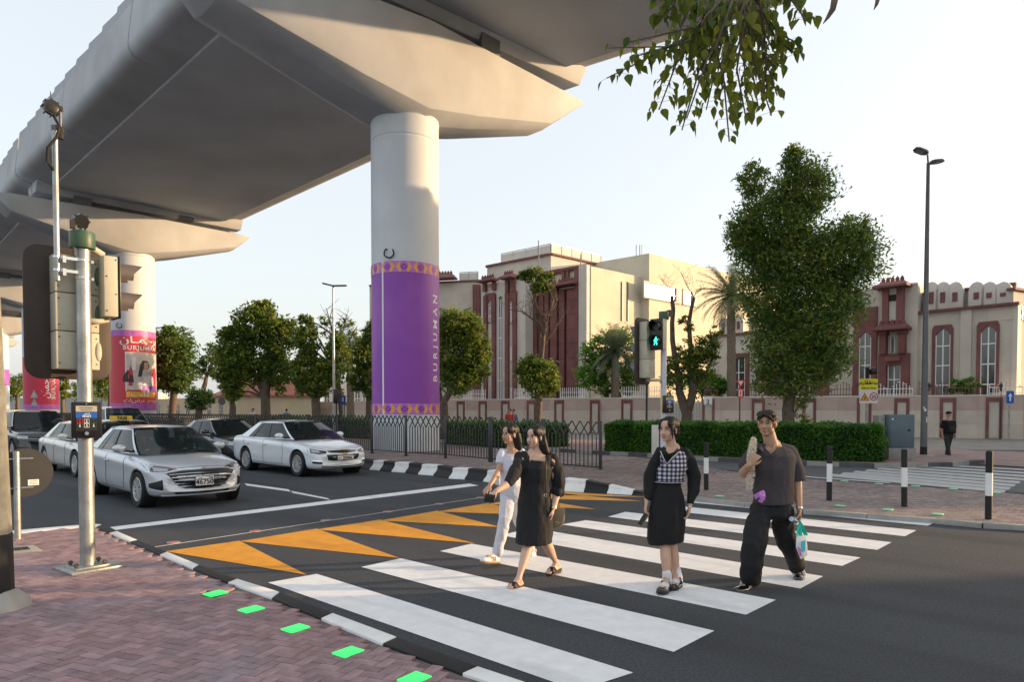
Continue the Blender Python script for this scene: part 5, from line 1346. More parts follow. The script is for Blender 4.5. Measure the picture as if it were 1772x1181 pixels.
# pedestrian head facing across the road (+x)
zc0,zc1=zat(546),zat(439)
bb=B();bb.box((.235,.03,(zc0+zc1)/2),(.14,.26,zc1-zc0));bb.obj('pedestrian_head','sig_cream',t,bev=.014)
bb=B();bb.box((.315,.03,(zc0+zc1)/2),(.018,.28,zc1-zc0+.02));bb.obj('head_front','black',t,bev=.005)
for f in (.76,.28):
    visor_obj(t,(.325,.03,zc0+(zc1-zc0)*f),(1,0,0),.112,.25)
    bb=B();bb.tube([(.325,.03,zc0+(zc1-zc0)*f),(.335,.03,zc0+(zc1-zc0)*f)],.10,18);bb.obj('lens','glass',t)
bb=B();bb.tube([(0,0,zc1+.05),(.10,.01,zc1+.07),(.2,.03,zc1+.02)],.035,10);bb.tube([(.03,0,zc0-.05),(.14,.01,zc0-.05),(.235,.03,zc0-.02)],.03,10);bb.obj('bracket_arm','sig_cream',t,smooth=True)
for y in (-.08,.11):
    for k in range(4):
        bb=B();bb.box((.235+.045*(1 if k % 2 else-1),-.103,zc0+.06+k*.18),(.012,.006,.012));bb.obj('screw','blackm',t)
# thin camera mast beside the post
cm=thing('camera_mast','thin steel mast with a round detector camera on top, clamped left of the signal post','camera mast',Pp,rotz_to(NV))
mx,my=-.235,-.03
bb=B();bb.tube([(mx,my,zat(492)),(mx,my,zat(236))],.027,16,up=Y_v);bb.obj('mast_tube','galv',cm,smooth=40)
for z in (zat(452),zat(474)):
    bb=B();bb.cyl((mx,my,z-.01),.034,.02,12);bb.box((mx+.10,my,z),(.16,.035,.03));bb.box((mx+.05,my-.03,z-.02),(.03,.05,.07));bb.obj('mast_clamp','silver_ring',cm)
zt2=zat(236)
bb=B();bb.cyl((mx,my,zt2-.02),.032,.05,12);bb.tube([(mx,my,zt2+.01),(mx+.05,my,zt2+.05)],.02,8);bb.tube([(mx+.05,my,zt2-.05),(mx+.05,my,zt2+.22)],.013,8);bb.obj('swivel_arm','grey_steel',cm)
bb=B();bb.box((mx+.05,my,zt2-.03),(.045,.05,.12));bb.box((mx+.04,my,zt2+.21),(.06,.05,.05));bb.obj('joint_block','blackm',cm,bev=.006)
bb=B();c0=Vector((mx-.035,my-.02,zt2+.19));bb.tube([c0+Vector((0,.07,0)),c0,c0+Vector((0,-.05,-.005))],[.045,.075,.07],18);bb.tube([c0+Vector((0,-.05,-.005)),c0+Vector((0,-.052,-.005))],[.055,.05],18)
for k in range(8):a=k*math.pi/4;bb.box(c0+Vector((.076*math.cos(a),0,.076*math.sin(a))),(.012,.09,.012))
bb.obj('detector_camera','black',cm,smooth=35)
bb=B();bb.tube([c0+Vector((0,0,.07)),c0+Vector((0,0,.16))],.004,5);bb.obj('antenna','blackm',cm)
bb=B();bb.tube([c0+Vector((0,-.02,-.05)),(mx+.03,my-.05,zt2+.02),(mx-.0,my-.06,zt2-.1),(mx-.07,my-.03,zt2-.22),(mx-.075,my-.02,zt2-.34),(mx-.02,my-.01,zt2-.42)],.014,8);bb.obj('cable','rubber',cm,smooth=True)
# second small camera on the post head
sc2=thing('traffic_camera','small black detector camera perched on the green collar of the near signal','camera',Pp+UP*zat(403),rotz_to(NV))
z=.0
bb=B();bb.tube([(-.09,-.05,-.26),(-.085,-.05,-.05),(-.07,-.05,.06)],.014,8);bb.obj('stem','grey_steel',sc2,smooth=True)
bb=B();bb.tube([(-.03,-.03,-.02),(.02,-.03,.0),(.02,-.03,.06),(-.02,-.03,.10)],.012,7);bb.box((-.10,-.05,.06),(.04,.04,.09));bb.obj('yoke','blackm',sc2)
bb=B();bb.tube([(-.02,.05,.125),(-.02,0,.115),(-.02,-.07,.10)],[.05,.075,.068],18)
for k in range(8):a=k*math.pi/4;bb.box(Vector((-.02+.075*math.cos(a),-.02,.11+.075*math.sin(a))),(.012,.09,.012))
bb.obj('camera_body','black',sc2,smooth=35)
# push button box -------------------------------------------------------------
def button_box(P,rz,label,s=1.0,facing=None):
    t=thing('push_button_box',label,'push button',P,rz,'pedestrian push button boxes')
    bb=B();bb.box((0,.055*s,0),(.25*s,.05*s,.36*s));bb.obj('backing','yellow',t,bev=.012*s)
    bb=B();bb.box((0,.0,0),(.27*s,.07*s,.37*s));bb.obj('casing','black',t,bev=.016*s)
    f=-.036*s
    bb=B();bb.box((0,f,.02*s),(.19*s,.006,.26*s));bb.obj('fascia','blackm',t)
    bb=B();bb.box((0,f-.004,.115*s),(.185*s,.006,.06*s));bb.obj('notice_strip','sig_cream',t)
    bb=B();bb.box((0,f-.004,.05*s),(.185*s,.006,.058*s));bb.obj('wait_panel','blue',t)
    text_on('WAIT',.030*s,(0,f-.009,.028*s),X_,ZN,parent=t,m='white',bold=.001)
    text_on(AR('\uFE8D\uFEE7\uFE98\uFEC8\uFEAE'),.028*s,(0,f-.009,.056*s),X_,ZN,parent=t,m='white',bold=.0005)
    for k in range(2):
        text_on('PUSH BUTTON' if k else 'WAIT FOR SIGNAL',.014*s,(0,f-.009,(.120-.022*k)*s),X_,ZN,parent=t,m='blk_txt',ext=.0005)
    for x,m_ in ((-.06,'red_txt'),(0,'white'),(.06,'sig_green')):
        for q,zz2 in enumerate((-.01,-.055)):
            bb=B();xx,w_,h_=x*s,.044*s,.038*s
            o=[(xx-w_/2,zz2*s-h_/2),(xx+w_/2,zz2*s-h_/2),(xx+w_/2,zz2*s+h_/2),(xx-w_/2,zz2*s+h_/2)]
            for a,c in zip(o,o[1:]+o[:1]):bb.bar((a[0],f-.005,a[1]),(c[0],f-.005,c[1]),.003,.004*s)
            bb.obj('pictogram_frame',m_ if q == 0 else ('sig_green' if x else 'white'),t)
            bb=B();bb.ell((xx,f-.006,zz2*s+.009*s),(.005*s,.003,.005*s),nu=8,nv=5);bb.bar((xx,f-.006,zz2*s+.004*s),(xx-.006*s,f-.006,zz2*s-.014*s),.003,.005*s);bb.bar((xx,f-.006,zz2*s+.004*s),(xx+.006*s,f-.006,zz2*s-.014*s),.003,.005*s);bb.obj('pictogram',m_ if q == 0 else 'white',t)
    bb=B();bb.tube([(0,f-.002,-.135*s),(0,f-.02,-.135*s)],[.022*s,.018*s],16);bb.obj('button','silver_ring',t,smooth=40)
    bb=B();bb.tube([(0,f-.002,.165*s),(0,f-.008,.165*s)],.007*s,8);bb.obj('screw','silver_ring',t)
    return t
Pb=at(150,727.5,Pp.y-.13)
button_box(Pb,math.atan2(-Pb.y,-Pb.x)+math.pi/2+.0,'large black push button box with blue WAIT panel on the near signal post')
# --- big pole cut by the left edge ----------------------------------------------
Pl=gp(-16,1052,ZS);
t=thing('lamp_post','thick concrete-coloured post with black painted foot, cut by the left edge','post',Pl)
bb=B();bb.tube([(0,0,.0),(0,0,.62)],[.172,.163],8,up=Y_v);bb.obj('painted_foot','blackm',t,bev=.004)
bb=B();bb.tube([(0,0,.62),(0,0,2.7),(0,0,7.5)],[.160,.108,.05],8,up=Y_v);bb.obj('shaft',mat('worn_pole_paint',(.40,.38,.30),.7,noise=.22,ns=7,bump=.3,bs=30,col2=(.30,.29,.24),c2s=3),t,bev=.003)
bb=B();bb.tube([(0,0,-.04),(.02,0,.05),(.01,0,.07)],[.34,.28,.2],9,up=Y_v);bb.obj('concrete_foot','kerb_grey',t,bev=.02)
# --- round sign seen from behind ------------------------------------------------
Ps=gp(31,935,ZS);Ys=Ps.y
t=thing('road_sign','grey back of a round sign on a short post at the left edge','road sign',Ps,rotz_to(NV))
zs_=lambda py:at(31,py,Ys).z-ZS
bb=B();bb.tube([(0,0,-.02),(0,0,zs_(782))],.038,14,up=Y_v);bb.obj('post','galv',t,smooth=40)
bb=B();bb.cyl((0,0,0),.07,.012,6);bb.obj('foot_plate','galv',t)
bb=B();n=40;bb.prism([(.10+.315*math.cos(2*math.pi*k/n),.055,(zs_(820))+.315*math.sin(2*math.pi*k/n))for k in range(n)],(0,.006,0));bb.obj('sign_disc','fence',t)
bb=B();bb.prism([(.10+.312*math.cos(2*math.pi*k/n),.062,(zs_(820))+.312*math.sin(2*math.pi*k/n))for k in range(n)],(0,.002,0));bb.obj('sign_face','blue',t)
for z in (zs_(795),zs_(846)):
    bb=B();bb.box((.02,.045,z),(.34,.016,.018));bb.cyl((0,0,z-.012),.043,.024,12);bb.obj('fixing_strap','silver_ring',t)
bb=B();bb.box((.19,.052,zs_(838)),(.12,.003,.075));lb=bb.obj('maker_label','white',t)
for k in range(3):
    bb=B();bb.box((.19,.050,zs_(838)+.02-.02*k),(.09,.002,.006));bb.obj('label_line','red_txt' if k == 0 else 'blk_txt',t)
# manhole plate
pts=[gp(x,y,ZS+.006)for x,y in ((-20,962),(74,953),(58,943.5),(-20,950))]
t=thing('inspection_cover','pale rectangular cover plate in the brick footway by the round sign post','inspection cover',sum(pts,Vector())/4,world=True)
bb=B();bb.add([p+UP*z for z in (-.03,0)for p in pts],[(0,1,2,3),(7,6,5,4),(0,4,5,1),(1,5,6,2),(2,6,7,3),(3,7,4,0)]);bb.obj('plate','kerb_grey',t,bev=.004)
for k in range(5):
    f=.1+.16*k;a=pts[0].lerp(pts[1],f).lerp(pts[3].lerp(pts[2],f),.3);c=pts[0].lerp(pts[1],f).lerp(pts[3].lerp(pts[2],f),.75)
    bb=B();bb.bar(a+UP*.002,c+UP*.002,.07,.003);bb.obj('slot','blackm',t)
# --- signal across the road on the median -----------------------------------------
Pm=Vector((ray(1148,700).x*14.2/ray(1148,700).y,14.2,.07));zm=lambda py:at(1150,py,Pm.y).z-.07
t=thing('traffic_signal','signal post with the lit green walking man, behind the woman in the chequered vest','traffic signal',Pm,rotz_to(NV))
M['post_paint']=mat('pale_blue_grey_post',(.52,.56,.62),.5,.3,noise=.1,ns=6)
bb=B();bb.tube([(0,0,-.02),(0,0,zm(553))],.062,20,up=Y_v);bb.obj('pole','post_paint',t,smooth=40)
bb=B();bb.box((0,0,.01),(.4,.4,.02));bb.obj('base_plate','galv',t)
bb=B();bb.cyl((0,0,zm(553)),.105,zm(540)-zm(553),20);bb.obj('cap_collar','sig_green',t,smooth=40,bev=.004)
# pedestrian head faces the near footway (-x in this frame)
zc0,zc1=zm(607),zm(555)
bb=B();bb.box((-.20,.0,(zc0+zc1)/2),(.16,.27,zc1-zc0));bb.obj('pedestrian_head','sig_cream',t,bev=.012)
bb=B();bb.box((-.29,.0,(zc0+zc1)/2),(.03,.29,zc1-zc0+.02));bb.obj('head_front','black',t,bev=.006)
for f,m_ in ((.75,'red'),(.28,'grn')):
    z=zc0+(zc1-zc0)*f;visor_obj(t,(-.305,0,z),(-1,0,0),.118,.17,'black')
    bb=B();bb.tube([(-.304,0,z),(-.308,0,z)],.105,24);bb.obj('lens','black',t)
zz3=zc0+(zc1-zc0)*.28
man=[((0,.062),.017)]
bb=B();bb.ell((-.315,0,zz3+.068),(.005,.016,.017),nu=10,nv=6)
def st(a,c,w_):bb.bar((-.315,a[0],zz3+a[1]),(-.315,c[0],zz3+c[1]),.008,w_,up=X_)
for a,c,w_ in (((0,.05),(0,-.005),.030),((.0,.045),(.036,.02),.012),((.036,.02),(.045,-.005),.010),((0,.045),(-.032,.018),.012),((-.032,.018),(-.045,.03),.010),((0,0),(.024,-.04),.015),((.024,-.04),(.038,-.08),.013),((0,0),(-.02,-.04),.015),((-.02,-.04),(-.022,-.08),.013)):
    d=Vector((0,c[0]-a[0],c[1]-a[1]));L_=d.length;A_=Vector((-.315,a[0],zz3+a[1]));C_=Vector((-.315,c[0],zz3+c[1]));s_=d.normalized().cross(X_)*w_/2
    bb.prism([A_-s_,A_+s_,C_+s_,C_-s_],(-.006,0,0))
bb.obj('green_walking_man','sig_green_led',t)
# vehicle head faces the queue (+y in this frame)
zc0,zc1=zm(655),zm(558)
for k in range(3):
    za,zb2=zc0+(zc1-zc0)*k/3+.002,zc0+(zc1-zc0)*(k+1)/3-.002
    bb=B();bb.box((-.20,.27,(za+zb2)/2),(.34,.18,zb2-za));bb.obj('signal_housing','sig_cream',t,bev=.012)
    visor_obj(t,(-.20,.40,(za+zb2)/2),(0,1,0),.14,.26,'grey_steel')
bb=B();plate(bb,(-.20,.37,(zc0+zc1)/2-.02),X_,ZN,Y_v,rrect(.58,zm(548)-zm(664),.12,6),.03);bb.obj('backing_board','sig_board',t,bev=.004)
bb=B();bb.box((-.1,.15,zc0-.04),(.2,.3,.05));bb.box((-.1,.15,zc1-.05),(.2,.3,.04));bb.obj('bracket','sig_cream',t,bev=.005)
cm=thing('traffic_camera','small round black camera on a bracket beside the green collar of the far signal','camera',Pm+UP*zm(548),rotz_to(NV))
bb=B();bb.tube([(.07,0,-.1),(.17,.02,-.05),(.20,.02,.05)],.014,7);bb.obj('stem','grey_steel',cm,smooth=True)
bb=B();bb.tube([(.2,.08,.09),(.2,.0,.085),(.2,-.06,.08)],[.05,.075,.07],16);bb.obj('camera_body','black',cm,smooth=35)
Pb=at(1156,700,Pm.y-.06);button_box(Pb,math.atan2(-Pb.y,-Pb.x)+math.pi/2+.75,'yellow-backed push button box on the far signal post',.98)
cb=thing('control_box','slim pale control box standing left of the far signal post','control box',Vector((ray(1134,740).x*16.5/ray(1134,740).y,16.5,.07)))
bb=B();bb.box((0,0,.95),(.16,.12,.72));bb.obj('casing','stone_w',cb,bev=.01);bb=B();bb.box((0,0,.3),(.06,.06,.62));bb.obj('leg','galv',cb)
# --- bollards ------------------------------------------------------------------------
BL=[(1222,848,767.5,'black and white bollard right behind the woman in the chequered vest'),(1434.8,866.5,774,'black and white bollard right of the man in the brown-grey shirt'),(1564.8,877,779,'middle striped bollard in front of the utility cabinet'),(1710.6,899,782,'rightmost striped bollard, the nearest and tallest in view')]
bol=None
for x,y,yt,lab in BL:
    P=gp(x,y,.07);h=(y-yt)/FP*P.y/1.0
    if bol is None:
        bol=thing('bollard',lab,'bollard',P,0,'striped bollards on the median')
        for z0,z1,m_ in ((.0,.345,'kerb_black'),(.345,.68,'kerb_white'),(.68,.985,'kerb_black')):
            bb=B();bb.tube([(0,0,z0),(0,0,z1)],[.048+.001*(m_ == 'kerb_white')]*2,20,caps=True,up=Y_v);bb.obj('white_band' if m_ == 'kerb_white' else 'black_band',m_,bol,smooth=40)
        bb=B();bb.ell((0,0,.985),(.047,.047,.018));bb.obj('cap','kerb_black',bol,smooth=True)
        o=bol
    else:o=copy_tree(bol);o.location=P;o['label']=lab
    o.scale=(1,1,h/.985);o.rotation_euler=(random.uniform(-.012,.012),random.uniform(-.012,.012),random.random())
# --- tall lamp post right -----------------------------------------------------------------
Pr=gp(1598,792,.06);Yr=Pr.y;zr_=lambda py:at(1600,py,Yr).z-.06
t=thing('street_lamp','tall grey lamp post with two angled lamp heads, right of the big tree','street lamp',Pr)
bb=B();bb.tube([(0,0,0),(0,0,.38)],[.118,.114],16,up=Y_v);bb.obj('painted_foot','blackm',t,smooth=40)
bb=B();bb.tube([(0,0,.38),(0,0,4),(0,0,zr_(282))],[.112,.092,.055],20,up=Y_v);bb.obj('column','grey_steel',t,smooth=40)
bb=B();bb.tube([(0,0,-.06),(0,0,.05),(0,0,.1)],[.62,.5,.2],4,up=Y_v);bb.obj('concrete_foot','kerb_grey',t,bev=.02)
ztop=zr_(284)
for s,c0,c1 in ((-1,(1582,257),(1605,266)),(1,(1611,281),(1633,279))):
    a=at(*c0,Yr)-Pr;c=at(*c1,Yr)-Pr
    if s>0:a,c=c,a
    # a outer tip, c near the pole
    bb=B();bb.tube([(0,0,ztop),c+Vector((0,0,-.03))],.03,8);bb.obj('arm','grey_steel',t)
    d=(a-c).normalized();side=d.cross(UP).normalized();n_=side.cross(d)
    bb=B();poly=[(0,.10),(.15,.20),(.5,.2),(.66,.08),(.66,-.08),(.5,-.2),(.15,-.2),(0,-.10)]
    L_=(a-c).length/.66;lo=[c+d*x*L_+side*y-n_*.03 for x,y in poly];hi=[c+d*x*L_*.94+side*y*.7+n_*.06 for x,y in poly];bb.loft([lo,hi]);bb.obj('lamp_head','grey_steel',t,bev=.01)
    bb=B();bb.add([c+d*x*L_+side*y-n_*.033 for x,y in ((.2,-.13),(.52,-.13),(.52,.13),(.2,.13))],[(0,1,2,3)]);bb.obj('lamp_glass','galv',t)
for py,px,w_,h_ in ((710,1601,.07,.10),(727,1603.5,.03,.2),(706,1599,.04,.08)):
    P=at(px,py,Yr-.12);bb=B();bb.box(P-Pr,(w_,.02,h_));bb.obj('sticker','white',t)
# slim lamp post in the distance, by the left trees
Pq=pier_pos(578,41);zq=lambda py:at(578,py,41).z
t=thing('street_lamp','slim pale lamp post with two thin heads above the left trees','street lamp',Pq)
bb=B();bb.tube([(0,0,0),(0,0,zq(494))],[.10,.055],12,up=Y_v);bb.obj('column','galv',t,smooth=40)
for x0,y0 in ((558,490.5),(600,494.5)):
    a=at(x0,y0,41)-Pq;bb=B();bb.bar((0,0,zq(495)),a,.22,.08);bb.obj('lamp_head','grey_steel',t,bev=.02)
for px,yt,Y,lab in ((92,628,95,'tiny far lamp post between the crimson pier and the signal board'),(272,568,70,'far lamp post top just right of the red pier')):
    P=pier_pos(px,Y);z=at(px,yt,Y).z;t=thing('street_lamp',lab,'street lamp',P);bb=B();bb.tube([(0,0,0),(0,0,z)],[.12,.06],8,up=Y_v);bb.obj('column','galv',t)
    for s in (-1,1):bb=B();bb.bar((0,0,z),(s*1.1,0,z+.12),.2,.08);bb.obj('lamp_head','grey_steel',t)
# --- utility cabinet --------------------------------------------------------------------------
Pc=gp(1560,797,.1);Yc=Pc.y;zc_=lambda py:at(1560,py,Yc).z-.1
t=thing('utility_cabinet','blue-grey metal utility cabinet on a concrete plinth at the hedge end','utility cabinet',Pc,-.10)
W=42/FP*Yc
M['cabinet']=mat('cabinet_paint',(.11,.155,.185),.5,noise=.08,ns=3)
bb=B();bb.box((.02,.25,zc_(776)/2),(W*1.08,.55,zc_(776)));bb.obj('plinth','kerb_grey',t,bev=.02)
bb=B();bb.box((0,.25,(zc_(776)+zc_(718))/2),(W,.48,zc_(718)-zc_(776)));bb.obj('casing','cabinet',t,bev=.01)
bb=B();bb.box((-.05,-.0,(zc_(776)+zc_(718))/2),(W*.78,.02,(zc_(718)-zc_(776))*.94));bb.obj('door','cabinet',t,bev=.006)
bb=B();bb.box((.22,-.02,zc_(745)),(.05,.03,.06));bb.obj('handle','blackm',t)
bb=B();bb.tube([(-.30,-.012,zc_(726)),(-.30,-.02,zc_(726))],.03,12);bb.obj('round_label','white',t)
bb=B();bb.box((-W/2-.12,.5,zc_(757)),(.2,.5,zc_(722)*1.0));bb.obj('rear_concrete_post','kerb_grey',t,bev=.01)
# --- signs ---------------------------------------------------------------------------------------
def tri(cx,cz,s):return [(cx-s,cz-s*.87),(cx+s,cz-s*.87),(cx,cz+s*.87)]
YS=30.5;Pz=pier_pos(1501,YS);zS=lambda py:at(1501,py,YS).z;k_=YS/FP
t=thing('road_sign','yellow school zone sign over a warning triangle and a 25 limit disc','road sign',Pz)
bb=B();bb.tube([(0,.06,0),(0,.06,zS(645))],.05,12,up=Y_v);bb.obj('post','galv',t,smooth=40)
W2=31*k_
bb=B();bb.box((.05,0,(zS(656)+zS(675))/2),(W2,.03,zS(656)-zS(675)));bb.obj('yellow_panel',mat('sign_yellow',(.85,.80,.01),.4),t)
bb=B();bb.box((.05,.002,(zS(675)+zS(698.5))/2),(W2,.03,zS(675)-zS(698.5)));bb.obj('white_panel','white',t)
text_on(AR('\uFEE3\uFEE8\uFEC4\uFED8\uFE94')+'',.24,(.22,-.018,zS(665.5)),X_,ZN,parent=t,m='blk_txt',bold=.006)
text_on(AR('\uFEE3\uFEAA\uFE8D\uFEAD\uFEB1'),.24,(-.18,-.018,zS(665.5)),X_,ZN,parent=t,m='blk_txt',bold=.006)
text_on('School Zone',.125,(.05,-.018,zS(673.6)),X_,ZN,parent=t,m='blk_txt',bold=.002)
zc=zS(687)
bb=B();bb.prism([(x,-.016,z)for x,z in tri(-.13,zc-.0,.21)],(0,-.004,0));bb.obj('red_triangle','red_txt',t)
bb=B();bb.prism([(x,-.022,z)for x,z in tri(-.13,zc-.02,.145)],(0,-.003,0));bb.obj('yellow_triangle','yellow',t)
bb=B()
for x in (-.155,-.10):bb.box((x,-.028,zc-.045),(.025,.004,.09));bb.box((x,-.028,zc+.015),(.022,.004,.02));bb.box((x+.01,-.028,zc-.095),(.05,.004,.02),0)
bb.obj('children_symbol','blk_txt',t)
n=28;cxx=.27
bb=B();bb.prism([(cxx+.19*math.cos(2*math.pi*k/n),-.016,zc+.19*math.sin(2*math.pi*k/n))for k in range(n)],(0,-.004,0));bb.obj('red_ring','red_txt',t)
bb=B();bb.prism([(cxx+.145*math.cos(2*math.pi*k/n),-.022,zc+.145*math.sin(2*math.pi*k/n))for k in range(n)],(0,-.003,0));bb.obj('white_disc','white',t)
text_on('25',.21,(cxx,-.030,zc-.075),X_,ZN,parent=t,m='blk_txt',bold=.004)
bb=B();bb.box((0,.06,zS(646)),(.12,.12,.5));bb.box((.12,.02,zS(644.5)),(.12,.1,.14));bb.obj('beacon_bracket','blackm',t);bb=B();bb.tube([(.12,.02,zS(644.5)),(.34,.02,zS(643))],[.13,.15],14);bb.obj('flashing_beacon','black',t,smooth=40)
bb=B();bb.box((.1,.06,zS(636.5)),(.42,.2,.03));bb.obj('solar_panel','glass',t)
YA=39.6;Pz=pier_pos(1747.5,YA);zA=lambda py:at(1748,py,YA).z;kA=YA/FP
t=thing('road_sign','blue sign with a white upward arrow on a post at the right edge','road sign',Pz)
bb=B();bb.tube([(0,.05,0),(0,.05,zA(678))],.045,10,up=Y_v);bb.obj('post','galv',t,smooth=40)
bb=B();plate(bb,(0,.0,(zA(677)+zA(698.5))/2),X_,ZN,-Y_v,rrect(13*kA,21.5*kA,.05),.02);bb.obj('blue_panel','blue',t)
bb=B();zc=zA(688);bb.prism([(x,-.024,zc+z)for x,z in ((-.045,-.22),(.045,-.22),(.045,.05),(.13,.05),(0,.24),(-.13,.05),(-.045,.05))],(0,-.006,0));bb.obj('white_arrow','white',t)
Yy=38;Pz=pier_pos(1281,Yy);zy=lambda py:at(1281,py,Yy).z
t=thing('road_sign','small give way triangle above a red-edged pedestrian plate, on a dark post','road sign',Pz)
bb=B();bb.tube([(0,.06,0),(0,.06,zy(662))],.045,8,up=Y_v);bb.obj('post','fence',t)
bb=B();bb.prism([(x,0,z)for x,z in ((-.28,zy(658)),(.28,zy(658)),(0,zy(672)))],(0,-.02,0));bb.obj('red_triangle','red_txt',t)
bb=B();bb.prism([(x,-.022,z)for x,z in ((-.15,zy(660)),(.15,zy(660)),(0,zy(668)))],(0,-.005,0));bb.obj('white_triangle','white',t)
bb=B();bb.box((0,0,zy(681)),(.3,.02,.5));bb.obj('red_plate','red_txt',t);bb=B();bb.box((0,-.014,zy(681)),(.2,.01,.38));bb.obj('white_plate','white',t);bb=B();bb.box((0,-.022,zy(681)),(.05,.006,.26));bb.obj('figure_symbol','red_txt',t)
for px,py0,Y,lab,kind in ((594,684,46,'small blue sign plate on a post left of the purple pier','blue'),(384.5,690,58,'round grey sign back among the left trees','round'),(1119,664,30,'plain dark grey post left of the far signal',None),(582,676,40,'small dark traffic signal head on the slim lamp post line','sig')):
    P=pier_pos(px,Y);t=thing('road_sign' if kind != None else 'sign_post',lab,'road sign' if kind != None else 'post',P);z=at(px,py0,Y).z
    bb=B();bb.tube([(0,0,0),(0,0,z)],.05 if kind else .045,8,up=Y_v);bb.obj('post','galv' if kind in ('blue','round')else 'fence',t)
    if kind == 'blue':bb=B();bb.box((0,-.06,z-.35),(.36,.02,.62));bb.obj('blue_panel','blue',t);bb=B();bb.box((0,-.075,z-.3),(.1,.01,.3));bb.obj('white_symbol','white',t)
    if kind == 'round':bb=B();bb.prism([(.32*math.cos(2*math.pi*k/20),-.06,z-.25+.32*math.sin(2*math.pi*k/20))for k in range(20)],(0,.02,0));bb.obj('sign_disc','grey_steel',t)
    if kind == 'sig':bb=B();bb.box((0,-.1,z-.35),(.26,.2,.85));bb.obj('signal_housing','black',t,bev=.02)
# garden lanterns on thin posts at the wall
ln0=None
for px,yb,lab in ((1732,768,'black garden lantern on a thin post by the blue arrow sign'),(1607,690,'garden lantern half hidden by the tall lamp post'),(1396,690,'garden lantern on the wall right of the big trunk'),(1307,690,'garden lantern on the wall left of the big tree'),(1226,690,'garden lantern above the gate number plate')):
    A=WP[1 if px>1583 else 2 if px>1420 else 3];
    Y={1732:40.2,1607:43.9,1396:46.1,1307:47.1,1226:48.2}[px]
    P=pier_pos(px,Y);zl=at(px,672,Y).z
    if ln0 is None:
        ln0=thing('garden_lantern',lab,'lantern',P,0,'garden lanterns along the wall');base=P;zl0=zl
        bb=B();bb.tube([(0,0,0),(0,0,zl-.2)],.022,8,up=Y_v);bb.obj('post','blackm',ln0)
        bb=B();bb.tube([(0,0,zl-.2),(0,0,zl-.17),(0,0,zl+.12)],[.05,.07,.13],4,up=Y_v);bb.obj('lantern_glass','glass',ln0)
        bb=B();bb.tube([(0,0,zl+.12),(0,0,zl+.14),(0,0,zl+.27),(0,0,zl+.36)],[.16,.16,.05,.01],4,up=Y_v);bb.obj('lantern_roof','blackm',ln0)
    else:o=copy_tree(ln0);o.location=P;o['label']=lab;o.scale=(1.1,1.1,zl/zl0)
# --- the median fence ----------------------------------------------------------------------------
FZ=lambda x,y:gp(x,y,.16)
posts=[gp(1039,817.7,.10),gp(847.5,802,.2),gp(771,794.4,.22),gp(702.6,790,.23),gp(644,785.5,.23)]
mid=posts[0].lerp(posts[1],.5);posts=[posts[0],mid]+posts[1:]
dB=(Vector((-27.6,45.2,0))-posts[-1]);dB.z=0;dB.normalize()
last=posts[-1].copy()
for k in range(1,15):posts.append(Vector((last.x+dB.x*2.15*k,last.y+dB.y*2.15*k,.23)))
for k in range(1,8):posts.append(Vector((last.x+dB.x*(30.1+4.3*k),last.y+dB.y*(30.1+4.3*k),.23)))
FH=1.33
def fence_panel(A,C,label,detail,grp='panels of the dark median fence'):
    d=C-A;d.z=0;L_=d.length;t=thing('fence_panel',label,'fence',A,rotz_to(d),grp)
    slope=(C.z-A.z)/L_
    n=max(3,round(L_/.24));p=L_/n;hd=.33
    zz=lambda x,z:z+slope*x
    for x in (.0,L_):
        if x == 0 or detail>1:
            bb=B();bb.box((x,0,zz(x,FH/2+.01)),(.075,.06,FH+.02));bb.box((x,0,zz(x,.01)),(.15,.13,.02));bb.obj('post','fence',t,bev=.004 if detail else 0)
    def rail(z,th=.03):
        bb=B();bb.bar((.03,0,zz(0,z)),(L_-.03,0,zz(L_,z)),th,.035);bb.obj('rail','fence',t)
    rail(.13)
    bars=[]
    z1=FH-hd
    for k in range(n+1):
        x=k*p
        if .04<x<L_-.04:bars.append(('picket',(x,0,zz(x,.13)),(x,0,zz(x,z1)),.026))
        if k<n:bars.append(('picket',(x+p/2,0,zz(x,.13)),(x+p/2,0,zz(x,z1-hd*.18)),.026))
    for k in range(n):
        x=k*p+p/2
        for s in (-1,1):
            x1=x+s*p*1.0;f=1.0
            if x1<0:f=x/p
            if x1>L_:f=(L_-x)/p
            o=.009*s
            bars.append(('diagonal_bar',(x,o,zz(x,FH)),(x+s*p*f,o,zz(x,FH-hd*f*1.15)),.030))
    if detail:
        for nm,a,c,w_ in bars:
            bb=B();bb.bar(a,c,w_*.8,w_,up=Y_v if nm == 'picket' else Y_v);bb.obj(nm,'fence',t)
    else:
        bb=B()
        for nm,a,c,w_ in bars:bb.bar(a,c,w_*1.0,w_*1.25,up=Y_v)
        o=bb.obj('pickets','fence',t);o['kind']='stuff'
    return t
ordn=['open end of the dark fence, beside the walking women','fence panel behind the two walking women','fence panel right of the purple pier, ahead of the women','fence panel in front of the right half of the purple pier','fence panel in front of the left half of the purple pier','fence panel just left of the purple pier']
ords=['second','third','fourth','fifth','sixth','seventh','eighth','ninth','tenth','eleventh','twelfth','thirteenth','fourteenth','fifteenth','sixteenth','seventeenth','eighteenth','nineteenth','twentieth','twenty-first']
for k in range(len(posts)-1):
    lab=ordn[k]if k<6 else 'distant fence panel, %s left of the purple pier' % ords[k-6]
    fence_panel(posts[k],posts[k+1]-(posts[k+1]-posts[k]).normalized()*.06,lab,2 if k in (0,1)else 1 if k<6 else 0)
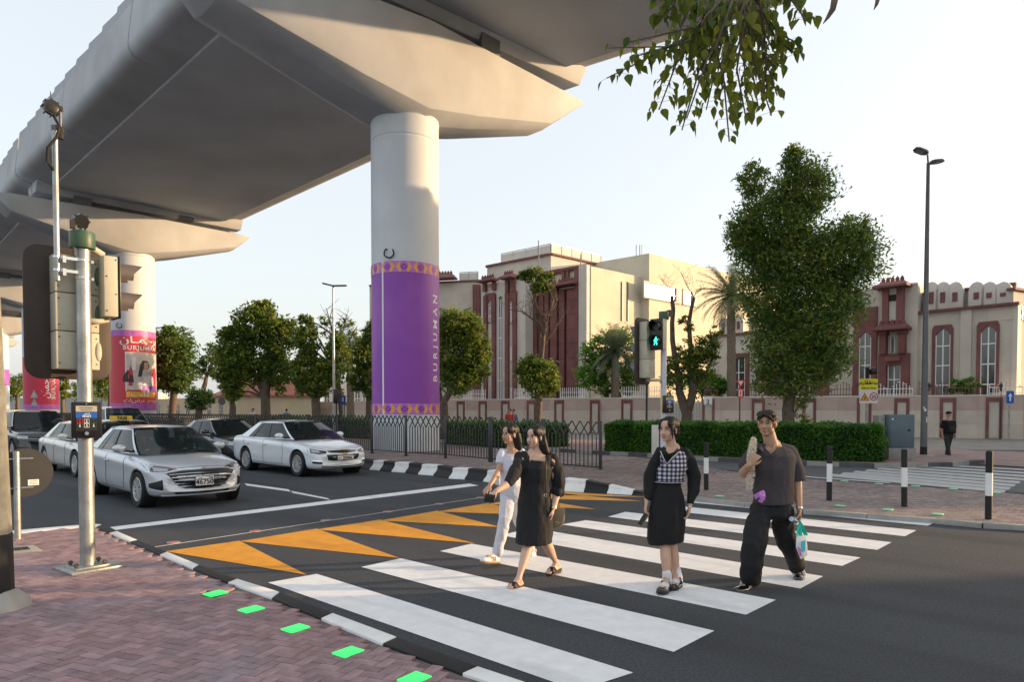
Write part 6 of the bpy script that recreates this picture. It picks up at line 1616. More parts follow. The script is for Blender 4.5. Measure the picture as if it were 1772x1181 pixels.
# ================================================================== CARS   (local frame: x forward, y left, z up; origin on the ground at mid wheelbase)
M['paint_silver']=mat('silver_car_paint',(.58,.62,.68),.33,.30,coat=.8,noise=.02,ns=3)
M['paint_white']=mat('white_car_paint',(.78,.82,.87),.3,coat=1)
M['paint_pearl']=mat('pearl_car_paint',(.68,.67,.64),.3,coat=1)
M['paint_dark']=mat('dark_grey_car_paint',(.05,.055,.065),.28,.5,coat=1)
M['paint_black']=mat('black_car_paint',(.01,.011,.014),.2,coat=1)
M['carglass']=mat('car_glass',(.006,.014,.016),.02,spec=.5,alpha=.72)
M['trim']=mat('black_car_trim',(.012,.012,.013),.4)
M['headlamp']=mat('headlamp_glass',(.36,.38,.42),.1,.6,coat=1)
M['lamp_dark']=mat('smoked_lamp',(.05,.055,.06),.1,.3,coat=1)
M['amber']=mat('red_orange_reflector',(.55,.06,.03),.3)
M['rim']=mat('alloy_wheel',(.62,.63,.65),.35,.45)
M['plate_w']=mat('plate_white',(.75,.75,.73),.5)
M['seat']=mat('car_seat_fabric',(.06,.055,.05),.8)
M['taxi_y']=mat('taxi_sign_yellow',(.62,.42,.02),.5)
M['drl']=mat('lamp_white_strip',(.8,.82,.85),.2,emit=.25)
def interp(tab,x):
    if x <= tab[0][0]:return tab[0][1]
    for (a,va),(b_,vb)in zip(tab,tab[1:]):
        if x <= b_:
            f=(x-a)/(b_-a);f=f*f*(3-2*f)*.5+f*.5;return va+(vb-va)*f
    return tab[-1][1]
def wheel_mesh(rt,w_,spokes,rr):
    ty=B();n=36;prf=[(rr,-w_*.42),(rt*.93,-w_*.5),(rt*.985,-w_*.40),(rt,-w_*.2),(rt,w_*.2),(rt*.985,w_*.40),(rt*.93,w_*.5),(rr,w_*.42)]
    V=[[Vector((r*math.cos(2*math.pi*k/n),y,r*math.sin(2*math.pi*k/n)))for k in range(n)]for r,y in prf]
    ty.loft(V,caps=False)
    rm=B();V=[[Vector((r*math.cos(2*math.pi*k/n),y,r*math.sin(2*math.pi*k/n)))for k in range(n)]for r,y in [(rr,-w_*.42),(rr*1.02,w_*.40),(rr*.97,w_*.45),(rr*.93,w_*.38),(rr*.90,w_*.05),(rr*.3,-.02)]]
    rm.loft(V,caps=False)
    rm.tube([(0,w_*.18,0),(0,w_*.40,0)],[rr*.22,rr*.15],14)
    for s in range(spokes):
        for dd in (-.09,.09):
            a=2*math.pi*s/spokes;p0=Vector((rr*.15*math.cos(a),w_*.33,rr*.15*math.sin(a)));p1=Vector((rr*.94*math.cos(a+dd*1.6),w_*.36,rr*.94*math.sin(a+dd*1.6)))
            rm.bar(p0,p1,rr*.085,.03,up=Vector((0,1,0)))
    dk=B();dk.tube([(0,-.01,0),(0,.005,0)],[rr*.8,rr*.8],20)
    return ty.mesh('tyre','rubber',35),rm.mesh('rim','rim',35),dk.mesh('brake_disc','trim')
WH={}
def apply_mods(o):
    dg=bpy.context.evaluated_depsgraph_get();me=bpy.data.meshes.new_from_object(o.evaluated_get(dg));old=o.data;o.modifiers.clear();o.data=me;me.name=old.name;return o
def car(label,P,head,S,group=None):
    t=thing(S.get('kind','parked_car'),label,'car',P,rotz_to(head),group)
    L,W,H,wb,fo=S['L'],S['W']/2,S['H'],S['wb'],S['fo']
    xf=wb/2+fo;xr=xf-L;rt=S.get('rt',.325)
    top=[(xr,S['rz']-.03),(xr+.06,S['tz']-.02)]+[(xr+a,z)for a,z in S['rear']]+[(xf-a,z)for a,z in reversed(S['hood'])]+[(xf,S['nz'])]
    bot=[(xr,.42),(xr+.12,.27),(xr+.8,.20),(xf-.9,.18),(xf-.15,.20),(xf,.30)]
    wid=[(xr,W*.80),(xr+.25,W*.93),(xr+.9,W*.985),(0,W),(xf-1.1,W*.985),(xf-.45,W*.93),(xf-.12,W*.83),(xf,W*.70)]
    xs=sorted(set([xr,xr+.05,xr+.16,xr+.4,xr+.75,-wb/2-.3,-wb/2,-wb/2+.35,-.6,0,.5,wb/2-.4,wb/2,wb/2+.3,xf-.42,xf-.22,xf-.09,xf-.03,xf]))
    belt=S['belt']
    rings=[]
    for x in xs:
        w_,zb,zt=interp(wid,x),interp(bot,x),interp(top,x)
        zs=min(zt-.02,interp(belt,x));zm_=zb+(zs-zb)*.5
        endf=max(0,(x-(xf-.55))/.55)**2;endr=max(0,((xr+.45)-x)/.45)**2
        half=[(0,zb),(.78*w_,zb),(.93*w_,zb+.03),(.985*w_,zb+.12),(1.0*w_,zb+(zs-zb)*.40),(.992*w_,zb+(zs-zb)*.62),(1.004*w_,zs-.11),(.985*w_,zs-.03),(.93*w_,zs+(zt-zs)*.25),(.80*w_,zs+(zt-zs)*.62),(.45*w_,zt-.012),(0,zt)]
        ring=[]
        for y,z in half:
            xo=x-S.get('nose',.30)*endf*(abs(y)/W)**2.0+.22*endr*(abs(y)/W)**2.0
            xo -= endf*.10*max(0,(z-.45))/.4
            ring.append(Vector((xo,y,z)))
        ring += [Vector((p.x,-p.y,p.z))for p in reversed(ring[1:-1])]
        rings.append(ring)
    bb=B();bb.loft(rings);me=bb.mesh('body',S['paint'],True)
    body=link('body',me,t);m_=body.modifiers.new('s','SUBSURF');m_.levels=m_.render_levels=2;apply_mods(body)
    # wheel openings
    cut=B()
    for sx in (wb/2,-wb/2):
        for sy in (1,-1):
            n=40;y0,y1=sy*(W-.27),sy*(W+.2);cut.tube([(sx,y0,rt+.005),(sx,y1,rt+.005)],rt+.052,n)
    co=cut.obj('cutter','trim');m_=body.modifiers.new('b','BOOLEAN');m_.operation='DIFFERENCE';m_.object=co;m_.solver='EXACT'
    # the cutter must sit in the car frame
    co.parent=t;bpy.context.view_layer.update();apply_mods(body);bpy.data.objects.remove(co)
    for p in body.data.polygons:p.use_smooth=True
    body.data.set_sharp_from_angle(angle=R(38));body.data.materials.clear();body.data.materials.append(M[S['paint']])
    bm=bmesh.new();bm.from_mesh(body.data);bvh=BVHTree.FromBMesh(bm);bm.free()
    for sx in (wb/2,-wb/2):
        for sy in (1,-1):
            bb=B();bb.tube([(sx,sy*(W-.265),rt),(sx,sy*(W-.055),rt)],rt+.046,30,caps=False);bb.tube([(sx,sy*(W-.262),rt),(sx,sy*(W-.260),rt)],rt+.046,30);bb.obj('wheel_arch_liner','trim',t)
    # glasshouse
    G=S['glass'];zb0,zr=G['zb'],H-.045
    xF=lambda v:G['xc']+(G['xrf']-G['xc'])*(v**.93);xR=lambda v:G['xb']+(G['xrr']-G['xb'])*(v**.8)
    wv=lambda v:G['wb']+(G['wt']-G['wb'])*v**1.35
    def sidep(tt,v,ins=0):
        x=xF(v)+(xR(v)-xF(v))*tt;y=wv(v)*(1-.10*max(0,tt-.55)**1.5*2-.05*(1-min(1,tt*3))**2)-ins;return x,y,zb0+(zr-zb0)*v
    def frontp(s,v,ins=0):
        x0,y0,z=sidep(0,v);return x0+G.get('bow',.16)*(1-s*s)-ins,y0*s,z+.0
    def rearp(s,v,ins=0):
        x0,y0,z=sidep(1,v);return x0-.13*(1-s*s)+ins,y0*s,z
    def grid(fn,us,vs_,name,m,ins=0,mirror=False,keep=None,parent=t,smooth=True):
        out=[]
        for sg in ((1,-1)if mirror else (1,)):
            bb=B();V=[]
            for v in vs_:
                for u in us:
                    x,y,z=fn(u,v,ins);V.append((x,y*sg,z))
            n=len(us);F=[(j*n+i,j*n+i+1,(j+1)*n+i+1,(j+1)*n+i)for j in range(len(vs_)-1)for i in range(n-1)if (keep is None or keep((us[i]+us[i+1])/2,(vs_[j]+vs_[j+1])/2))]
            bb.add(V,F);out.append(bb.obj(name,m,parent,smooth=True))
        return out
    lin=lambda a,c,n:[a+(c-a)*k/n for k in range(n+1)]
    vs_=[0,.05,.09]+lin(.15,.8,6)+[.86,.91,.96,1.0]
    gl=S.get('glassmat','carglass')
    grid(frontp,lin(-.955,.955,14),lin(.0,.955,8),'windscreen',gl,.004)
    grid(rearp,lin(-.9,.9,10),lin(.12,.94,6),'rear_window',gl,.004)
    # body-coloured skin of the glasshouse, window openings left out
    tA,tB,tB2,tC=.035,G.get('tB',.44),G.get('tB',.44)+.045,G.get('tC',.86)
    us=sorted(set([0,tA,tB,tB2,tC,1]+lin(0,1,24)))
    def side_open(u,v):
        return .06<v<.90 and ((tA<u<tB)or (tB2<u<tC))and (u<tC-.10*v*0)
    grid(sidep,us,sorted(set(vs_)),'side_frame',S['paint'],0,True,lambda u,v:not side_open(u,v))
    grid(sidep,lin(tA-.005,tB+.005,8),lin(.05,.91,5),'front_side_window',gl,.008,True)
    grid(sidep,lin(tB2-.005,tC+.01,8),lin(.05,.91,5),'rear_side_window',gl,.008,True)
    # black pillar cover between the side windows
    grid(sidep,[tB-.004,tB2+.004],lin(.05,.91,5),'door_pillar','trim',-.004,True)
    if G.get('quarter'):
        q=G['quarter'];grid(sidep,[q-.012,q+.012],lin(.05,.91,5),'quarter_divider','trim',-.004,True)
    # roof
    def roofp(s,a,ins=0):
        xa=frontp(s,.955)[0];xb_=rearp(s,.94)[0];z0=zb0+(zr-zb0)*.955
        y0=wv(.97)*s;x=xa+(xb_-xa)*a;e=(1-abs(s)**3.2)
        return x,y0*.998,z0+(H-z0)*(min(1,1.0*math.sin(math.pi*(.08+.84*a))**.5*1.02))*(.35+.65*e)+.001
    grid(roofp,[-1,-.97,-.9,-.75,-.5,-.25,0,.25,.5,.75,.9,.97,1],lin(0,1,16),'roof',S['paint'])
    # dark lower edge trim of the glass and cabin floor
    bb=B();bb.box(((G['xc']+G['xb'])/2,0,zb0-.10),(G['xc']-G['xb']-.5,2*G['wb']-.12,.04));bb.obj('cabin_tray','seat',t)
    if S.get('seats',True):
        for sx in (.12,-.85):
            for sy in (-.36,.36):
                bb=B();bb.box((sx+G.get('sx',0),sy,zb0+.02),(.13,.44,.42));bb.box((sx+G.get('sx',0)-.02,sy,zb0+.31),(.09,.24,.17));bb.obj('seat','seat',t,bev=.04)
        bb=B();bb.box((G['xc']-.38,0,zb0-.02),(.5,2*G['wb']-.2,.1));bb.obj('dashboard','trim',t,bev=.03)
        bb=B();n=20;bb.tube([(G['xc']-.62+.06*math.sin(2*math.pi*k/n),.36+.18*math.cos(2*math.pi*k/n),zb0+.03+.17*math.sin(2*math.pi*k/n))for k in range(n+1)],.013,6);bb.obj('steering_wheel','trim',t)
    # wheels
    key=(rt,S.get('spokes',10))
    if key not in WH:WH[key]=wheel_mesh(rt,.215,S.get('spokes',10),rt*.68)
    for sx in (wb/2,-wb/2):
        for sy in (1,-1):
            w0=bpy.data.objects.new('wheel',WH[key][0]);COL.objects.link(w0);w0.parent=t;w0.location=(sx,sy*(W-.125),rt);w0.rotation_euler=(0,random.random()*3,0 if sy>0 else math.pi)
            link('rim',WH[key][1],w0);link('brake_disc',WH[key][2],w0)
    # surface-hugging details
    def cast(y,z,ax,off):
        if ax == 'x':o,d=Vector((xf+1,y,z)),Vector((-1,0,0))
        elif ax == 'y-':o,d=Vector((y,-W-1,z)),Vector((0,1,0))
        elif ax == 'y+':o,d=Vector((y,W+1,z)),Vector((0,-1,0))
        else:o,d=Vector((y,z,H+1)),Vector((0,0,-1))
        h=bvh.ray_cast(o,d)
        if h[0]is None:return None
        return h[0]-d*off
    def patch(name,m,topc,botc,ax='x',n=12,rows=4,off=.006,parent=t,th=.012,**kw):
        """fill between two curves, thrown onto the body along an axis and given a rim of depth"""
        def ev(c,f):
            x=f*(len(c)-1);i=min(len(c)-2,int(x));g=x-i;return (c[i][0]*(1-g)+c[i+1][0]*g,c[i][1]*(1-g)+c[i+1][1]*g)
        V=[];F=[]
        for j in range(rows+1):
            for i in range(n+1):
                a,c=ev(topc,i/n),ev(botc,i/n);g=j/rows;q=cast(a[0]*(1-g)+c[0]*g,a[1]*(1-g)+c[1]*g,ax,off)
                if q is None:q=V[-1]if V else Vector((xf,a[0],a[1]))
                V.append(q)
        N_=n+1
        for j in range(rows):
            for i in range(n):F.append((j*N_+i,j*N_+i+1,(j+1)*N_+i+1,(j+1)*N_+i))
        d=Vector((-1,0,0))if ax == 'x' else Vector((0,1,0))if ax == 'y-' else Vector((0,-1,0))if ax == 'y+' else Vector((0,0,-1))
        k=len(V);V += [v+d*th for v in V];edge=[i for i in range(N_)]+[j*N_+n for j in range(1,rows+1)]+[rows*N_+i for i in range(n-1,-1,-1)]+[j*N_ for j in range(rows-1,0,-1)]
        for a,c in zip(edge,edge[1:]+edge[:1]):F.append((a,c,c+k,a+k))
        bb=B();bb.add(V,F);return bb.obj(name,m,parent,smooth=35)
    def line(name,m,pts,ax,wdt=.009,off=.002,parent=t):
        Q=[]
        for (a,c)in zip(pts,pts[1:]):
            for k in range(8):f=k/8;q=cast(a[0]+(c[0]-a[0])*f,a[1]+(c[1]-a[1])*f,ax,off);Q.append(q)if q else None
        q=cast(*pts[-1],ax,off);Q.append(q)if q else None
        if len(Q)>1:bb=B();bb.tube(Q,wdt/2,5);return bb.obj(name,m,parent)
    for ax in ('y-','y+'):
        zb1=.30;zt1=zb0-.03
        xA=G['xc']-.42;xB_=xF(.1)+(xR(.1)-xF(.1))*tB2;xC_=-wb/2+rt*.55
        line('door_gap','trim',[(xA,zt1),(xA+.04,.60),(xA-.02,zb1)],ax);line('door_gap','trim',[(xB_,zt1),(xB_+.02,.6),(xB_,zb1)],ax)
        line('door_gap','trim',[(xC_-.28,zt1),(xC_-.20,.72),(xC_+.06,.55),(xC_+.12,zb1)],ax);line('sill_line','trim',[(xA-.02,zb1),(xC_+.12,zb1)],ax)
        sg=-1 if ax == 'y-' else 1
        for hx in (xB_+.12,xC_-.02):
            q=cast(hx,zb0-.15,ax,.02)
            if q:bb=B();bb.box(q,(.19,.03,.028));bb.obj('door_handle',S.get('handle',S['paint']),t,bev=.008)
        # door mirror
        q=cast(G['xc']-.55,zb0-.02,ax,.0)
        if q:
            c=Vector((G['xc']-.50,sg*(wv(0)+.13),zb0+.10));bb=B();bb.ell(c,(.085,.125,.075),nu=16,nv=10);mo=bb.obj('door_mirror',S['paint'],t,smooth=True)
            bb=B();bb.box((c.x+.0,c.y-sg*.11,c.z-.055),(.06,.14,.035));bb.obj('mirror_arm','trim',t,bev=.01)
            bb=B();bb.ell((c.x-.055,c.y,c.z),(.035,.105,.06));bb.obj('mirror_glass','chrome',t,smooth=True)
        # dark strip along the sill
        line('lower_trim','trim',[(wb/2-rt-.08,.235),(-wb/2+rt+.08,.235)],ax,.03,-.004)
    # wipers and antenna fin
    for y0 in (-.1,.45):
        a,c=frontp((y0-.45)/wv(.05)*.8,.03,-.02),frontp(y0/wv(.1)*.8,.12,-.02);bb=B();bb.bar(a,c,.018,.018);bb.obj('wiper','trim',t)
    S['front'](t,patch,line,cast,xf,W)
    return t
def uae_plate(t,cast,text,z,xf,w=.50,h=.115,code='',sub=None):
    q=cast(0,z,'x',.022)
    x=q.x if q else xf+.02
    bb=B();bb.box((x,0,z),(.012,w,h));bb.obj('number_plate','plate_w',t,bev=.004)
    for (a,c)in (((-w/2,-h/2),(w/2,-h/2)),((w/2,-h/2),(w/2,h/2)),((w/2,h/2),(-w/2,h/2)),((-w/2,h/2),(-w/2,-h/2))):
        bb=B();bb.bar((x+.004,a[0],z+a[1]),(x+.004,c[0],z+c[1]),.010,.008);bb.obj('plate_border','trim',t)
    if h>.13:
        text_on(text,.125,(x+.008,0,z-h/2+.025),(0,1,0),UP,parent=t,m='blk_txt',bold=.002)
        text_on(AR('\uFEA9\uFE91\uFEF2'),.07,(x+.008,-w*.30,z+h*.16),(0,1,0),UP,parent=t,m='blk_txt');text_on(code,.07,(x+.008,w*.33,z+h*.14),(0,1,0),UP,parent=t,m='blk_txt')
    else:
        text_on(text,h*.95,(x+.008,w*.10,z-h*.33),(0,1,0),UP,parent=t,m='blk_txt',bold=.002);text_on(AR('\uFEA9\uFE91\uFEF2'),h*.6,(x+.008,-w*.38,z-h*.1),(0,1,0),UP,parent=t,m='blk_txt')
def mir(c):return [(-y,z)for y,z in c]
def front_silver(t,patch,line,cast,xf,W):
    # y>0 is the car's left; both sides drawn
    patch('grille','trim',[(-.60,.625),(-.35,.665),(0,.672),(.35,.665),(.60,.625)],[(-.40,.375),(-.30,.345),(0,.335),(.30,.345),(.40,.375)],n=20,rows=5,off=.004)
    for k,f in enumerate((.12,.32,.52,.72,.90)):
        yw=.58-.17*f;z=.655-.30*f;line('grille_bar','chrome',[(-yw,z-.02*(1-f)),(-.2,z),(.2,z),(yw,z-.02*(1-f))],'x',.014,.012)
    line('grille_surround','chrome',[(-.62,.632),(-.35,.676),(0,.684),(.35,.676),(.62,.632)],'x',.012,.008)
    for s in (1,-1):
        c1=[(s*.43,.700),(s*.58,.735),(s*.74,.765),(s*.86,.80)];c2=[(s*.43,.68),(s*.58,.64),(s*.74,.635),(s*.865,.66)]
        patch('headlamp','lamp_dark',c1,c2,n=10,rows=4,off=.008)
        patch('headlamp_reflector','headlamp',[(s*.56,.708),(s*.66,.722),(s*.76,.738)],[(s*.56,.67),(s*.66,.660),(s*.76,.665)],n=8,rows=3,off=.014);line('lamp_strip','drl',[(s*.45,.684),(s*.58,.648),(s*.74,.643),(s*.84,.66)],'x',.010,.014)
        patch('air_intake','trim',[(s*.66,.52),(s*.78,.47),(s*.84,.44)],[(s*.655,.33),(s*.78,.36),(s*.84,.40)],n=5,rows=4,off=.006)
        line('intake_edge','chrome',[(s*.56,.31),(s*.70,.315),(s*.82,.33)],'x',.012,.008)
        line('bonnet_gap','trim',[(s*.42,.712),(s*.60,.748),(s*.76,.782)],'x',.007,.002)
    line('bonnet_gap','trim',[(-.42,.712),(0,.728),(.42,.712)],'x',.008,.003)
    patch('lower_intake','trim',[(-.50,.300),(0,.295),(.50,.300)],[(-.46,.25),(0,.245),(.46,.25)],n=14,rows=2,off=.004)
    line('lip','paint_silver',[(-.66,.235),(0,.225),(.66,.235)],'x',.03,.006)
    q=cast(0,.70,'x',.012)
    n=24;bb=B();bb.tube([Vector((q.x+.004,.085*math.cos(2*math.pi*k/n),.655+.048*math.sin(2*math.pi*k/n)))for k in range(n+1)],.007,6)
    for a,c in (((-.032,-.03),(-.045,.032)),((.032,.03),(.045,-.032)),((-.04,-.0),(.04,.0))):bb.bar((q.x+.004,-a[0],.655+a[1]),(q.x+.004,-c[0],.655+c[1]),.014,.012)
    bb.obj('badge','chrome',t)
    uae_plate(t,cast,'46750',.475,xf,.33,.175,'94')
def front_white(t,patch,line,cast,xf,W):
    patch('upper_grille','trim',[(-.44,.675),(0,.69),(.44,.675)],[(-.38,.635),(0,.615),(.38,.635)],n=14,rows=3,off=.005)
    line('grille_bar','chrome',[(-.46,.68),(0,.697),(.46,.68)],'x',.014,.010);line('grille_bar','chrome',[(-.43,.655),(0,.660),(.43,.655)],'x',.010,.010)
    patch('lower_grille','trim',[(-.50,.58),(-.3,.585),(0,.57),(.3,.585),(.50,.58)],[(-.44,.44),(-.3,.42),(0,.42),(.3,.42),(.44,.44)],n=16,rows=4,off=.005)
    for s in (1,-1):
        patch('headlamp','lamp_dark',[(s*.47,.675),(s*.65,.71),(s*.84,.76)],[(s*.50,.62),(s*.66,.60),(s*.85,.64)],n=10,rows=4,off=.008)
        patch('headlamp_lens','headlamp',[(s*.64,.695),(s*.80,.73)],[(s*.65,.64),(s*.80,.65)],n=5,rows=3,off=.014)
        patch('running_light','drl',[(s*.60,.43),(s*.70,.44),(s*.80,.455)],[(s*.61,.405),(s*.70,.41),(s*.80,.425)],n=6,rows=2,off=.012)
        patch('fog_intake','trim',[(s*.60,.40),(s*.80,.42)],[(s*.62,.35),(s*.80,.365)],n=5,rows=2,off=.006)
    line('bonnet_gap','trim',[(-.74,.768),(-.45,.715),(0,.722),(.45,.715),(.74,.768)],'x',.008,.003)
    patch('lower_intake','trim',[(-.62,.31),(0,.33),(.62,.31)],[(-.60,.245),(0,.235),(.60,.245)],n=14,rows=2,off=.005)
    line('lip','galv',[(-.60,.255),(0,.25),(.60,.255)],'x',.02,.012)
    q=cast(0,.60,'x',.02);bb=B();bb.box((q.x+.008,0,.605),(.014,.15,.03));bb.box((q.x+.008,0,.605),(.0142,.045,.055));bb.obj('badge','gold',t,bev=.004)
    uae_plate(t,cast,'20406',.50,xf,.50,.115)
def front_dark(t,patch,line,cast,xf,W):
    patch('grille','trim',[(-.52,.71),(0,.72),(.52,.71)],[(-.30,.50),(0,.48),(.30,.50)],n=16,rows=4,off=.005)
    line('grille_surround','chrome',[(-.54,.725),(-.30,.70),(-.2,.56),(0,.52),(.2,.56),(.30,.70),(.54,.725)],'x',.02,.012);line('grille_bar','chrome',[(-.5,.735),(0,.745),(.5,.735)],'x',.018,.01)
    for s in (1,-1):
        patch('headlamp','headlamp',[(s*.50,.735),(s*.70,.79),(s*.85,.83)],[(s*.54,.66),(s*.72,.64),(s*.86,.68)],n=8,rows=3,off=.008)
        patch('fog_intake','trim',[(s*.58,.44),(s*.80,.46)],[(s*.60,.34),(s*.80,.36)],n=5,rows=2,off=.006)
    q=cast(0,.66,'x',.02);n=18;bb=B();bb.tube([Vector((q.x+.006,.07*math.cos(2*math.pi*k/n),.655+.07*math.sin(2*math.pi*k/n)))for k in range(n+1)],.009,6);bb.bar((q.x+.006,-.09,.655),(q.x+.006,.09,.655),.02,.022);bb.obj('badge','chrome',t)
    patch('lower_intake','trim',[(-.6,.36),(0,.37),(.6,.36)],[(-.56,.26),(0,.25),(.56,.26)],n=10,rows=2,off=.005);uae_plate(t,cast,'55683',.45,xf,.50,.115)
def front_suv(t,patch,line,cast,xf,W):
    patch('grille','trim',[(-.62,.84),(0,.85),(.62,.84)],[(-.60,.74),(0,.73),(.60,.74)],n=16,rows=3,off=.005)
    line('grille_bar','chrome',[(-.84,.80),(0,.75),(.84,.80)],'x',.016,.012)
    for s in (1,-1):
        patch('headlamp','headlamp',[(s*.60,.88),(s*.90,.90)],[(s*.62,.79),(s*.90,.80)],n=8,rows=3,off=.008)
        patch('fog_intake','trim',[(s*.60,.50),(s*.85,.52)],[(s*.62,.38),(s*.85,.38)],n=5,rows=2,off=.006)
    patch('lower_intake','trim',[(-.55,.60),(0,.6),(.55,.60)],[(-.5,.32),(0,.30),(.5,.32)],n=10,rows=3,off=.005)
    text_on('VGR',.07,((cast(0,.79,'x',.02)or Vector((xf,0,0))).x+.006,0,.77),(0,1,0),UP,parent=t,m='chrome',bold=.002)if False else None
    q=cast(0,.8,'x',.02);bb=B();bb.ell((q.x+.004,0,.80),(.01,.07,.035));bb.obj('badge','chrome',t,smooth=True)
    for k in (-1,0,1):
        y=.44+.07*k;q=cast(y,.58,'x',.016)
        bb=B();bb.bar((q.x,y,.50),(q.x,y+.01,.65),.02,.006,up=X_);bb.obj('green_mark','green_led',t)if S_cur.get('green')else None  # stripes given the glowing stud lens material, though they are no lamps
    uae_plate(t,cast,'70619',.62,xf,.50,.115)
M['green_mark']=mat('green_mark_paint',(.25,.75,.05),.5)
sedan=dict(L=4.62,W=1.80,H=1.44,wb=2.70,fo=.86,rz=.90,tz=1.0,nz=.50,rear=[(.12,1.02),(.5,1.04),(.95,1.02),(1.7,.98)],hood=[(.04,.64),(.10,.72),(.28,.785),(.7,.87),(1.25,.955),(1.75,.95)],
    belt=[(-2.3,.92),(-1.2,.92),(0,.885),(1.0,.84),(1.8,.74),(2.2,.62)],paint='paint_silver',glass=dict(zb=.925,xc=1.10,xrf=.18,xb=-2.02,xrr=-1.12,wb=.79,wt=.575,tB=.42,tC=.80,quarter=.70,bow=.17),front=front_silver,rt=.318,spokes=8,nose=.34)
def mk(**k):d=dict(sedan);d.update(k);return d
malibu=mk(L=4.92,W=1.855,H=1.465,wb=2.83,fo=.93,rear=[(.12,1.04),(.5,1.06),(.95,1.04),(1.7,.99)],hood=[(.04,.60),(.10,.70),(.28,.78),(.75,.88),(1.35,.975),(1.85,.97)],belt=[(-2.4,.94),(-1.2,.94),(0,.90),(1.0,.86),(1.9,.75),(2.3,.62)],paint='paint_white',
    glass=dict(zb=.95,xc=1.10,xrf=.15,xb=-2.10,xrr=-1.18,wb=.81,wt=.59,tB=.41,tC=.82,quarter=.72,bow=.18),front=front_white,rt=.335,spokes=9,glassmat='carglass')
dark=mk(L=4.86,W=1.83,H=1.47,wb=2.78,fo=.95,hood=[(.04,.66),(.10,.76),(.28,.82),(.75,.90),(1.35,.98),(1.85,.97)],paint='paint_dark',glass=dict(zb=.95,xc=1.06,xrf=.12,xb=-2.10,xrr=-1.1,wb=.80,wt=.58,tB=.42,tC=.80,quarter=.7,bow=.17),front=front_dark,rt=.33)
pearl=mk(L=4.9,W=1.86,H=1.45,wb=2.84,fo=.92,paint='paint_pearl',glass=dict(zb=.94,xc=1.08,xrf=.12,xb=-2.15,xrr=-1.2,wb=.80,wt=.58,tB=.41,tC=.82,quarter=.72,bow=.17),front=front_white,rt=.34)
suv=mk(L=4.75,W=1.92,H=1.76,wb=2.75,fo=.90,rz=1.05,tz=1.12,nz=.62,rear=[(.15,1.14),(.5,1.14),(1.0,1.12),(1.7,1.10)],hood=[(.03,.84),(.09,.96),(.30,1.03),(.8,1.07),(1.25,1.11),(1.75,1.10)],belt=[(-2.3,1.08),(-1.2,1.07),(0,1.05),(1.0,1.0),(1.8,.95),(2.2,.82)],paint='paint_black',
    glass=dict(zb=1.08,xc=1.02,xrf=.30,xb=-2.2,xrr=-1.85,wb=.85,wt=.66,tB=.42,tC=.93,quarter=.78,bow=.15),front=front_suv,rt=.37)
H0=(gp(235,878.4)-gp(162,857));H0.z=0
def place(S,px,py,side=-1,head=TV,dx=0):
    """front wheel on the camera side touches the ground at the sighting"""
    f=gp(px,py);h=head.normalized();lf=Vector((-h.y,h.x,0));return f-h*(S['wb']/2)-lf*(side*(S['W']/2-.02))*1.0
hs1=Vector((.722,-.692,0))
S_cur={}
car1=car('silver sedan with plate 46750, first at the stop line',place(sedan,236,878.6,head=hs1),hs1,sedan,'cars waiting at the stop line')
car2=car('white sedan waiting in the lane beside the median kerb',place(malibu,513,825.5),TV,malibu,'cars waiting at the stop line')
car3=car('dark grey sedan behind, between the silver and the white sedan',place(dark,377,806),TV,dark,'cars waiting at the stop line')
car4=car('pearl white sedan half hidden behind the near signal post',place(pearl,128,826.5),TV,pearl,'cars waiting at the stop line')
S_cur=dict(green=True)
car5=car('black SUV with three green stripes on its bumper, at the left edge',place(suv,20,800),TV,suv,'cars waiting at the stop line')
S_cur={}
wsuv=mk(**{**suv,'paint':'paint_white','H':1.9,'L':4.9});wsuv['glass']=dict(suv['glass'],zb=1.12,xrf=.2)
car6=car('tall white SUV behind the taxi roof sign',place(wsuv,186,785),TV,wsuv,'cars waiting at the stop line')
taxi=mk(**{**pearl,'paint':'paint_pearl'});
car7=car('cream taxi with a yellow roof sign behind the silver sedan',place(taxi,186,815),TV,taxi,'cars waiting at the stop line')
# yellow roof sign
bb=B();bb.box((-.25,0,1.50),(.14,.62,.13));bb.obj('roof_sign','taxi_y',car7,bev=.02)
text_on('TAXI',.13,(-.173,0,1.452),(0,1,0),UP,parent=car7,m='blk_txt',bold=.006)
# ================================================================== PEOPLE
from mathutils import noise as mnoise
M['skin_a']=mat('skin_warm',(.50,.29,.19),.5,noise=.05,ns=9,sub=.12)
M['skin_b']=mat('skin_fair',(.60,.38,.28),.5,noise=.05,ns=9,sub=.12)
M['skin_c']=mat('skin_light',(.58,.36,.26),.5,noise=.05,ns=9,sub=.12)
M['skin_d']=mat('skin_tan',(.46,.27,.17),.5,noise=.05,ns=9,sub=.12)
M['lip']=mat('lips',(.40,.15,.13),.45);M['lip_m']=mat('lips_pale',(.36,.17,.13),.5)
M['hair']=mat('dark_hair',(.012,.008,.007),.5,bump=.35,bs=60,nmap=(1,1,.06),spec=.35)
M['hair2']=mat('brown_hair',(.026,.014,.009),.55,bump=.35,bs=60,nmap=(1,1,.06),spec=.35)
M['eye_w']=mat('eye_white',(.7,.68,.66),.2);M['eye_d']=mat('eye_iris',(.015,.01,.008),.15)
M['black_cloth']=mat('black_cloth',(.010,.010,.012),.85,bump=.25,bs=240,noise=.2,ns=7)
M['black_knit']=mat('black_shirt_cloth',(.009,.009,.011),.9,bump=.25,bs=200)
M['tee']=mat('lilac_white_tee',(.62,.62,.74),.85,bump=.15,bs=200)
M['jeans']=mat('white_jeans',(.62,.63,.70),.85,bump=.3,bs=260,noise=.06,ns=8)
M['sock']=mat('white_sock',(.75,.75,.76),.9,bump=.4,bs=200)
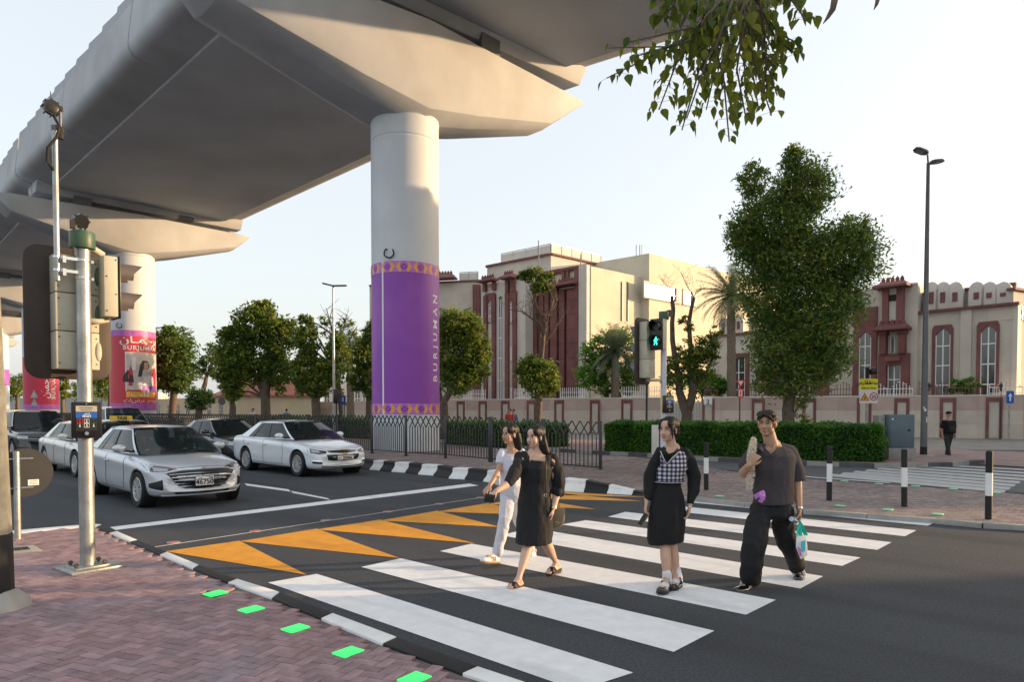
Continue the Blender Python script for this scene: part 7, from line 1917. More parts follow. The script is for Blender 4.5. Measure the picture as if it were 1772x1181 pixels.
M['patent']=mat('patent_leather',(.008,.008,.009),.12,coat=1)
M['leather']=mat('black_leather',(.012,.011,.011),.4)
M['gum']=mat('gum_sole',(.30,.17,.09),.6)
M['taupe']=mat('taupe_leather',(.22,.175,.12),.45)
M['shirt_d']=mat('brown_grey_shirt',(.058,.05,.056),.85,bump=.5,bs=130,noise=.12,ns=120)
M['fur']=mat('cream_fur',(.86,.79,.68),.95,bump=.5,bs=90)
M['gold_m']=mat('gold_metal',(.75,.50,.22),.25,1)
M['mint']=mat('mint_ribbon',(.02,.62,.45),.5)
M['bag_pale']=mat('pale_plastic_bag',(.62,.70,.74),.35,noise=.08,ns=6)
M['pinkprint']=mat('pink_print',(.55,.20,.62),.6,noise=.35,ns=30)
# chequered knit: two crossing sets of woven bands
def gingham():
    m=bpy.data.materials.new('chequered_knit');m.use_nodes=True;n=m.node_tree.nodes;L=m.node_tree.links;b=n['Principled BSDF'];b.inputs['Roughness'].default_value=.9
    tc=n.new('ShaderNodeTexCoord');sp=n.new('ShaderNodeSeparateXYZ');L.new(tc.outputs['Object'],sp.inputs[0]);v=[]
    for ax in (0,2):
        a=n.new('ShaderNodeMath');a.operation='MULTIPLY';a.inputs[1].default_value=1/.040;L.new(sp.outputs[ax],a.inputs[0])
        f=n.new('ShaderNodeMath');f.operation='FRACT';L.new(a.outputs[0],f.inputs[0]);g=n.new('ShaderNodeMath');g.operation='GREATER_THAN';g.inputs[1].default_value=.5;L.new(f.outputs[0],g.inputs[0]);v.append(g)
    s=n.new('ShaderNodeMath');s.operation='ADD';L.new(v[0].outputs[0],s.inputs[0]);L.new(v[1].outputs[0],s.inputs[1]);h=n.new('ShaderNodeMath');h.operation='MULTIPLY';h.inputs[1].default_value=.5;L.new(s.outputs[0],h.inputs[0])
    r=n.new('ShaderNodeValToRGB');r.color_ramp.interpolation='CONSTANT';e=r.color_ramp.elements;e[0].position=0;e[0].color=(.62,.61,.66,1);e[1].position=.4;e[1].color=(.16,.15,.21,1);q=e.new(.9);q.color=(.012,.011,.03,1)
    L.new(h.outputs[0],r.inputs[0]);L.new(r.outputs[0],b.inputs['Base Color']);return m
M['gingham']=gingham()
def fuse(name,parts,m,parent,vox=.007,sm=2,fold=0,fs=9,stretch=(1,1,.35),keep=None,thick=0,fam=.6):
    bb=B()
    for p in parts:bb.add(p.v,p.f)
    me=bb.mesh(name,m,True);o=bpy.data.objects.new(name,me);COL.objects.link(o)
    r=o.modifiers.new('r','REMESH');r.mode='VOXEL';r.voxel_size=vox;r.use_smooth_shade=True
    if sm:s=o.modifiers.new('s','SMOOTH');s.iterations=sm;s.factor=.5
    bpy.context.view_layer.update();apply_mods(o);me=o.data
    if fold:
        me.update();N=[v.normal.copy()for v in me.vertices]
        for v,nn in zip(me.vertices,N):
            q=Vector((v.co.x*stretch[0],v.co.y*stretch[1],v.co.z*stretch[2]))*fs
            d=mnoise.noise(q)*fold+mnoise.noise(q*2.3+Vector((7,3,1)))*fold*.5
            v.co += nn*(d-abs(d)*.25)
    if keep:
        bm=bmesh.new();bm.from_mesh(me);bmesh.ops.delete(bm,geom=[v for v in bm.verts if not keep(v.co)],context='VERTS');bm.to_mesh(me);bm.free()
    for p in me.polygons:p.use_smooth=True
    if not me.materials:me.materials.append(M[m])
    o.parent=parent
    if parent is not None:o.matrix_parent_inverse=parent.matrix_basis.inverted()
    return o
class Fig:
    def __init__(s,Y):s.Y=Y
    def __call__(s,x,y,d=0):return at(x,y,s.Y+d)
def tb(pts,rad,n=16,flat=0):
    bb=B();bb.tube(pts,rad,n,up=Y_v if abs((Vector(pts[-1])-Vector(pts[0])).normalized().y)<.9 else UP)
    for p,r in ((pts[0],rad[0]),(pts[-1],rad[-1]))[:1 if flat else 2]:
        q=r if isinstance(r,tuple)else (r,r);bb.ell(p,(q[0],q[1],min(q)*(1 if min(q)<.075 else .3)),nu=12,nv=8)
    return bb
def hand(wrist,d,palm_n,side,curl=.5,s=1.0,spread=.0,thumb_out=.5):
    """palm, four bent fingers of unequal length and a thumb leaving the side of the palm"""
    d=d.normalized();pn=(palm_n-d*palm_n.dot(d)).normalized();lat=d.cross(pn)*side;out=[]
    bb=B();bb.tube([wrist-d*.01*s,wrist+d*.03*s,wrist+d*.062*s,wrist+d*.088*s],[(.021*s,.016*s),(.031*s,.015*s),(.036*s,.014*s),(.034*s,.011*s)],14,up=pn)
    # orient the flat palm: tube x axis runs along d x up
    out.append(bb);base=wrist+d*.085*s
    for k,(o,L_)in enumerate(((-.027,.068),(-.009,.080),(.009,.075),(.026,.060))):
        p=base+lat*o*s;c=curl*(1+.12*k);pts=[p-d*.015*s,p];dd=(d+lat*(o*spread*8)).normalized();a=0
        for j,f in enumerate((.45,.32,.23)):
            a += c*(.55+.35*j);v=(dd*math.cos(a)+pn*math.sin(a)).normalized();p=p+v*L_*f*s;pts.append(p)
        out.append(tb(pts,[.0095*s,.0095*s,.0088*s,.0080*s,.0068*s],8))
    p=wrist+d*.028*s-lat*.024*s;v=(d*.65-lat*thumb_out+pn*.35).normalized();q=p+v*.034*s;v2=(d*.9-lat*.12+pn*(.2+curl*.5)).normalized()
    out.append(tb([p,q,q+v2*.030*s,q+v2*.050*s],[.013*s,.011*s,.0095*s,.0078*s],8));return out
def head(C,F,k=1.0,female=True,U=UP):
    F=F.normalized();S=U.cross(F).normalized();U2=F.cross(S);Mx=Matrix((F,S,U2)).transposed()
    L_=lambda f,s,u:C+Mx @ Vector((f,s,u))*k
    def e(f,s,u,a,b,c):bb=B();bb.ell(L_(f,s,u),(a*k,b*k,c*k),Mx,18,12);return bb
    j=.9 if female else 1.06
    o=[e(-.014,0,.030,.094,.074,.082),e(.018,0,-.035,.066,.058,.080),e(.060,0,-.092,.022,.024*j,.019),e(.005,0,.045,.082,.070,.055),
         e(.046,.034,-.034,.030,.026,.034),e(.046,-.034,-.034,.030,.026,.034),e(.004,.042*j,-.066,.036,.018,.028),e(.004,-.042*j,-.066,.036,.018,.028),
         e(.066,0,.024,.020,.046,.014),e(.070,0,-.066,.022,.024,.020)]
    o.append(tb([L_(.080,0,.012),L_(.094,0,-.012),L_(.103,0,-.030)],[.0075*k,.009*k,.0115*k],10))
    o += [e(.104,0,-.034,.011,.012,.010),e(.094,.012,-.036,.010,.009,.008),e(.094,-.012,-.036,.010,.009,.008)]
    for s in (1,-1):o.append(e(-.006,s*.078,-.012,.018,.009,.032))
    return o,L_,Mx
def face_bits(L_,Mx,parent,k=1.0,lip='lip',brow='hair',female=True):
    def e(nm,m,f,s,u,a,b,c):bb=B();bb.ell(L_(f,s,u),(a*k,b*k,c*k),Mx,12,8);return bb.obj(nm,m,parent,smooth=True)
    for s in (1,-1):
        ey=e('eye','eye_w',.0705,s*.031,.001,.0105,.0150,.0075);e('iris','eye_d',.0765,s*.031,.0015,.0062,.0066,.0068)
        bb=B();bb.tube([L_(.0800,s*.016,.004),L_(.0835,s*.030,.0098),L_(.0765,s*.047,.004)],[.0018*k,.0026*k,.0018*k],6);bb.obj('eyelashes','hair',parent,smooth=True)
        bb=B();bb.tube([L_(.0870,s*.014,.0215),L_(.0850,s*.030,.0275),L_(.0715,s*.050,.0225)],[.0028*k,.0036*k,.002*k],6);bb.obj('eyebrow',brow,parent,smooth=True)
        e('nostril','lip_m',.1035,s*.006,-.0435,.004,.0035,.003)
    for u,a,c in ((-.0615,.0245,.0046),(-.0705,.0205,.0056)):
        bb=B();bb.tube([L_(.0820,-a*.95,u+.000),L_(.0925,-a*.45,u+.0012),L_(.0945,0,u-.0004),L_(.0925,a*.45,u+.0012),L_(.0820,a*.95,u)],[.002*k,c*k*.95,c*k,c*k*.95,.002*k],8);bb.obj('lip',lip,parent,smooth=True)
def person(label,P,group=None):
    return thing('person',label,'person',P,0,group,world=True)
def shoe_mesh(heel,toe,h,w_,th=.0,z0=None):
    """closed shoe upper from heel to toe; points on the sole line"""
    d=(toe-heel);L_=d.length;d.normalize();s=d.cross(UP).normalized();u=s.cross(d)
    R_=[]
    for f,hw,hh in ((-.03,.45,.55),(.04,.72,.85),(.2,.82,1.0),(.38,.84,.98),(.58,.98,.62),(.78,1.0,.50),(.92,.82,.42),(1.0,.45,.28)):
        c=heel+d*L_*f;R_.append([c+s*w_*hw*math.cos(a)*.5+u*max(0,math.sin(a))*h*hh+u*min(0,math.sin(a))*.008 for a in [2*math.pi*k/16 for k in range(16)]])
    bb=B();bb.loft(R_);return bb
def sole_mesh(heel,toe,w_,th,lift=0):
    d=(toe-heel);L_=d.length;d.normalize();s=d.cross(UP).normalized();u=s.cross(d)
    pts=[(-.04,.30),(.03,.40),(.25,.40),(.5,.43),(.72,.52),(.9,.42),(1.02,.2)]
    poly=[heel+d*L_*f+s*w_*q for f,q in pts]+[heel+d*L_*f-s*w_*q for f,q in reversed(pts)]
    bb=B();bb.prism(poly,-u*th);return bb
FW=-NV
# ---------------------------------------------------------------- woman in the black dress
f=Fig(6.93);t=person('woman in a square-necked black dress and heeled mules, holding a black wallet',gp(925,1006))
Fd=Vector((-.64,-.77,0));hc=f(925.5,757,0)
hd,L_,Mx=head(hc,Fd,1.0)
parts=hd+[tb([L_(-.020,0,-.06),f(928,787,.02)],[.050,.056]),tb([f(928,786,.03),f(928,796,.02),f(928,815,.01),f(927,838,0),f(926,862,0),f(926,885,0)],[(.10,.07),(.165,.095),(.155,.10),(.13,.095),(.165,.12),(.15,.11)],20)]
shR,elR,wrR=f(905,796,-.02),f(883,835,-.22),f(858.5,851,-.38)
shL,elL,wrL=f(955,799,.0),f(966,845,.06),f(958,879,-.05)
parts += [tb([shR,elR],[.050,.042]),tb([elR,elR.lerp(wrR,.35),wrR],[.041,.039,.025]),tb([shL,elL],[.052,.043]),tb([elL,elL.lerp(wrL,.35),wrL],[.043,.040,.026])]
parts += hand(wrR,(f(845,862,-.42)-wrR),Vector((.3,.6,-.8)),-1,.55,.95);parts += hand(wrL,(f(953,906,-.07)-wrL),Vector((-1,.0,0)),1,.28,.95)
hpR,knR,anR=f(916,885,0),f(914.5,944,-.05),f(897.5,1002,-.29);hpL,knL,anL=f(938,885,0),f(944.5,940,.02),f(962,974,.27)
for hp,kn,an in ((hpR,knR,anR),(hpL,knL,anL)):
    parts.append(tb([hp,hp.lerp(kn,.6),kn,kn.lerp(an,.28),kn.lerp(an,.55),kn.lerp(an,.85),an],[.085,.068,.052,.055,.044,.029,.030],18))
heR,toR=f(903,1010,-.26),f(881,1016.5,-.38);heL,toL=f(968,981,.30),f(947,992,.16)
for an,he,to in ((anR,heR,toR),(anL,heL,toL)):
    parts += [tb([an,he.lerp(to,.12)],[.032,.028]),tb([an,he.lerp(to,.55)+UP*.012,he.lerp(to,.82)],[.030,.030,.026]),tb([he.lerp(to,.05),he.lerp(to,.5),he.lerp(to,.8)],[.026,.030,.030])]
    d=(to-he).normalized();s=d.cross(UP).normalized()
    for k in range(5):q=he.lerp(to,.84)+s*(-.032+.016*k);parts.append(tb([q,q+d*(.034-.004*abs(k-1))-UP*.006],[.0095,.008],8))
fuse('body',parts,'skin_b',t,.0058,2);face_bits(L_,Mx,t)
# dress
dr=[tb([f(927,803,.0),f(926,812,-.02),f(926,822,-.01),f(925.5,836,0),f(925,850,0),f(925,870,0),f(925,900,-.01),f(925,925,-.02),f(925,941,-.02)],[(.155,.11),(.172,.125),(.162,.12),(.150,.11),(.160,.12),(.178,.135),(.185,.15),(.190,.165),(.192,.165)],26,1)]
dr += [tb([f(905,790,.01),f(904,803,0)],[.052,.07]),tb([f(951,791,.02),f(951,804,.01)],[.052,.075]),tb([f(930,789,.10),f(928,810,.06)],[(.15,.05),(.16,.07)]),tb([f(907,784.5,.03),f(910,792,-.04),f(911,806,-.06)],[.030,.036,.036]),tb([f(951,784.5,.04),f(948,792,-.03),f(946,806,-.05)],[.030,.036,.036])]
slR=[tb([f(902,793,.0),f(897,806,-.07),f(889,822,-.17),f(880,836,-.25)],[.062,.070,.068,.052]),tb([f(899,791,0),f(906,796,0)],[.055,.06])]
slL=[tb([f(958,795,.02),f(963,812,.03),f(966,835,.05),f(966,852,.06)],[.062,.072,.074,.058]),tb([f(961.5,851,.05),f(971,854,.05)],[.040,.036]),tb([f(960,850,.02),f(966,853,-.01)],[.045,.040])]
fuse('dress',dr+slR+slL,'black_cloth',t,.0075,2,.014,10,(1,1,.4))
# hair: centre parting, long behind the shoulders
def e_(L_,Mx,f_,s_,u_,a,b_,c):bb=B();bb.ell(L_(f_,s_,u_),(a,b_,c),Mx,18,12);return bb
hr=[e_(L_,Mx,-.030,0,.044,.106,.090,.086),e_(L_,Mx,.012,.050,.055,.070,.036,.052),e_(L_,Mx,.012,-.050,.055,.070,.036,.052)]
hr += [tb([L_(-.02,.072,.01),L_(-.03,.080,-.07),L_(-.06,.085,-.15),f(955,800,.11)],[(.040,.022),(.044,.026),(.045,.03),(.035,.03)]),
       tb([L_(-.05,0,0),L_(-.09,.01,-.10),L_(-.10,.03,-.19),f(951,803,.15),f(957,818,.17)],[(.07,.05),(.075,.05),(.07,.045),(.06,.035),(.02,.02)]),
       tb([L_(-.02,-.072,.01),L_(-.03,-.078,-.07),L_(-.05,-.075,-.15)],[(.030,.018),(.028,.02),(.015,.015)])]
fuse('hair',hr,'hair',t,.006,2,.005,40,(1,1,.12))
# shoes: slip-on mules with crossed straps and a block heel
for he,to in ((heR,toR),(heL,toL)):
    hz_=he-UP*.020;d=(to-he).normalized();s=d.cross(UP).normalized();tz=to-UP*.026+d*.035
    sh=bpy.data.objects.new('shoe',sole_mesh(hz_,tz,.088,.020).mesh('shoe','leather'));COL.objects.link(sh);sh.parent=t;sh.matrix_parent_inverse=t.matrix_basis.inverted()
    bb=B();c=hz_+d*.022-UP*.015;bb.loft([[c+d*x+s*y for x,y in ((-.025,-.028),(.028,-.026),(.028,.026),(-.025,.028))],[c-UP*.058+d*(.006)+d*x+s*y for x,y in ((-.022,-.024),(.022,-.022),(.022,.022),(-.022,.024))]]);bb.obj('block_heel','leather',t,bev=.004)
    bb=B();m_=he.lerp(to,.62)
    for sg in (1,-1):
        pts=[m_-d*.035+s*.044*sg-UP*.012,m_-d*.015+s*.026*sg+UP*.028,m_+UP*.036+d*.008,m_+d*.032-s*.030*sg+UP*.020,m_+d*.044-s*.044*sg-UP*.014];bb.tube(pts,[(.019,.0045)]*5,8,up=UP)
    bb.obj('crossed_strap','leather',t,smooth=True)
# pendant, watch
bb=B();bb.tube([f(918,786,-.09),f(916.5,791,-.115),f(917,795,-.125),f(921,792,-.125),f(927,786,-.10)],.0016,5);bb.tube([f(917.3,794,-.13),f(917.3,799,-.13)],.0035,6);bb.tube([f(916,796,-.13),f(918.6,796,-.13)],.003,6);bb.obj('cross_pendant','gold_m',t)
bb=B();d=(wrL-elL).normalized();bb.tube([wrL-d*.012,wrL+d*.012],[.0305,.0305],18);bb.ell(wrL+Vector((-.01,-.030,0)),(.014,.006,.014));bb.obj('wristwatch','gold_m',t,smooth=40)
# wallet and bag are held: things of their own
c=f(847,863,-.455);w0=thing('wallet','small black wallet in the hand of the woman in the black dress','wallet',c);q=Matrix.Rotation(.2,3,'Y')@ Matrix.Rotation(.25,3,'Z')
bb=B();bb.box((0,0,0),(.098,.02,.078),rot=q);bb.obj('wallet_body','leather',w0,bev=.005);bb=B();bb.box((0,-.001,0),(.10,.004,.08),rot=q);bb.obj('wallet_seam','blackm',w0)
c=f(963,896,.10);w0=thing('handbag','taupe shoulder bag with a curved base on a black strap, behind a hand','handbag',c)
bb=B();poly=[(-.085,.10),(.085,.10),(.095,.02),(.085,-.05),(.045,-.10),(-.03,-.115),(-.075,-.08),(-.09,0)];bb.prism([(x*.9,-.04,z)for x,z in poly],(0,.08,0));bb.obj('bag_body','taupe',w0,bev=.016,bseg=3)
bb=B();bb.prism([(x*.92,-.048,z)for x,z in [(-.085,.105),(.085,.105),(.09,.03),(.05,-.04),(-.04,-.045),(-.085,.02)]],(0,.008,0));bb.obj('bag_flap','taupe',w0,bev=.003)
bb=B();n=14;bb.tube([(.0+.022*math.cos(2*math.pi*k/n),-.054,-.055+.016*math.sin(2*math.pi*k/n))for k in range(n+1)],.003,5);bb.box((.03,-.052,-.05),(.05,.006,.008),rot=Matrix.Rotation(-.5,3,'Y'));bb.obj('clasp','gold_m',w0)
sp_=[f(946,789,-.06),f(945.5,800,-.14),f(944.5,830,-.17),f(944,865,-.17),f(946,888,-.13),f(955,892,.0)]
bb=B();bb.tube([p-c for p in sp_],[(.007,.0025)]*6,6,up=Y_v);bb.tube([p-c for p in (f(955,789,.15),f(960,830,.2),f(968,880,.18))],.004,5);bb.obj('strap','leather',w0,smooth=True)
bb=B();n=12;cc=f(944,858,-.18)-c;bb.tube([cc+Vector((.014*math.cos(2*math.pi*k/n),0,.014*math.sin(2*math.pi*k/n)))for k in range(n+1)],.0025,5);bb.obj('strap_ring','silver_ring',w0)
# ---------------------------------------------------------------- woman in the white tee
f=Fig(7.85);t=person('woman in a pale lilac tee and white jeans stepping forward, behind the black dress',gp(884,972))
hc=f(881.5,752,0);hd,L_,Mx=head(hc,Vector((-.70,-.71,0)),.98)
parts=hd+[tb([L_(-.02,0,-.06),f(885.5,782,.02)],[.047,.052]),tb([f(886,781,.03),f(886,789,.02),f(885,808,0),f(884,828,0),f(884.5,845,0),f(885,862,0)],[(.085,.06),(.135,.085),(.125,.09),(.105,.085),(.125,.105),(.13,.11)],20)]
shR,elR,wrR=f(868,787,-.03),f(863.5,815,-.10),f(848,840,-.26)
shL,elL,wrL=f(904,787,.04),f(912,818,.16),f(914,846,.20)
parts += [tb([shR,elR],[.042,.036]),tb([elR,elR.lerp(wrR,.35),wrR],[.036,.033,.023]),tb([shL,elL],[.042,.036]),tb([elL,wrL],[.035,.024])]
parts += hand(wrR,(f(835,856,-.34)-wrR),Vector((.4,.6,-.5)),-1,.5,.92,1.2);parts += hand(wrL,Vector((0,.1,-1)),Vector((-1,0,0)),1,.4,.92)
hpR,knR,anR=f(879,862,-.02),f(874,899,-.20),f(861.5,955,-.26);hpL,knL,anL=f(892,862,0),f(899,905,.02),f(917,952,.22)
for hp,kn,an in ((hpR,knR,anR),(hpL,knL,anL)):parts.append(tb([hp,kn,an],[.085,.055,.034]))
heR,toR=f(862,967,-.25),f(836,966.5,-.42);heL,toL=f(925,957,.26),f(898,963.5,.10)
for an,he,to in ((anR,heR,toR),(anL,heL,toL)):parts += [tb([an,he+UP*.02],[.034,.030]),tb([he+UP*.02,he.lerp(to,.7)+UP*.01],[.028,.026])]
fuse('body',parts,'skin_a',t,.0062,2);face_bits(L_,Mx,t,.98)
tee=[tb([f(886,792,.02),f(885.5,800,-.01),f(884,812,-.02),f(883.5,826,0),f(884,838,0),f(884.5,846,0)],[(.145,.095),(.142,.108),(.132,.11),(.113,.095),(.122,.105),(.13,.11)],24),tb([f(869,783.5,-.01),f(866,793,-.05),f(864.5,803,-.08)],[.046,.050,.046],16,1),tb([f(902.5,783,.04),f(907,794,.08),f(909,804,.11)],[.046,.050,.046],16,1),
       tb([f(874,783,.0),f(872,792,0)],[.035,.05]),tb([f(899,783,.03),f(899,792,.02)],[.035,.05]),tb([f(887,785,.09),f(887,800,.06)],[(.11,.035),(.13,.05)])]
fuse('tee',tee,'tee',t,.0075,2,.007,12,(1,1,.6))
je=[tb([f(884.5,842,0),f(885,856,0),f(885.5,868,0)],[(.125,.108),(.142,.125),(.145,.12)],24),tb([hpR,hpR.lerp(knR,.5),knR,knR.lerp(anR,.5),f(861,957,-.26)],[.095,.085,.070,.064,.060],20),tb([hpL,hpL.lerp(knL,.5),knL,knL.lerp(anL,.5),f(917,950,.22)],[.095,.085,.070,.064,.060],20)]
fuse('jeans',je,'jeans',t,.0075,1,.011,11,(1,1,.9))
hr=[e_(L_,Mx,-.030,0,.044,.104,.088,.084),e_(L_,Mx,.010,.050,.054,.068,.035,.050),e_(L_,Mx,.010,-.050,.054,.068,.035,.050),tb([L_(-.04,.06,0),L_(-.07,.06,-.10),L_(-.09,.05,-.18),f(905,792,.13)],[(.06,.035),(.06,.04),(.05,.035),(.02,.02)]),tb([L_(-.06,0,0),L_(-.10,.02,-.12),L_(-.11,.03,-.22)],[(.06,.05),(.06,.045),(.03,.03)])]
fuse('hair',hr,'hair',t,.006,2,.004,40,(1,1,.12))
for he,to in ((heR,toR),(heL,toL)):
    d=(to-he).normalized();s=d.cross(UP).normalized();o=shoe_mesh(he-UP*.03,to-UP*.032+d*.03,.085,.098).obj('sneaker','kerb_white',t,smooth=True)
    sole_mesh(he-UP*.03,to-UP*.032+d*.03,.094,.024).obj('sneaker_sole','gum',t,bev=.004)
    for k in range(3):
        c=he.lerp(to,.38+.11*k);bb=B();sd=-s if s.y>0 else s;bb.bar(c+sd*.046-UP*.022,c+sd*.036+UP*.022+d*-.012,.010,.006,up=sd);bb.obj('stripe','blk_txt',t)
bb=B();bb.tube([f(874,783,-.06),f(876,790,-.10),f(880,793,-.11),f(885,790,-.10),f(889,784,-.07)],.0016,5);bb.obj('necklace','gold_m',t)
c=f(857,836,-.20);w0=thing('pouch','blue cloth bow and small light blue pouch at the wrist of the lilac tee woman','pouch',c)
fuse('cloth_bow',[tb([f(843,830,-.25)-c+Vector(),f(849,834,-.25)-c,f(853,836,-.25)-c],[.008,.018,.012],10),tb([f(844,840,-.25)-c,f(850,838,-.25)-c,f(853,836,-.25)-c],[.010,.016,.012],10),tb([f(853,836,-.25)-c,f(857,834,-.23)-c],[.016,.014],10)],'blue',w0,.004,1,.003,40)
bb=B();bb.box(f(861,834,-.18)-c,(.055,.03,.085));bb.obj('pouch_body','bag_pale',w0,bev=.012);bb=B();bb.box(f(862,826,-.18)-c,(.035,.03,.03));bb.obj('pouch_top','yellow',w0,bev=.008)
# ---------------------------------------------------------------- woman in the chequered vest
f=Fig(6.58);t=person('woman in a black shirt dress under a chequered knit vest, chunky black shoes',gp(1160,1024))
hc=f(1156.5,744,0);hd,L_,Mx=head(hc,Vector((-.68,-.73,0)),1.02)
parts=hd+[tb([L_(-.02,0,-.06),f(1163,777,.02)],[.046,.052]),tb([f(1163,776,.03),f(1164,788,.02),f(1162,808,0),f(1159,832,0),f(1157,860,0)],[(.08,.06),(.15,.085),(.14,.10),(.11,.09),(.15,.115)],20)]
shR,elR,wrR=f(1140,787,0),f(1124,828,.02),f(1119,868,-.04);shL,elL,wrL=f(1188,787,.02),f(1202,826,.03),f(1194,876,-.06)
parts += [tb([shR,elR],[.043,.037]),tb([elR,wrR],[.036,.023]),tb([shL,elL],[.043,.037]),tb([elL,elL.lerp(wrL,.4),wrL],[.037,.033,.023])]
parts += hand(wrR,(f(1116,886,-.05)-wrR),Vector((1,0,0)),1,.5,.95);parts += hand(wrL,(f(1189,903,-.08)-wrL),Vector((-1,.2,0)),-1,.42,1.0)
for pts in ([f(1152,900,0),f(1151,943,-.05),f(1152,966,-.09),f(1154,996,-.12),f(1153,1008,-.12)],[f(1166,900,0),f(1163,943,0),f(1166,966,.0),f(1169,990,.03),f(1170,1002,.03)]):
    parts.append(tb(pts,[.078,.050,.052,.034,.032],18))
heA,toA=f(1156,1016,-.06),f(1145,1019,-.22);heB,toB=f(1175,1009,.08),f(1164,1013,-.06)
for he,to in ((heA,toA),(heB,toB)):parts.append(tb([he,to],[.032,.028]))
fuse('body',parts,'skin_c',t,.006,2);face_bits(L_,Mx,t,1.02)
sd_=[tb([f(1162,782,.03),f(1163,792,.01),f(1162,808,0),f(1159,826,0),f(1158,838,0),f(1156,858,0),f(1154,885,0),f(1152.5,912,0),f(1151.5,934,0),f(1152,940,0)],[(.115,.065),(.155,.10),(.148,.115),(.122,.10),(.125,.105),(.155,.13),(.180,.145),(.185,.15),(.178,.145),(.170,.14)],26,1),
       tb([f(1141,783,0),f(1134,800,0),f(1126,825,.02),f(1123,850,.0),f(1121,862,-.03)],[.052,.060,.064,.060,.036]),tb([f(1187,783,.02),f(1194,800,.03),f(1201,826,.03),f(1200,850,0),f(1195,868,-.05)],[.052,.060,.064,.060,.036]),tb([f(1150,781,.0),f(1163,777,.04),f(1176,781,.02)],[.036,.042,.036])]
fuse('shirt_dress',sd_,'black_knit',t,.0075,2,.012,9,(1,1,.4))
vs2=[tb([f(1162,786,.02),f(1162.5,793,.005),f(1161.5,808,-.005),f(1159,822,-.005),f(1158,833,-.003)],[(.130,.090),(.158,.118),(.155,.132),(.133,.118),(.132,.116)],28)]
cV=f(1153.5,803,-.14)
def vkeep(p):
    # open V at the neck, cut in the front half; armholes at the sides
    x=(p.x-cV.x);z=p.z-cV.z
    if p.y<f.Y+.02 and z>0 and abs(x-.012-z*.10)<z*.62:return False
    if abs(p.x-f(1162,800,0).x)>.122 and p.z>f(1162,806).z:return False
    return p.z>f(1158,834.5).z and p.z<f(1160,781).z
ve=fuse('knit_vest',vs2,'gingham',t,.007,2,.004,12,keep=vkeep);so_=ve.modifiers.new('t','SOLIDIFY');so_.thickness=.006;so_.offset=1
ztr=[f(1142.5,781,-.095),f(1147,792,-.125),f(1153.5,803.5,-.15),f(1163,793,-.13),f(1174,783,-.095)]
bb=B();bb.tube(ztr,[(.010,.005)]*5,8,up=Y_v);bb.obj('neck_border','black_knit',t,smooth=True)
bb=B();bb.tube([p+Vector((0,-.008,0))for p in ztr],[(.0035,.003)]*5,6,up=Y_v);bb.obj('white_trim','sock',t,smooth=True)
wr_=[]
for k in range(33):a=2*math.pi*k/32;c=f(1158,833,-.003);wr_.append(c+Vector((.142*math.cos(a),.126*math.sin(a),0)))
bb=B();bb.tube(wr_,[(.011,.005)]*33,6);bb.obj('waist_border','black_knit',t,smooth=True);bb=B();bb.tube([Vector((p.x*1.0+(p.x-wr_[8].x)*.03,p.y-.004*(1 if p.y<f.Y else-1),p.z-.004))for p in wr_],[(.0035,.005)]*33,6);bb.obj('white_trim','sock',t,smooth=True)
for s in (1,-1):
    bb=B();a,c=(f(1147,779,-.07),f(1158,788,-.11))if s>0 else (f(1174,779,-.04),f(1160,789,-.11));m_=a.lerp(c,.5)+Vector((s*-.012,-.02,-.006));bb.tube([a,m_,c],[(.020,.006),(.024,.006),(.006,.004)],8,up=Y_v);bb.obj('collar','black_knit',t,smooth=True)
hr=[e_(L_,Mx,-.030,0,.044,.107,.090,.087),e_(L_,Mx,.012,.050,.055,.072,.037,.053),e_(L_,Mx,.012,-.050,.055,.070,.036,.052),e_(L_,Mx,-.115,.012,-.045,.042,.045,.045),tb([L_(-.07,.02,0),L_(-.10,.015,-.04)],[.06,.04]),
      tb([L_(.045,.060,.06),L_(.058,.072,.02),L_(.052,.074,-.045),L_(.040,.070,-.085)],[.012,.012,.009,.003]),tb([L_(.03,.068,.05),L_(.03,.080,.0),L_(.02,.080,-.05)],[.016,.013,.004]),tb([L_(.055,-.052,.06),L_(.068,-.062,.02),L_(.060,-.062,-.03)],[.012,.010,.003])]
fuse('hair',hr,'hair',t,.0055,2,.004,40,(1,1,.12))
for he,to,top_ in ((heA,toA,f(1154,993,-.12)),(heB,toB,f(1169.5,983,.03))):
    d=(to-he).normalized();s=d.cross(UP).normalized()
    fuse('sock',[tb([top_,he.lerp(to,.15)+UP*.055,he.lerp(to,.2)+UP*.02],[.046,.045,.044]),tb([he+UP*.02,he.lerp(to,.7)+UP*.015],[.038,.038])],'sock',t,.006,2,.004,30)
    sm_=shoe_mesh(he-UP*.018,to-UP*.018+d*.045,.074,.108);fuse('shoe',[sm_],'patent',t,.005,2,keep=lambda p,he=he,to=to,d=d:not (p.z>he.z+.020 and .06<(p-he).dot(d)<(to-he).length*.72))
    sole_mesh(he-UP*.016,to-UP*.016+d*.048,.106,.034).obj('platform_sole','black',t,bev=.006)
    m_=he.lerp(to,.36);bb=B();bb.tube([m_+s*.052-UP*.0,m_+s*.036+UP*.052,m_+UP*.066,m_-s*.036+UP*.052,m_-s*.052],[(.011,.004)]*5,8,up=d);bb.obj('ankle_strap','patent',t,smooth=True)
    bb=B();sd=-s if s.y>0 else s;bb.box(m_+sd*.046+UP*.045,(.016,.008,.016));bb.obj('buckle','silver_ring',t)
d=(wrL-elL).normalized();bb=B();bb.tube([wrL+d*.012,wrL+d*.018],[.0262,.0262],16);bb.obj('bracelet','silver_ring',t)
c=f(1113,900,-.07);ph=thing('phone','grey phone held low in the hand of the woman in the chequered vest','phone',c);q=Matrix.Rotation(.55,3,'Y')@ Matrix.Rotation(.5,3,'Z')
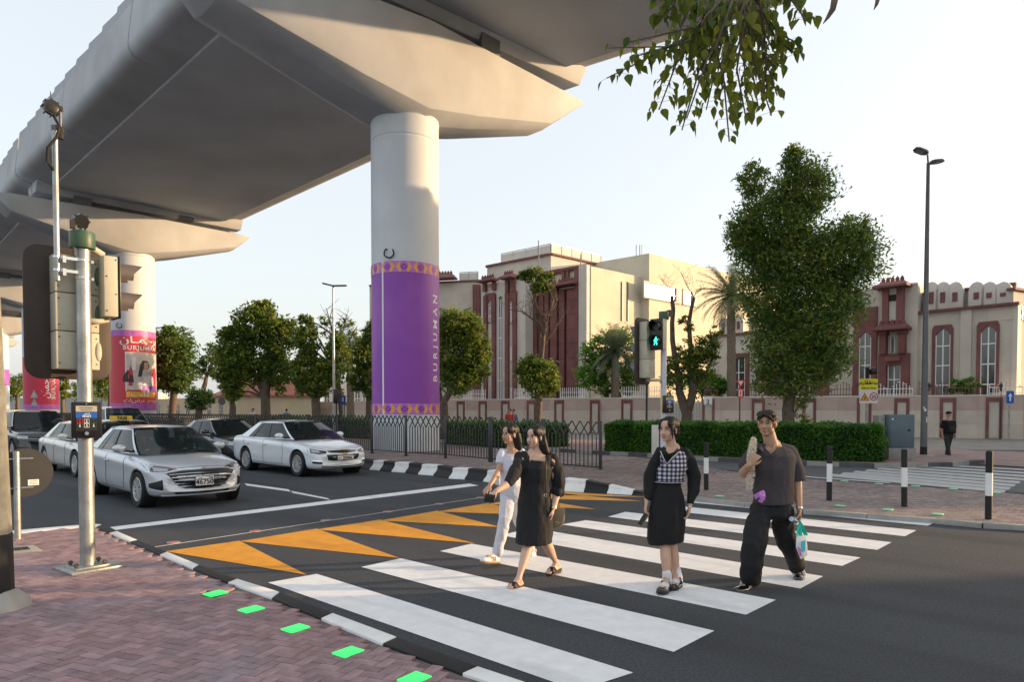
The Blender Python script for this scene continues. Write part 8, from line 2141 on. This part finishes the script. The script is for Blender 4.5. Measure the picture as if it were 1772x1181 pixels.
bb=B();bb.box((0,0,0),(.012,.068,.135),rot=q);bb.obj('phone_case','taupe',ph,bev=.004);bb=B();bb.box(q @ Vector((-.0065,0,0)),(.002,.06,.125),rot=q);bb.obj('screen','black',ph)
# ---------------------------------------------------------------- man in the short-sleeved shirt
f=Fig(6.75);t=person('man with glasses in a dark textured short-sleeved shirt and wide black trousers',gp(1335,1016))
hc=f(1327.5,733.5,0);hd,L_,Mx=head(hc,Vector((-.60,-.80,0)),1.06,False)
shR,elR,wrR=f(1302,785,-.02),f(1286,820,-.10),f(1296,806,-.26);shL,elL,wrL=f(1369,787,.03),f(1379.5,833,.04),f(1383,880,-.06)
parts=hd+[tb([L_(-.02,0,-.06),f(1335,771,.02)],[.060,.068]),tb([f(1336,771,.04),f(1337,783,.03),f(1337,803,.01),f(1337,835,0),f(1337,862,0),f(1336,880,0)],[(.09,.07),(.17,.085),(.18,.11),(.165,.115),(.165,.12),(.16,.12)],20)]
parts += [tb([shR,elR],[.052,.044]),tb([elR,elR.lerp(wrR,.4),wrR],[.045,.043,.029]),tb([shL,elL],[.054,.046]),tb([elL,elL.lerp(wrL,.35),wrL],[.045,.042,.029])]
parts += hand(wrR,(f(1304,796,-.27)-wrR),Vector((.6,.7,.2)),1,.95,1.1);parts += hand(wrL,(f(1383,900,-.08)-wrL),Vector((-1,0,0)),1,.65,1.12)
hpR,knR,anR=f(1319,878,0),f(1306,945,-.22),f(1299,1008,-.12);hpL,knL,anL=f(1354,878,0),f(1360,935,.09),f(1381,985,.28)
for hp,kn,an in ((hpR,knR,anR),(hpL,knL,anL)):parts.append(tb([hp,kn,an],[.09,.06,.038]))
heR,toR=f(1305,1016,-.06),f(1277,1020,-.22);heL,toL=f(1384,995,.36),f(1382,1000,.18)
for an,he,to in ((anR,heR,toR),(anL,heL,toL)):parts += [tb([an,he+UP*.03],[.038,.034]),tb([he+UP*.02,he.lerp(to,.7)+UP*.012],[.032,.030])]
fuse('body',parts,'skin_d',t,.0062,2);face_bits(L_,Mx,t,1.06,'lip_m','hair',False)
shp=[tb([f(1337,774,.04),f(1337,778,.035),f(1337,783,.03),f(1337,793,.01),f(1337,812,0),f(1338,838,0),f(1338,858,0),f(1338,872,0)],[(.125,.08),(.190,.105),(.212,.122),(.222,.140),(.215,.150),(.203,.145),(.200,.15),(.205,.155)],28,1),tb([f(1307,780,.0),f(1299,793,-.03),f(1291,808,-.06)],[.066,.080,.074]),tb([f(1367,782,.04),f(1374,800,.04),f(1379,820,.045),f(1380,832,.045)],[.066,.080,.080,.080],16,1),tb([f(1322,776,.04),f(1337,772,.09),f(1352,777,.05)],[.045,.05,.05]),tb([f(1309,780,.02),f(1324,775,.03)],[.058,.05]),tb([f(1367,781,.04),f(1350,775,.04)],[.062,.05]),tb([f(1362,782,.04),f(1352,786,.0)],[.05,.06])]
fuse('shirt',shp,'shirt_d',t,.008,2,.012,8,(1,1,.55),keep=lambda p:not (p.y<f.Y-.02 and p.z>f(1330,788).z-.0 and abs(p.x-f(1331,780).x)<min((p.z-f(1330,789).z)*.62+.004,.062))and p.z>f(1338,873).z+.04*math.sin(p.x*9))
for s,a,m_,c in ((1,f(1319,770,.0),f(1317,780,-.11),f(1329,790,-.155)),(-1,f(1349,769,.03),f(1349,782,-.08),f(1331,790,-.155))):
    bb=B();bb.tube([a,m_,c],[(.022,.007),(.034,.006),(.006,.004)],8,up=Y_v);bb.obj('collar','shirt_d',t,smooth=True)
for py in (797,812,828,845):
    bb=B();bb.ell(f(1331.5,py,-.157),(.006,.003,.006));bb.obj('button','leather',t,smooth=True)
bb=B();bb.tube([f(1334+1,y,-.158+.004*math.sin(y))for y in (792,805,820,838,856)],.002,5);bb.obj('placket','blackm',t)
tr=[tb([f(1337,866,0),f(1336,880,0),f(1336,893,0)],[(.175,.135),(.195,.145),(.20,.15)],26),tb([f(1320,880,0),f(1311,912,-.10),f(1305,945,-.20),f(1301,975,-.19),f(1299,998,-.14),f(1300,1009,-.12)],[.118,.118,.118,.112,.096,.082],22,1),
      tb([f(1352,880,.01),f(1356,910,.04),f(1362,938,.08),f(1373,962,.19),f(1381,982,.27)],[.118,.108,.100,.092,.082],22,1)]
fuse('trousers',tr,'black_cloth',t,.009,2,.024,6.5,(1,1,.8))
hr=[e_(L_,Mx,-.022,0,.050,.112,.090,.086),e_(L_,Mx,.02,.045,.085,.080,.045,.036),e_(L_,Mx,.02,-.045,.085,.075,.045,.036),tb([L_(.082,.008,.088),L_(.098,.040,.068),L_(.070,.074,.025)],[.022,.020,.008]),tb([L_(.082,-.008,.088),L_(.096,-.040,.066),L_(.070,-.070,.03)],[.020,.018,.008]),e_(L_,Mx,-.075,0,-.03,.045,.062,.06),e_(L_,Mx,-.03,.076,.0,.030,.014,.042)]
fuse('hair',hr,'hair2',t,.006,1,.006,35,(1,1,.25))
# glasses
bb=B()
for s in (1,-1):
    n=18;bb.tube([L_(.094-.010*abs(math.cos(2*math.pi*k/n))*0-.008*(s*(.031*s+.022*math.cos(2*math.pi*k/n))>.04),s*.031+.023*math.cos(2*math.pi*k/n),.000+.020*math.sin(2*math.pi*k/n))for k in range(n+1)],.0016,5)
    bb.tube([L_(.090,s*.054,.006),L_(.05,s*.078,.008),L_(-.01,s*.083,.004)],.0015,5)
bb.tube([L_(.094,-.008,.004),L_(.099,0,.006),L_(.094,.008,.004)],.0015,5);bb.obj('glasses','gold_m',t)
for he,to in ((heR,toR),(heL,toL)):
    d=(to-he).normalized();s=d.cross(UP).normalized();fuse('shoe',[shoe_mesh(he-UP*.025,to-UP*.022+d*.05,.095,.118)],'patent',t,.006,2)
    sole_mesh(he-UP*.022,to-UP*.022+d*.055,.118,.030).obj('shoe_sole','black',t,bev=.006)
    m_=he.lerp(to,.55);bb=B();bb.tube([m_+s*.050+UP*.008,m_+s*.034+UP*.052,m_+UP*.064,m_-s*.034+UP*.052,m_-s*.050+UP*.008],[(.022,.004)]*5,8,up=d);bb.obj('white_upper_band','sock',t,smooth=True)
d=(wrL-elL).normalized();bb=B();bb.tube([wrL-d*.004,wrL+d*.004],[.0335,.0335],16);bb.obj('bracelet','silver_ring',t)
d=(wrR-elR).normalized();bb=B();bb.tube([wrR-d*.03,wrR-d*.025],[.034,.034],16);bb.obj('bracelet','gold_m',t)
bb=B();bb.tube([f(1325,770,-.06),f(1326,778,-.11),f(1331,782,-.13),f(1337,777,-.11),f(1342,769,-.07)],.0022,5);bb.obj('chain','silver_ring',t)
# fur strap and pink bow, shopping bag, cup: carried things
c=f(1300,830,-.2);w0=thing('fur_bag','cream fur shoulder strap bag clutched against the man\'s side','bag',c)
fu=fuse('fur_strap',[tb([f(1304,762,-.12)-c+Vector(),f(1302,775,-.17)-c,f(1299,795,-.20)-c,f(1300,815,-.19)-c,f(1298,832,-.17)-c,f(1297,845,-.14)-c],[.026,.034,.034,.030,.032,.024],14)],'fur',w0,.005,0,.006,40,(1,1,1))
q=fu.data;cs=np.array([v.co for v in q.vertices]);idx=rng.integers(0,len(cs),2500);
me=leaves_mesh('fur_hairs',cs[idx]+rng.normal(0,.004,(2500,3)),.0035,'fur',7,.6);fh=link('fur_hairs',me,w0)
c=f(1324,862,-.17);w0=thing('ribbon_bow','bright pink patterned ribbon tied at the man\'s waist','ribbon',c)
for a,b_,wd in (((1322,850),(1306,861),.022),((1322,850),(1316,870),.020),((1323,852),(1319,866),.02)):
    A_,C_=f(*a,-.19)-c,f(*b_,-.21)-c;s=(C_-A_).normalized().cross(Y_v)*wd;bb=B();bb.loft([[A_-s*.4,A_+s*.4,A_+s*.4+Vector((0,.006,0)),A_-s*.4+Vector((0,.006,0))],[A_.lerp(C_,.5)-s*1.0+Vector((0,-.015,0)),A_.lerp(C_,.5)+s*1.0+Vector((0,-.01,0)),A_.lerp(C_,.5)+s+Vector((0,-.004,0)),A_.lerp(C_,.5)-s+Vector((0,-.009,0))],[C_-s,C_+s*1.1,C_+s*1.1+Vector((0,.006,0)),C_-s+Vector((0,.006,0))]]);bb.obj('ribbon_tail','pinkprint',w0)
c=f(1386,905,-.08);w0=thing('shopping_bag','small pale plastic bag with mint green handles, hanging from the man\'s hand','shopping bag',c)
r0=[f(1378,928,-.12)-c,f(1395,927,-.06)-c,f(1395,927,.0)-c,f(1379,928,-.05)-c];r1=[f(1377,948,-.13)-c,f(1396,945,-.05)-c,f(1397,945,.02)-c,f(1380,948,-.04)-c];r2=[f(1385,969,-.11)-c,f(1397,961,-.05)-c,f(1398,961,.0)-c,f(1387,969,-.05)-c]
bb=B();bb.loft([r0,r1,r2]);bb.obj('bag_body','bag_pale',w0,bev=.006)
bb=B();bb.prism([f(x,y,-.135)-c for x,y in ((1386,938),(1394,936),(1393,955),(1387,957))],(0,.004,0));bb.obj('blue_print',mat('cyan_print',(.1,.55,.68),.5),w0);bb=B();bb.prism([f(x,y,-.135)-c for x,y in ((1380,946),(1386,952),(1388,964),(1384,962))],(0,.004,0));bb.obj('pink_print','pinkprint',w0)
for x0,x1,d0 in ((1378.5,1382,-.12),(1386,1392,-.07)):
    bb=B();A_,C_,E_=f(x0,929,d0)-c,f(1384,903,-.09)-c,f(x1+3,928,d0+.02)-c;bb.tube([A_,A_.lerp(C_,.7),C_,C_.lerp(E_,.4),E_],[(.010,.002)]*3+[(.018,.002)]*2,6,up=Y_v);bb.obj('handle','mint',w0)
c=f(1373,901,-.13);w0=thing('tin_can','silvery blue can held in the same hand as the shopping bag','can',c);d=(f(1379,905,-.10)-f(1368,898,-.18)).normalized()
bb=B();bb.tube([-d*.045,-d*.043,d*.043,d*.045],[.024,.027,.027,.024],20);bb.obj('can_body',mat('can_print',(.35,.52,.72),.25,.7),w0,smooth=40);bb=B();bb.tube([-d*.046,-d*.0465],[.022,.022],20);bb.obj('can_lid','silver_ring',w0)
# ---------------------------------------------------------------- far walkers, drivers
def walker(label,px,ybase,ztop_px,mats,cap=False,pack=False,back=True,stride=8,seat=None,Y=None,group=None):
    P=gp(px,ybase)if Y is None else pier_pos(px,Y);Y_=P.y;hh=at(px,ztop_px,Y_).z;s=hh/1.75
    t=person(label,P,group);g=lambda x,y,z:P+Vector((x*s,y*s,z*s))
    skin,top_,bot=mats
    F=Vector((0,1,0))if back else Vector((-.8,-.6,0))
    hd,L_,Mx=head(g(0,0,1.63),F,s*1.02,False)
    pr=hd+[tb([g(0,0,1.56),g(0,0,1.46)],[.055*s,.062*s]),tb([g(0,0,1.46),g(0,0,1.38),g(0,0,1.15),g(0,0,.95)],[(.09*s,.07*s),(.18*s,.10*s),(.15*s,.10*s),(.155*s,.11*s)])]
    for sg in (1,-1):
        w_=g(sg*.27,.10*sg,.86);pr += [tb([g(sg*.19,0,1.40),g(sg*.25,-.03*sg,1.12),w_],[.048*s,.040*s,.027*s])];pr += hand(w_,Vector((0,.1*sg,-1)),Vector((-sg,0,0)),sg,.5,s)
        pr += [tb([g(sg*.09,0,.92),g(sg*.095,.12*sg,.50),g(sg*.09,(.20 if sg>0 else-.22),.10)],[.08*s,.055*s,.035*s]),tb([g(sg*.09,(.16 if sg>0 else-.26),.06),g(sg*.09,(.34 if sg>0 else-.08),.05)],[.035*s,.03*s])]
    fuse('body',pr,skin,t,.011,1)
    fuse('shirt',[tb([g(0,0,1.42),g(0,0,1.36),g(0,0,1.15),g(0,0,.90)],[(.13*s,.09*s),(.20*s,.12*s),(.18*s,.13*s),(.185*s,.13*s)],20)]+[tb([g(sg*.185,0,1.38),g(sg*.235,-.02*sg,1.18)],[.065*s,.066*s])for sg in (1,-1)],top_,t,.012,1,.01,9)
    fuse('trousers',[tb([g(0,0,.98),g(0,0,.86)],[(.165*s,.12*s),(.17*s,.13*s)])]+[tb([g(sg*.09,0,.90),g(sg*.095,.12*sg,.50),g(sg*.09,(.20 if sg>0 else-.22),.12)],[.10*s,.078*s,.062*s])for sg in (1,-1)],bot,t,.012,1,.008,9)
    if cap:
        bb=B();bb.ell(g(0,-.01,1.70),(.098*s,.105*s,.075*s));bb.box(g(.04,.12,1.675),(.13*s,.10*s,.012));bb.obj('cap','black_cloth',t,smooth=40)
    else:fuse('hair',[e_(L_,Mx,-.030,0,.040,.108,.090,.088)],'hair',t,.01,1)
    for sg in (1,-1):shoe_mesh(g(sg*.09,(.14 if sg>0 else-.28),.02),g(sg*.09,(.40 if sg>0 else-.02),.02),.10*s,.10*s).obj('shoe','kerb_grey' if sg>0 else 'leather',t,smooth=True)
    if pack:
        bp=thing('backpack','black backpack worn by the man in the cap','backpack',g(0,-.17,1.18));bb=B();bb.box((0,0,0),(.32*s,.16*s,.48*s));bb.obj('pack_body','black_cloth',bp,bev=.05,bseg=3);bb=B();bb.box((0,-.09*s,-.08*s),(.24*s,.05*s,.22*s));bb.obj('pack_pocket','blackm',bp,bev=.02)
        for sg in (1,-1):bb=B();bb.tube([(sg*.11*s,.06*s,.22*s),(sg*.13*s,.17*s,.25*s),(sg*.14*s,.28*s,.1*s)],[(.022,.006)]*3,6);bb.obj('pack_strap','blackm',bp)
    return t
M['red_cloth']=mat('red_cloth',(.55,.05,.05),.85);M['blue_cloth']=mat('blue_cloth',(.08,.22,.42),.85);M['dark_trouser']=mat('charcoal_trousers',(.03,.03,.035),.85);M['white_cloth']=mat('white_cloth',(.68,.68,.70),.85)
walker('man in black with a cap and backpack walking away by the lamp post',1640,793.5,713,('skin_d','black_cloth','dark_trouser'),cap=True,pack=True)
walker('tiny distant walker in red beside the wall, behind the women',882,0,708,('skin_d','red_cloth','dark_trouser'),back=False,Y=43)
walker('tiny distant walker in blue next to the one in red',888,0,708.5,('skin_d','blue_cloth','dark_trouser'),back=False,Y=43.6)
walker('distant walker in white seen over the fence, left of the largest left tree',437,0,707,('skin_d','white_cloth','dark_trouser'),back=False,Y=56)
walker('distant walker in bright blue beside the wall, right of the largest left tree',496,0,708,('skin_d','blue_cloth','blue_cloth'),back=True,Y=54)
# people in the silver car, in the car's own frame
def sitter(label,lx,ly,cloth):
    P=car1.matrix_basis @ Vector((lx,ly,.55));t=person(label,P)
    q=lambda x,y,z:car1.matrix_basis @ Vector((lx+x,ly+y,.55+z))
    hd,L_,Mx=head(q(.05,0,.60),hs1,1.0,False);fuse('body',hd+[tb([q(0.02,0,.52),q(0,0,.42)],[.052,.06]),tb([q(0,0,.42),q(0,0,.2),q(-.02,0,0)],[(.14,.09),(.16,.11),(.16,.12)])]+[tb([q(0,sg*.18,.36),q(.16,sg*.22,.16),q(.36,sg*.12,.28)],[.045,.04,.028])for sg in (1,-1)]+hand(q(.36,.12,.28),hs1+UP*.3,UP*-1,1,.8)+hand(q(.36,-.12,.28),hs1+UP*.3,UP*-1,-1,.8),'skin_d',t,.011,1)
    fuse('shirt',[tb([q(0,0,.42),q(0,0,.2),q(-.02,0,-.02)],[(.17,.11),(.19,.13),(.18,.14)])]+[tb([q(0,sg*.17,.37),q(.10,sg*.21,.22)],[.065,.06])for sg in (1,-1)],cloth,t,.013,1);fuse('hair',[e_(L_,Mx,-.030,0,.040,.106,.088,.086)],'hair',t,.01,1)
sitter('driver at the wheel of the silver sedan, seen through the windscreen',.05,.36,'white_cloth');sitter('front passenger in a white top inside the silver sedan',.05,-.36,'white_cloth')
for o in bpy.data.objects:
    if o.name.split('.')[0]in ('crown','crown_sprays','foliage','fronds','limbs','twigs','frond_stalk','fur_hairs'):o['kind']='stuff'
for o in bpy.data.objects:
    if '_w' in o:del o['_w']
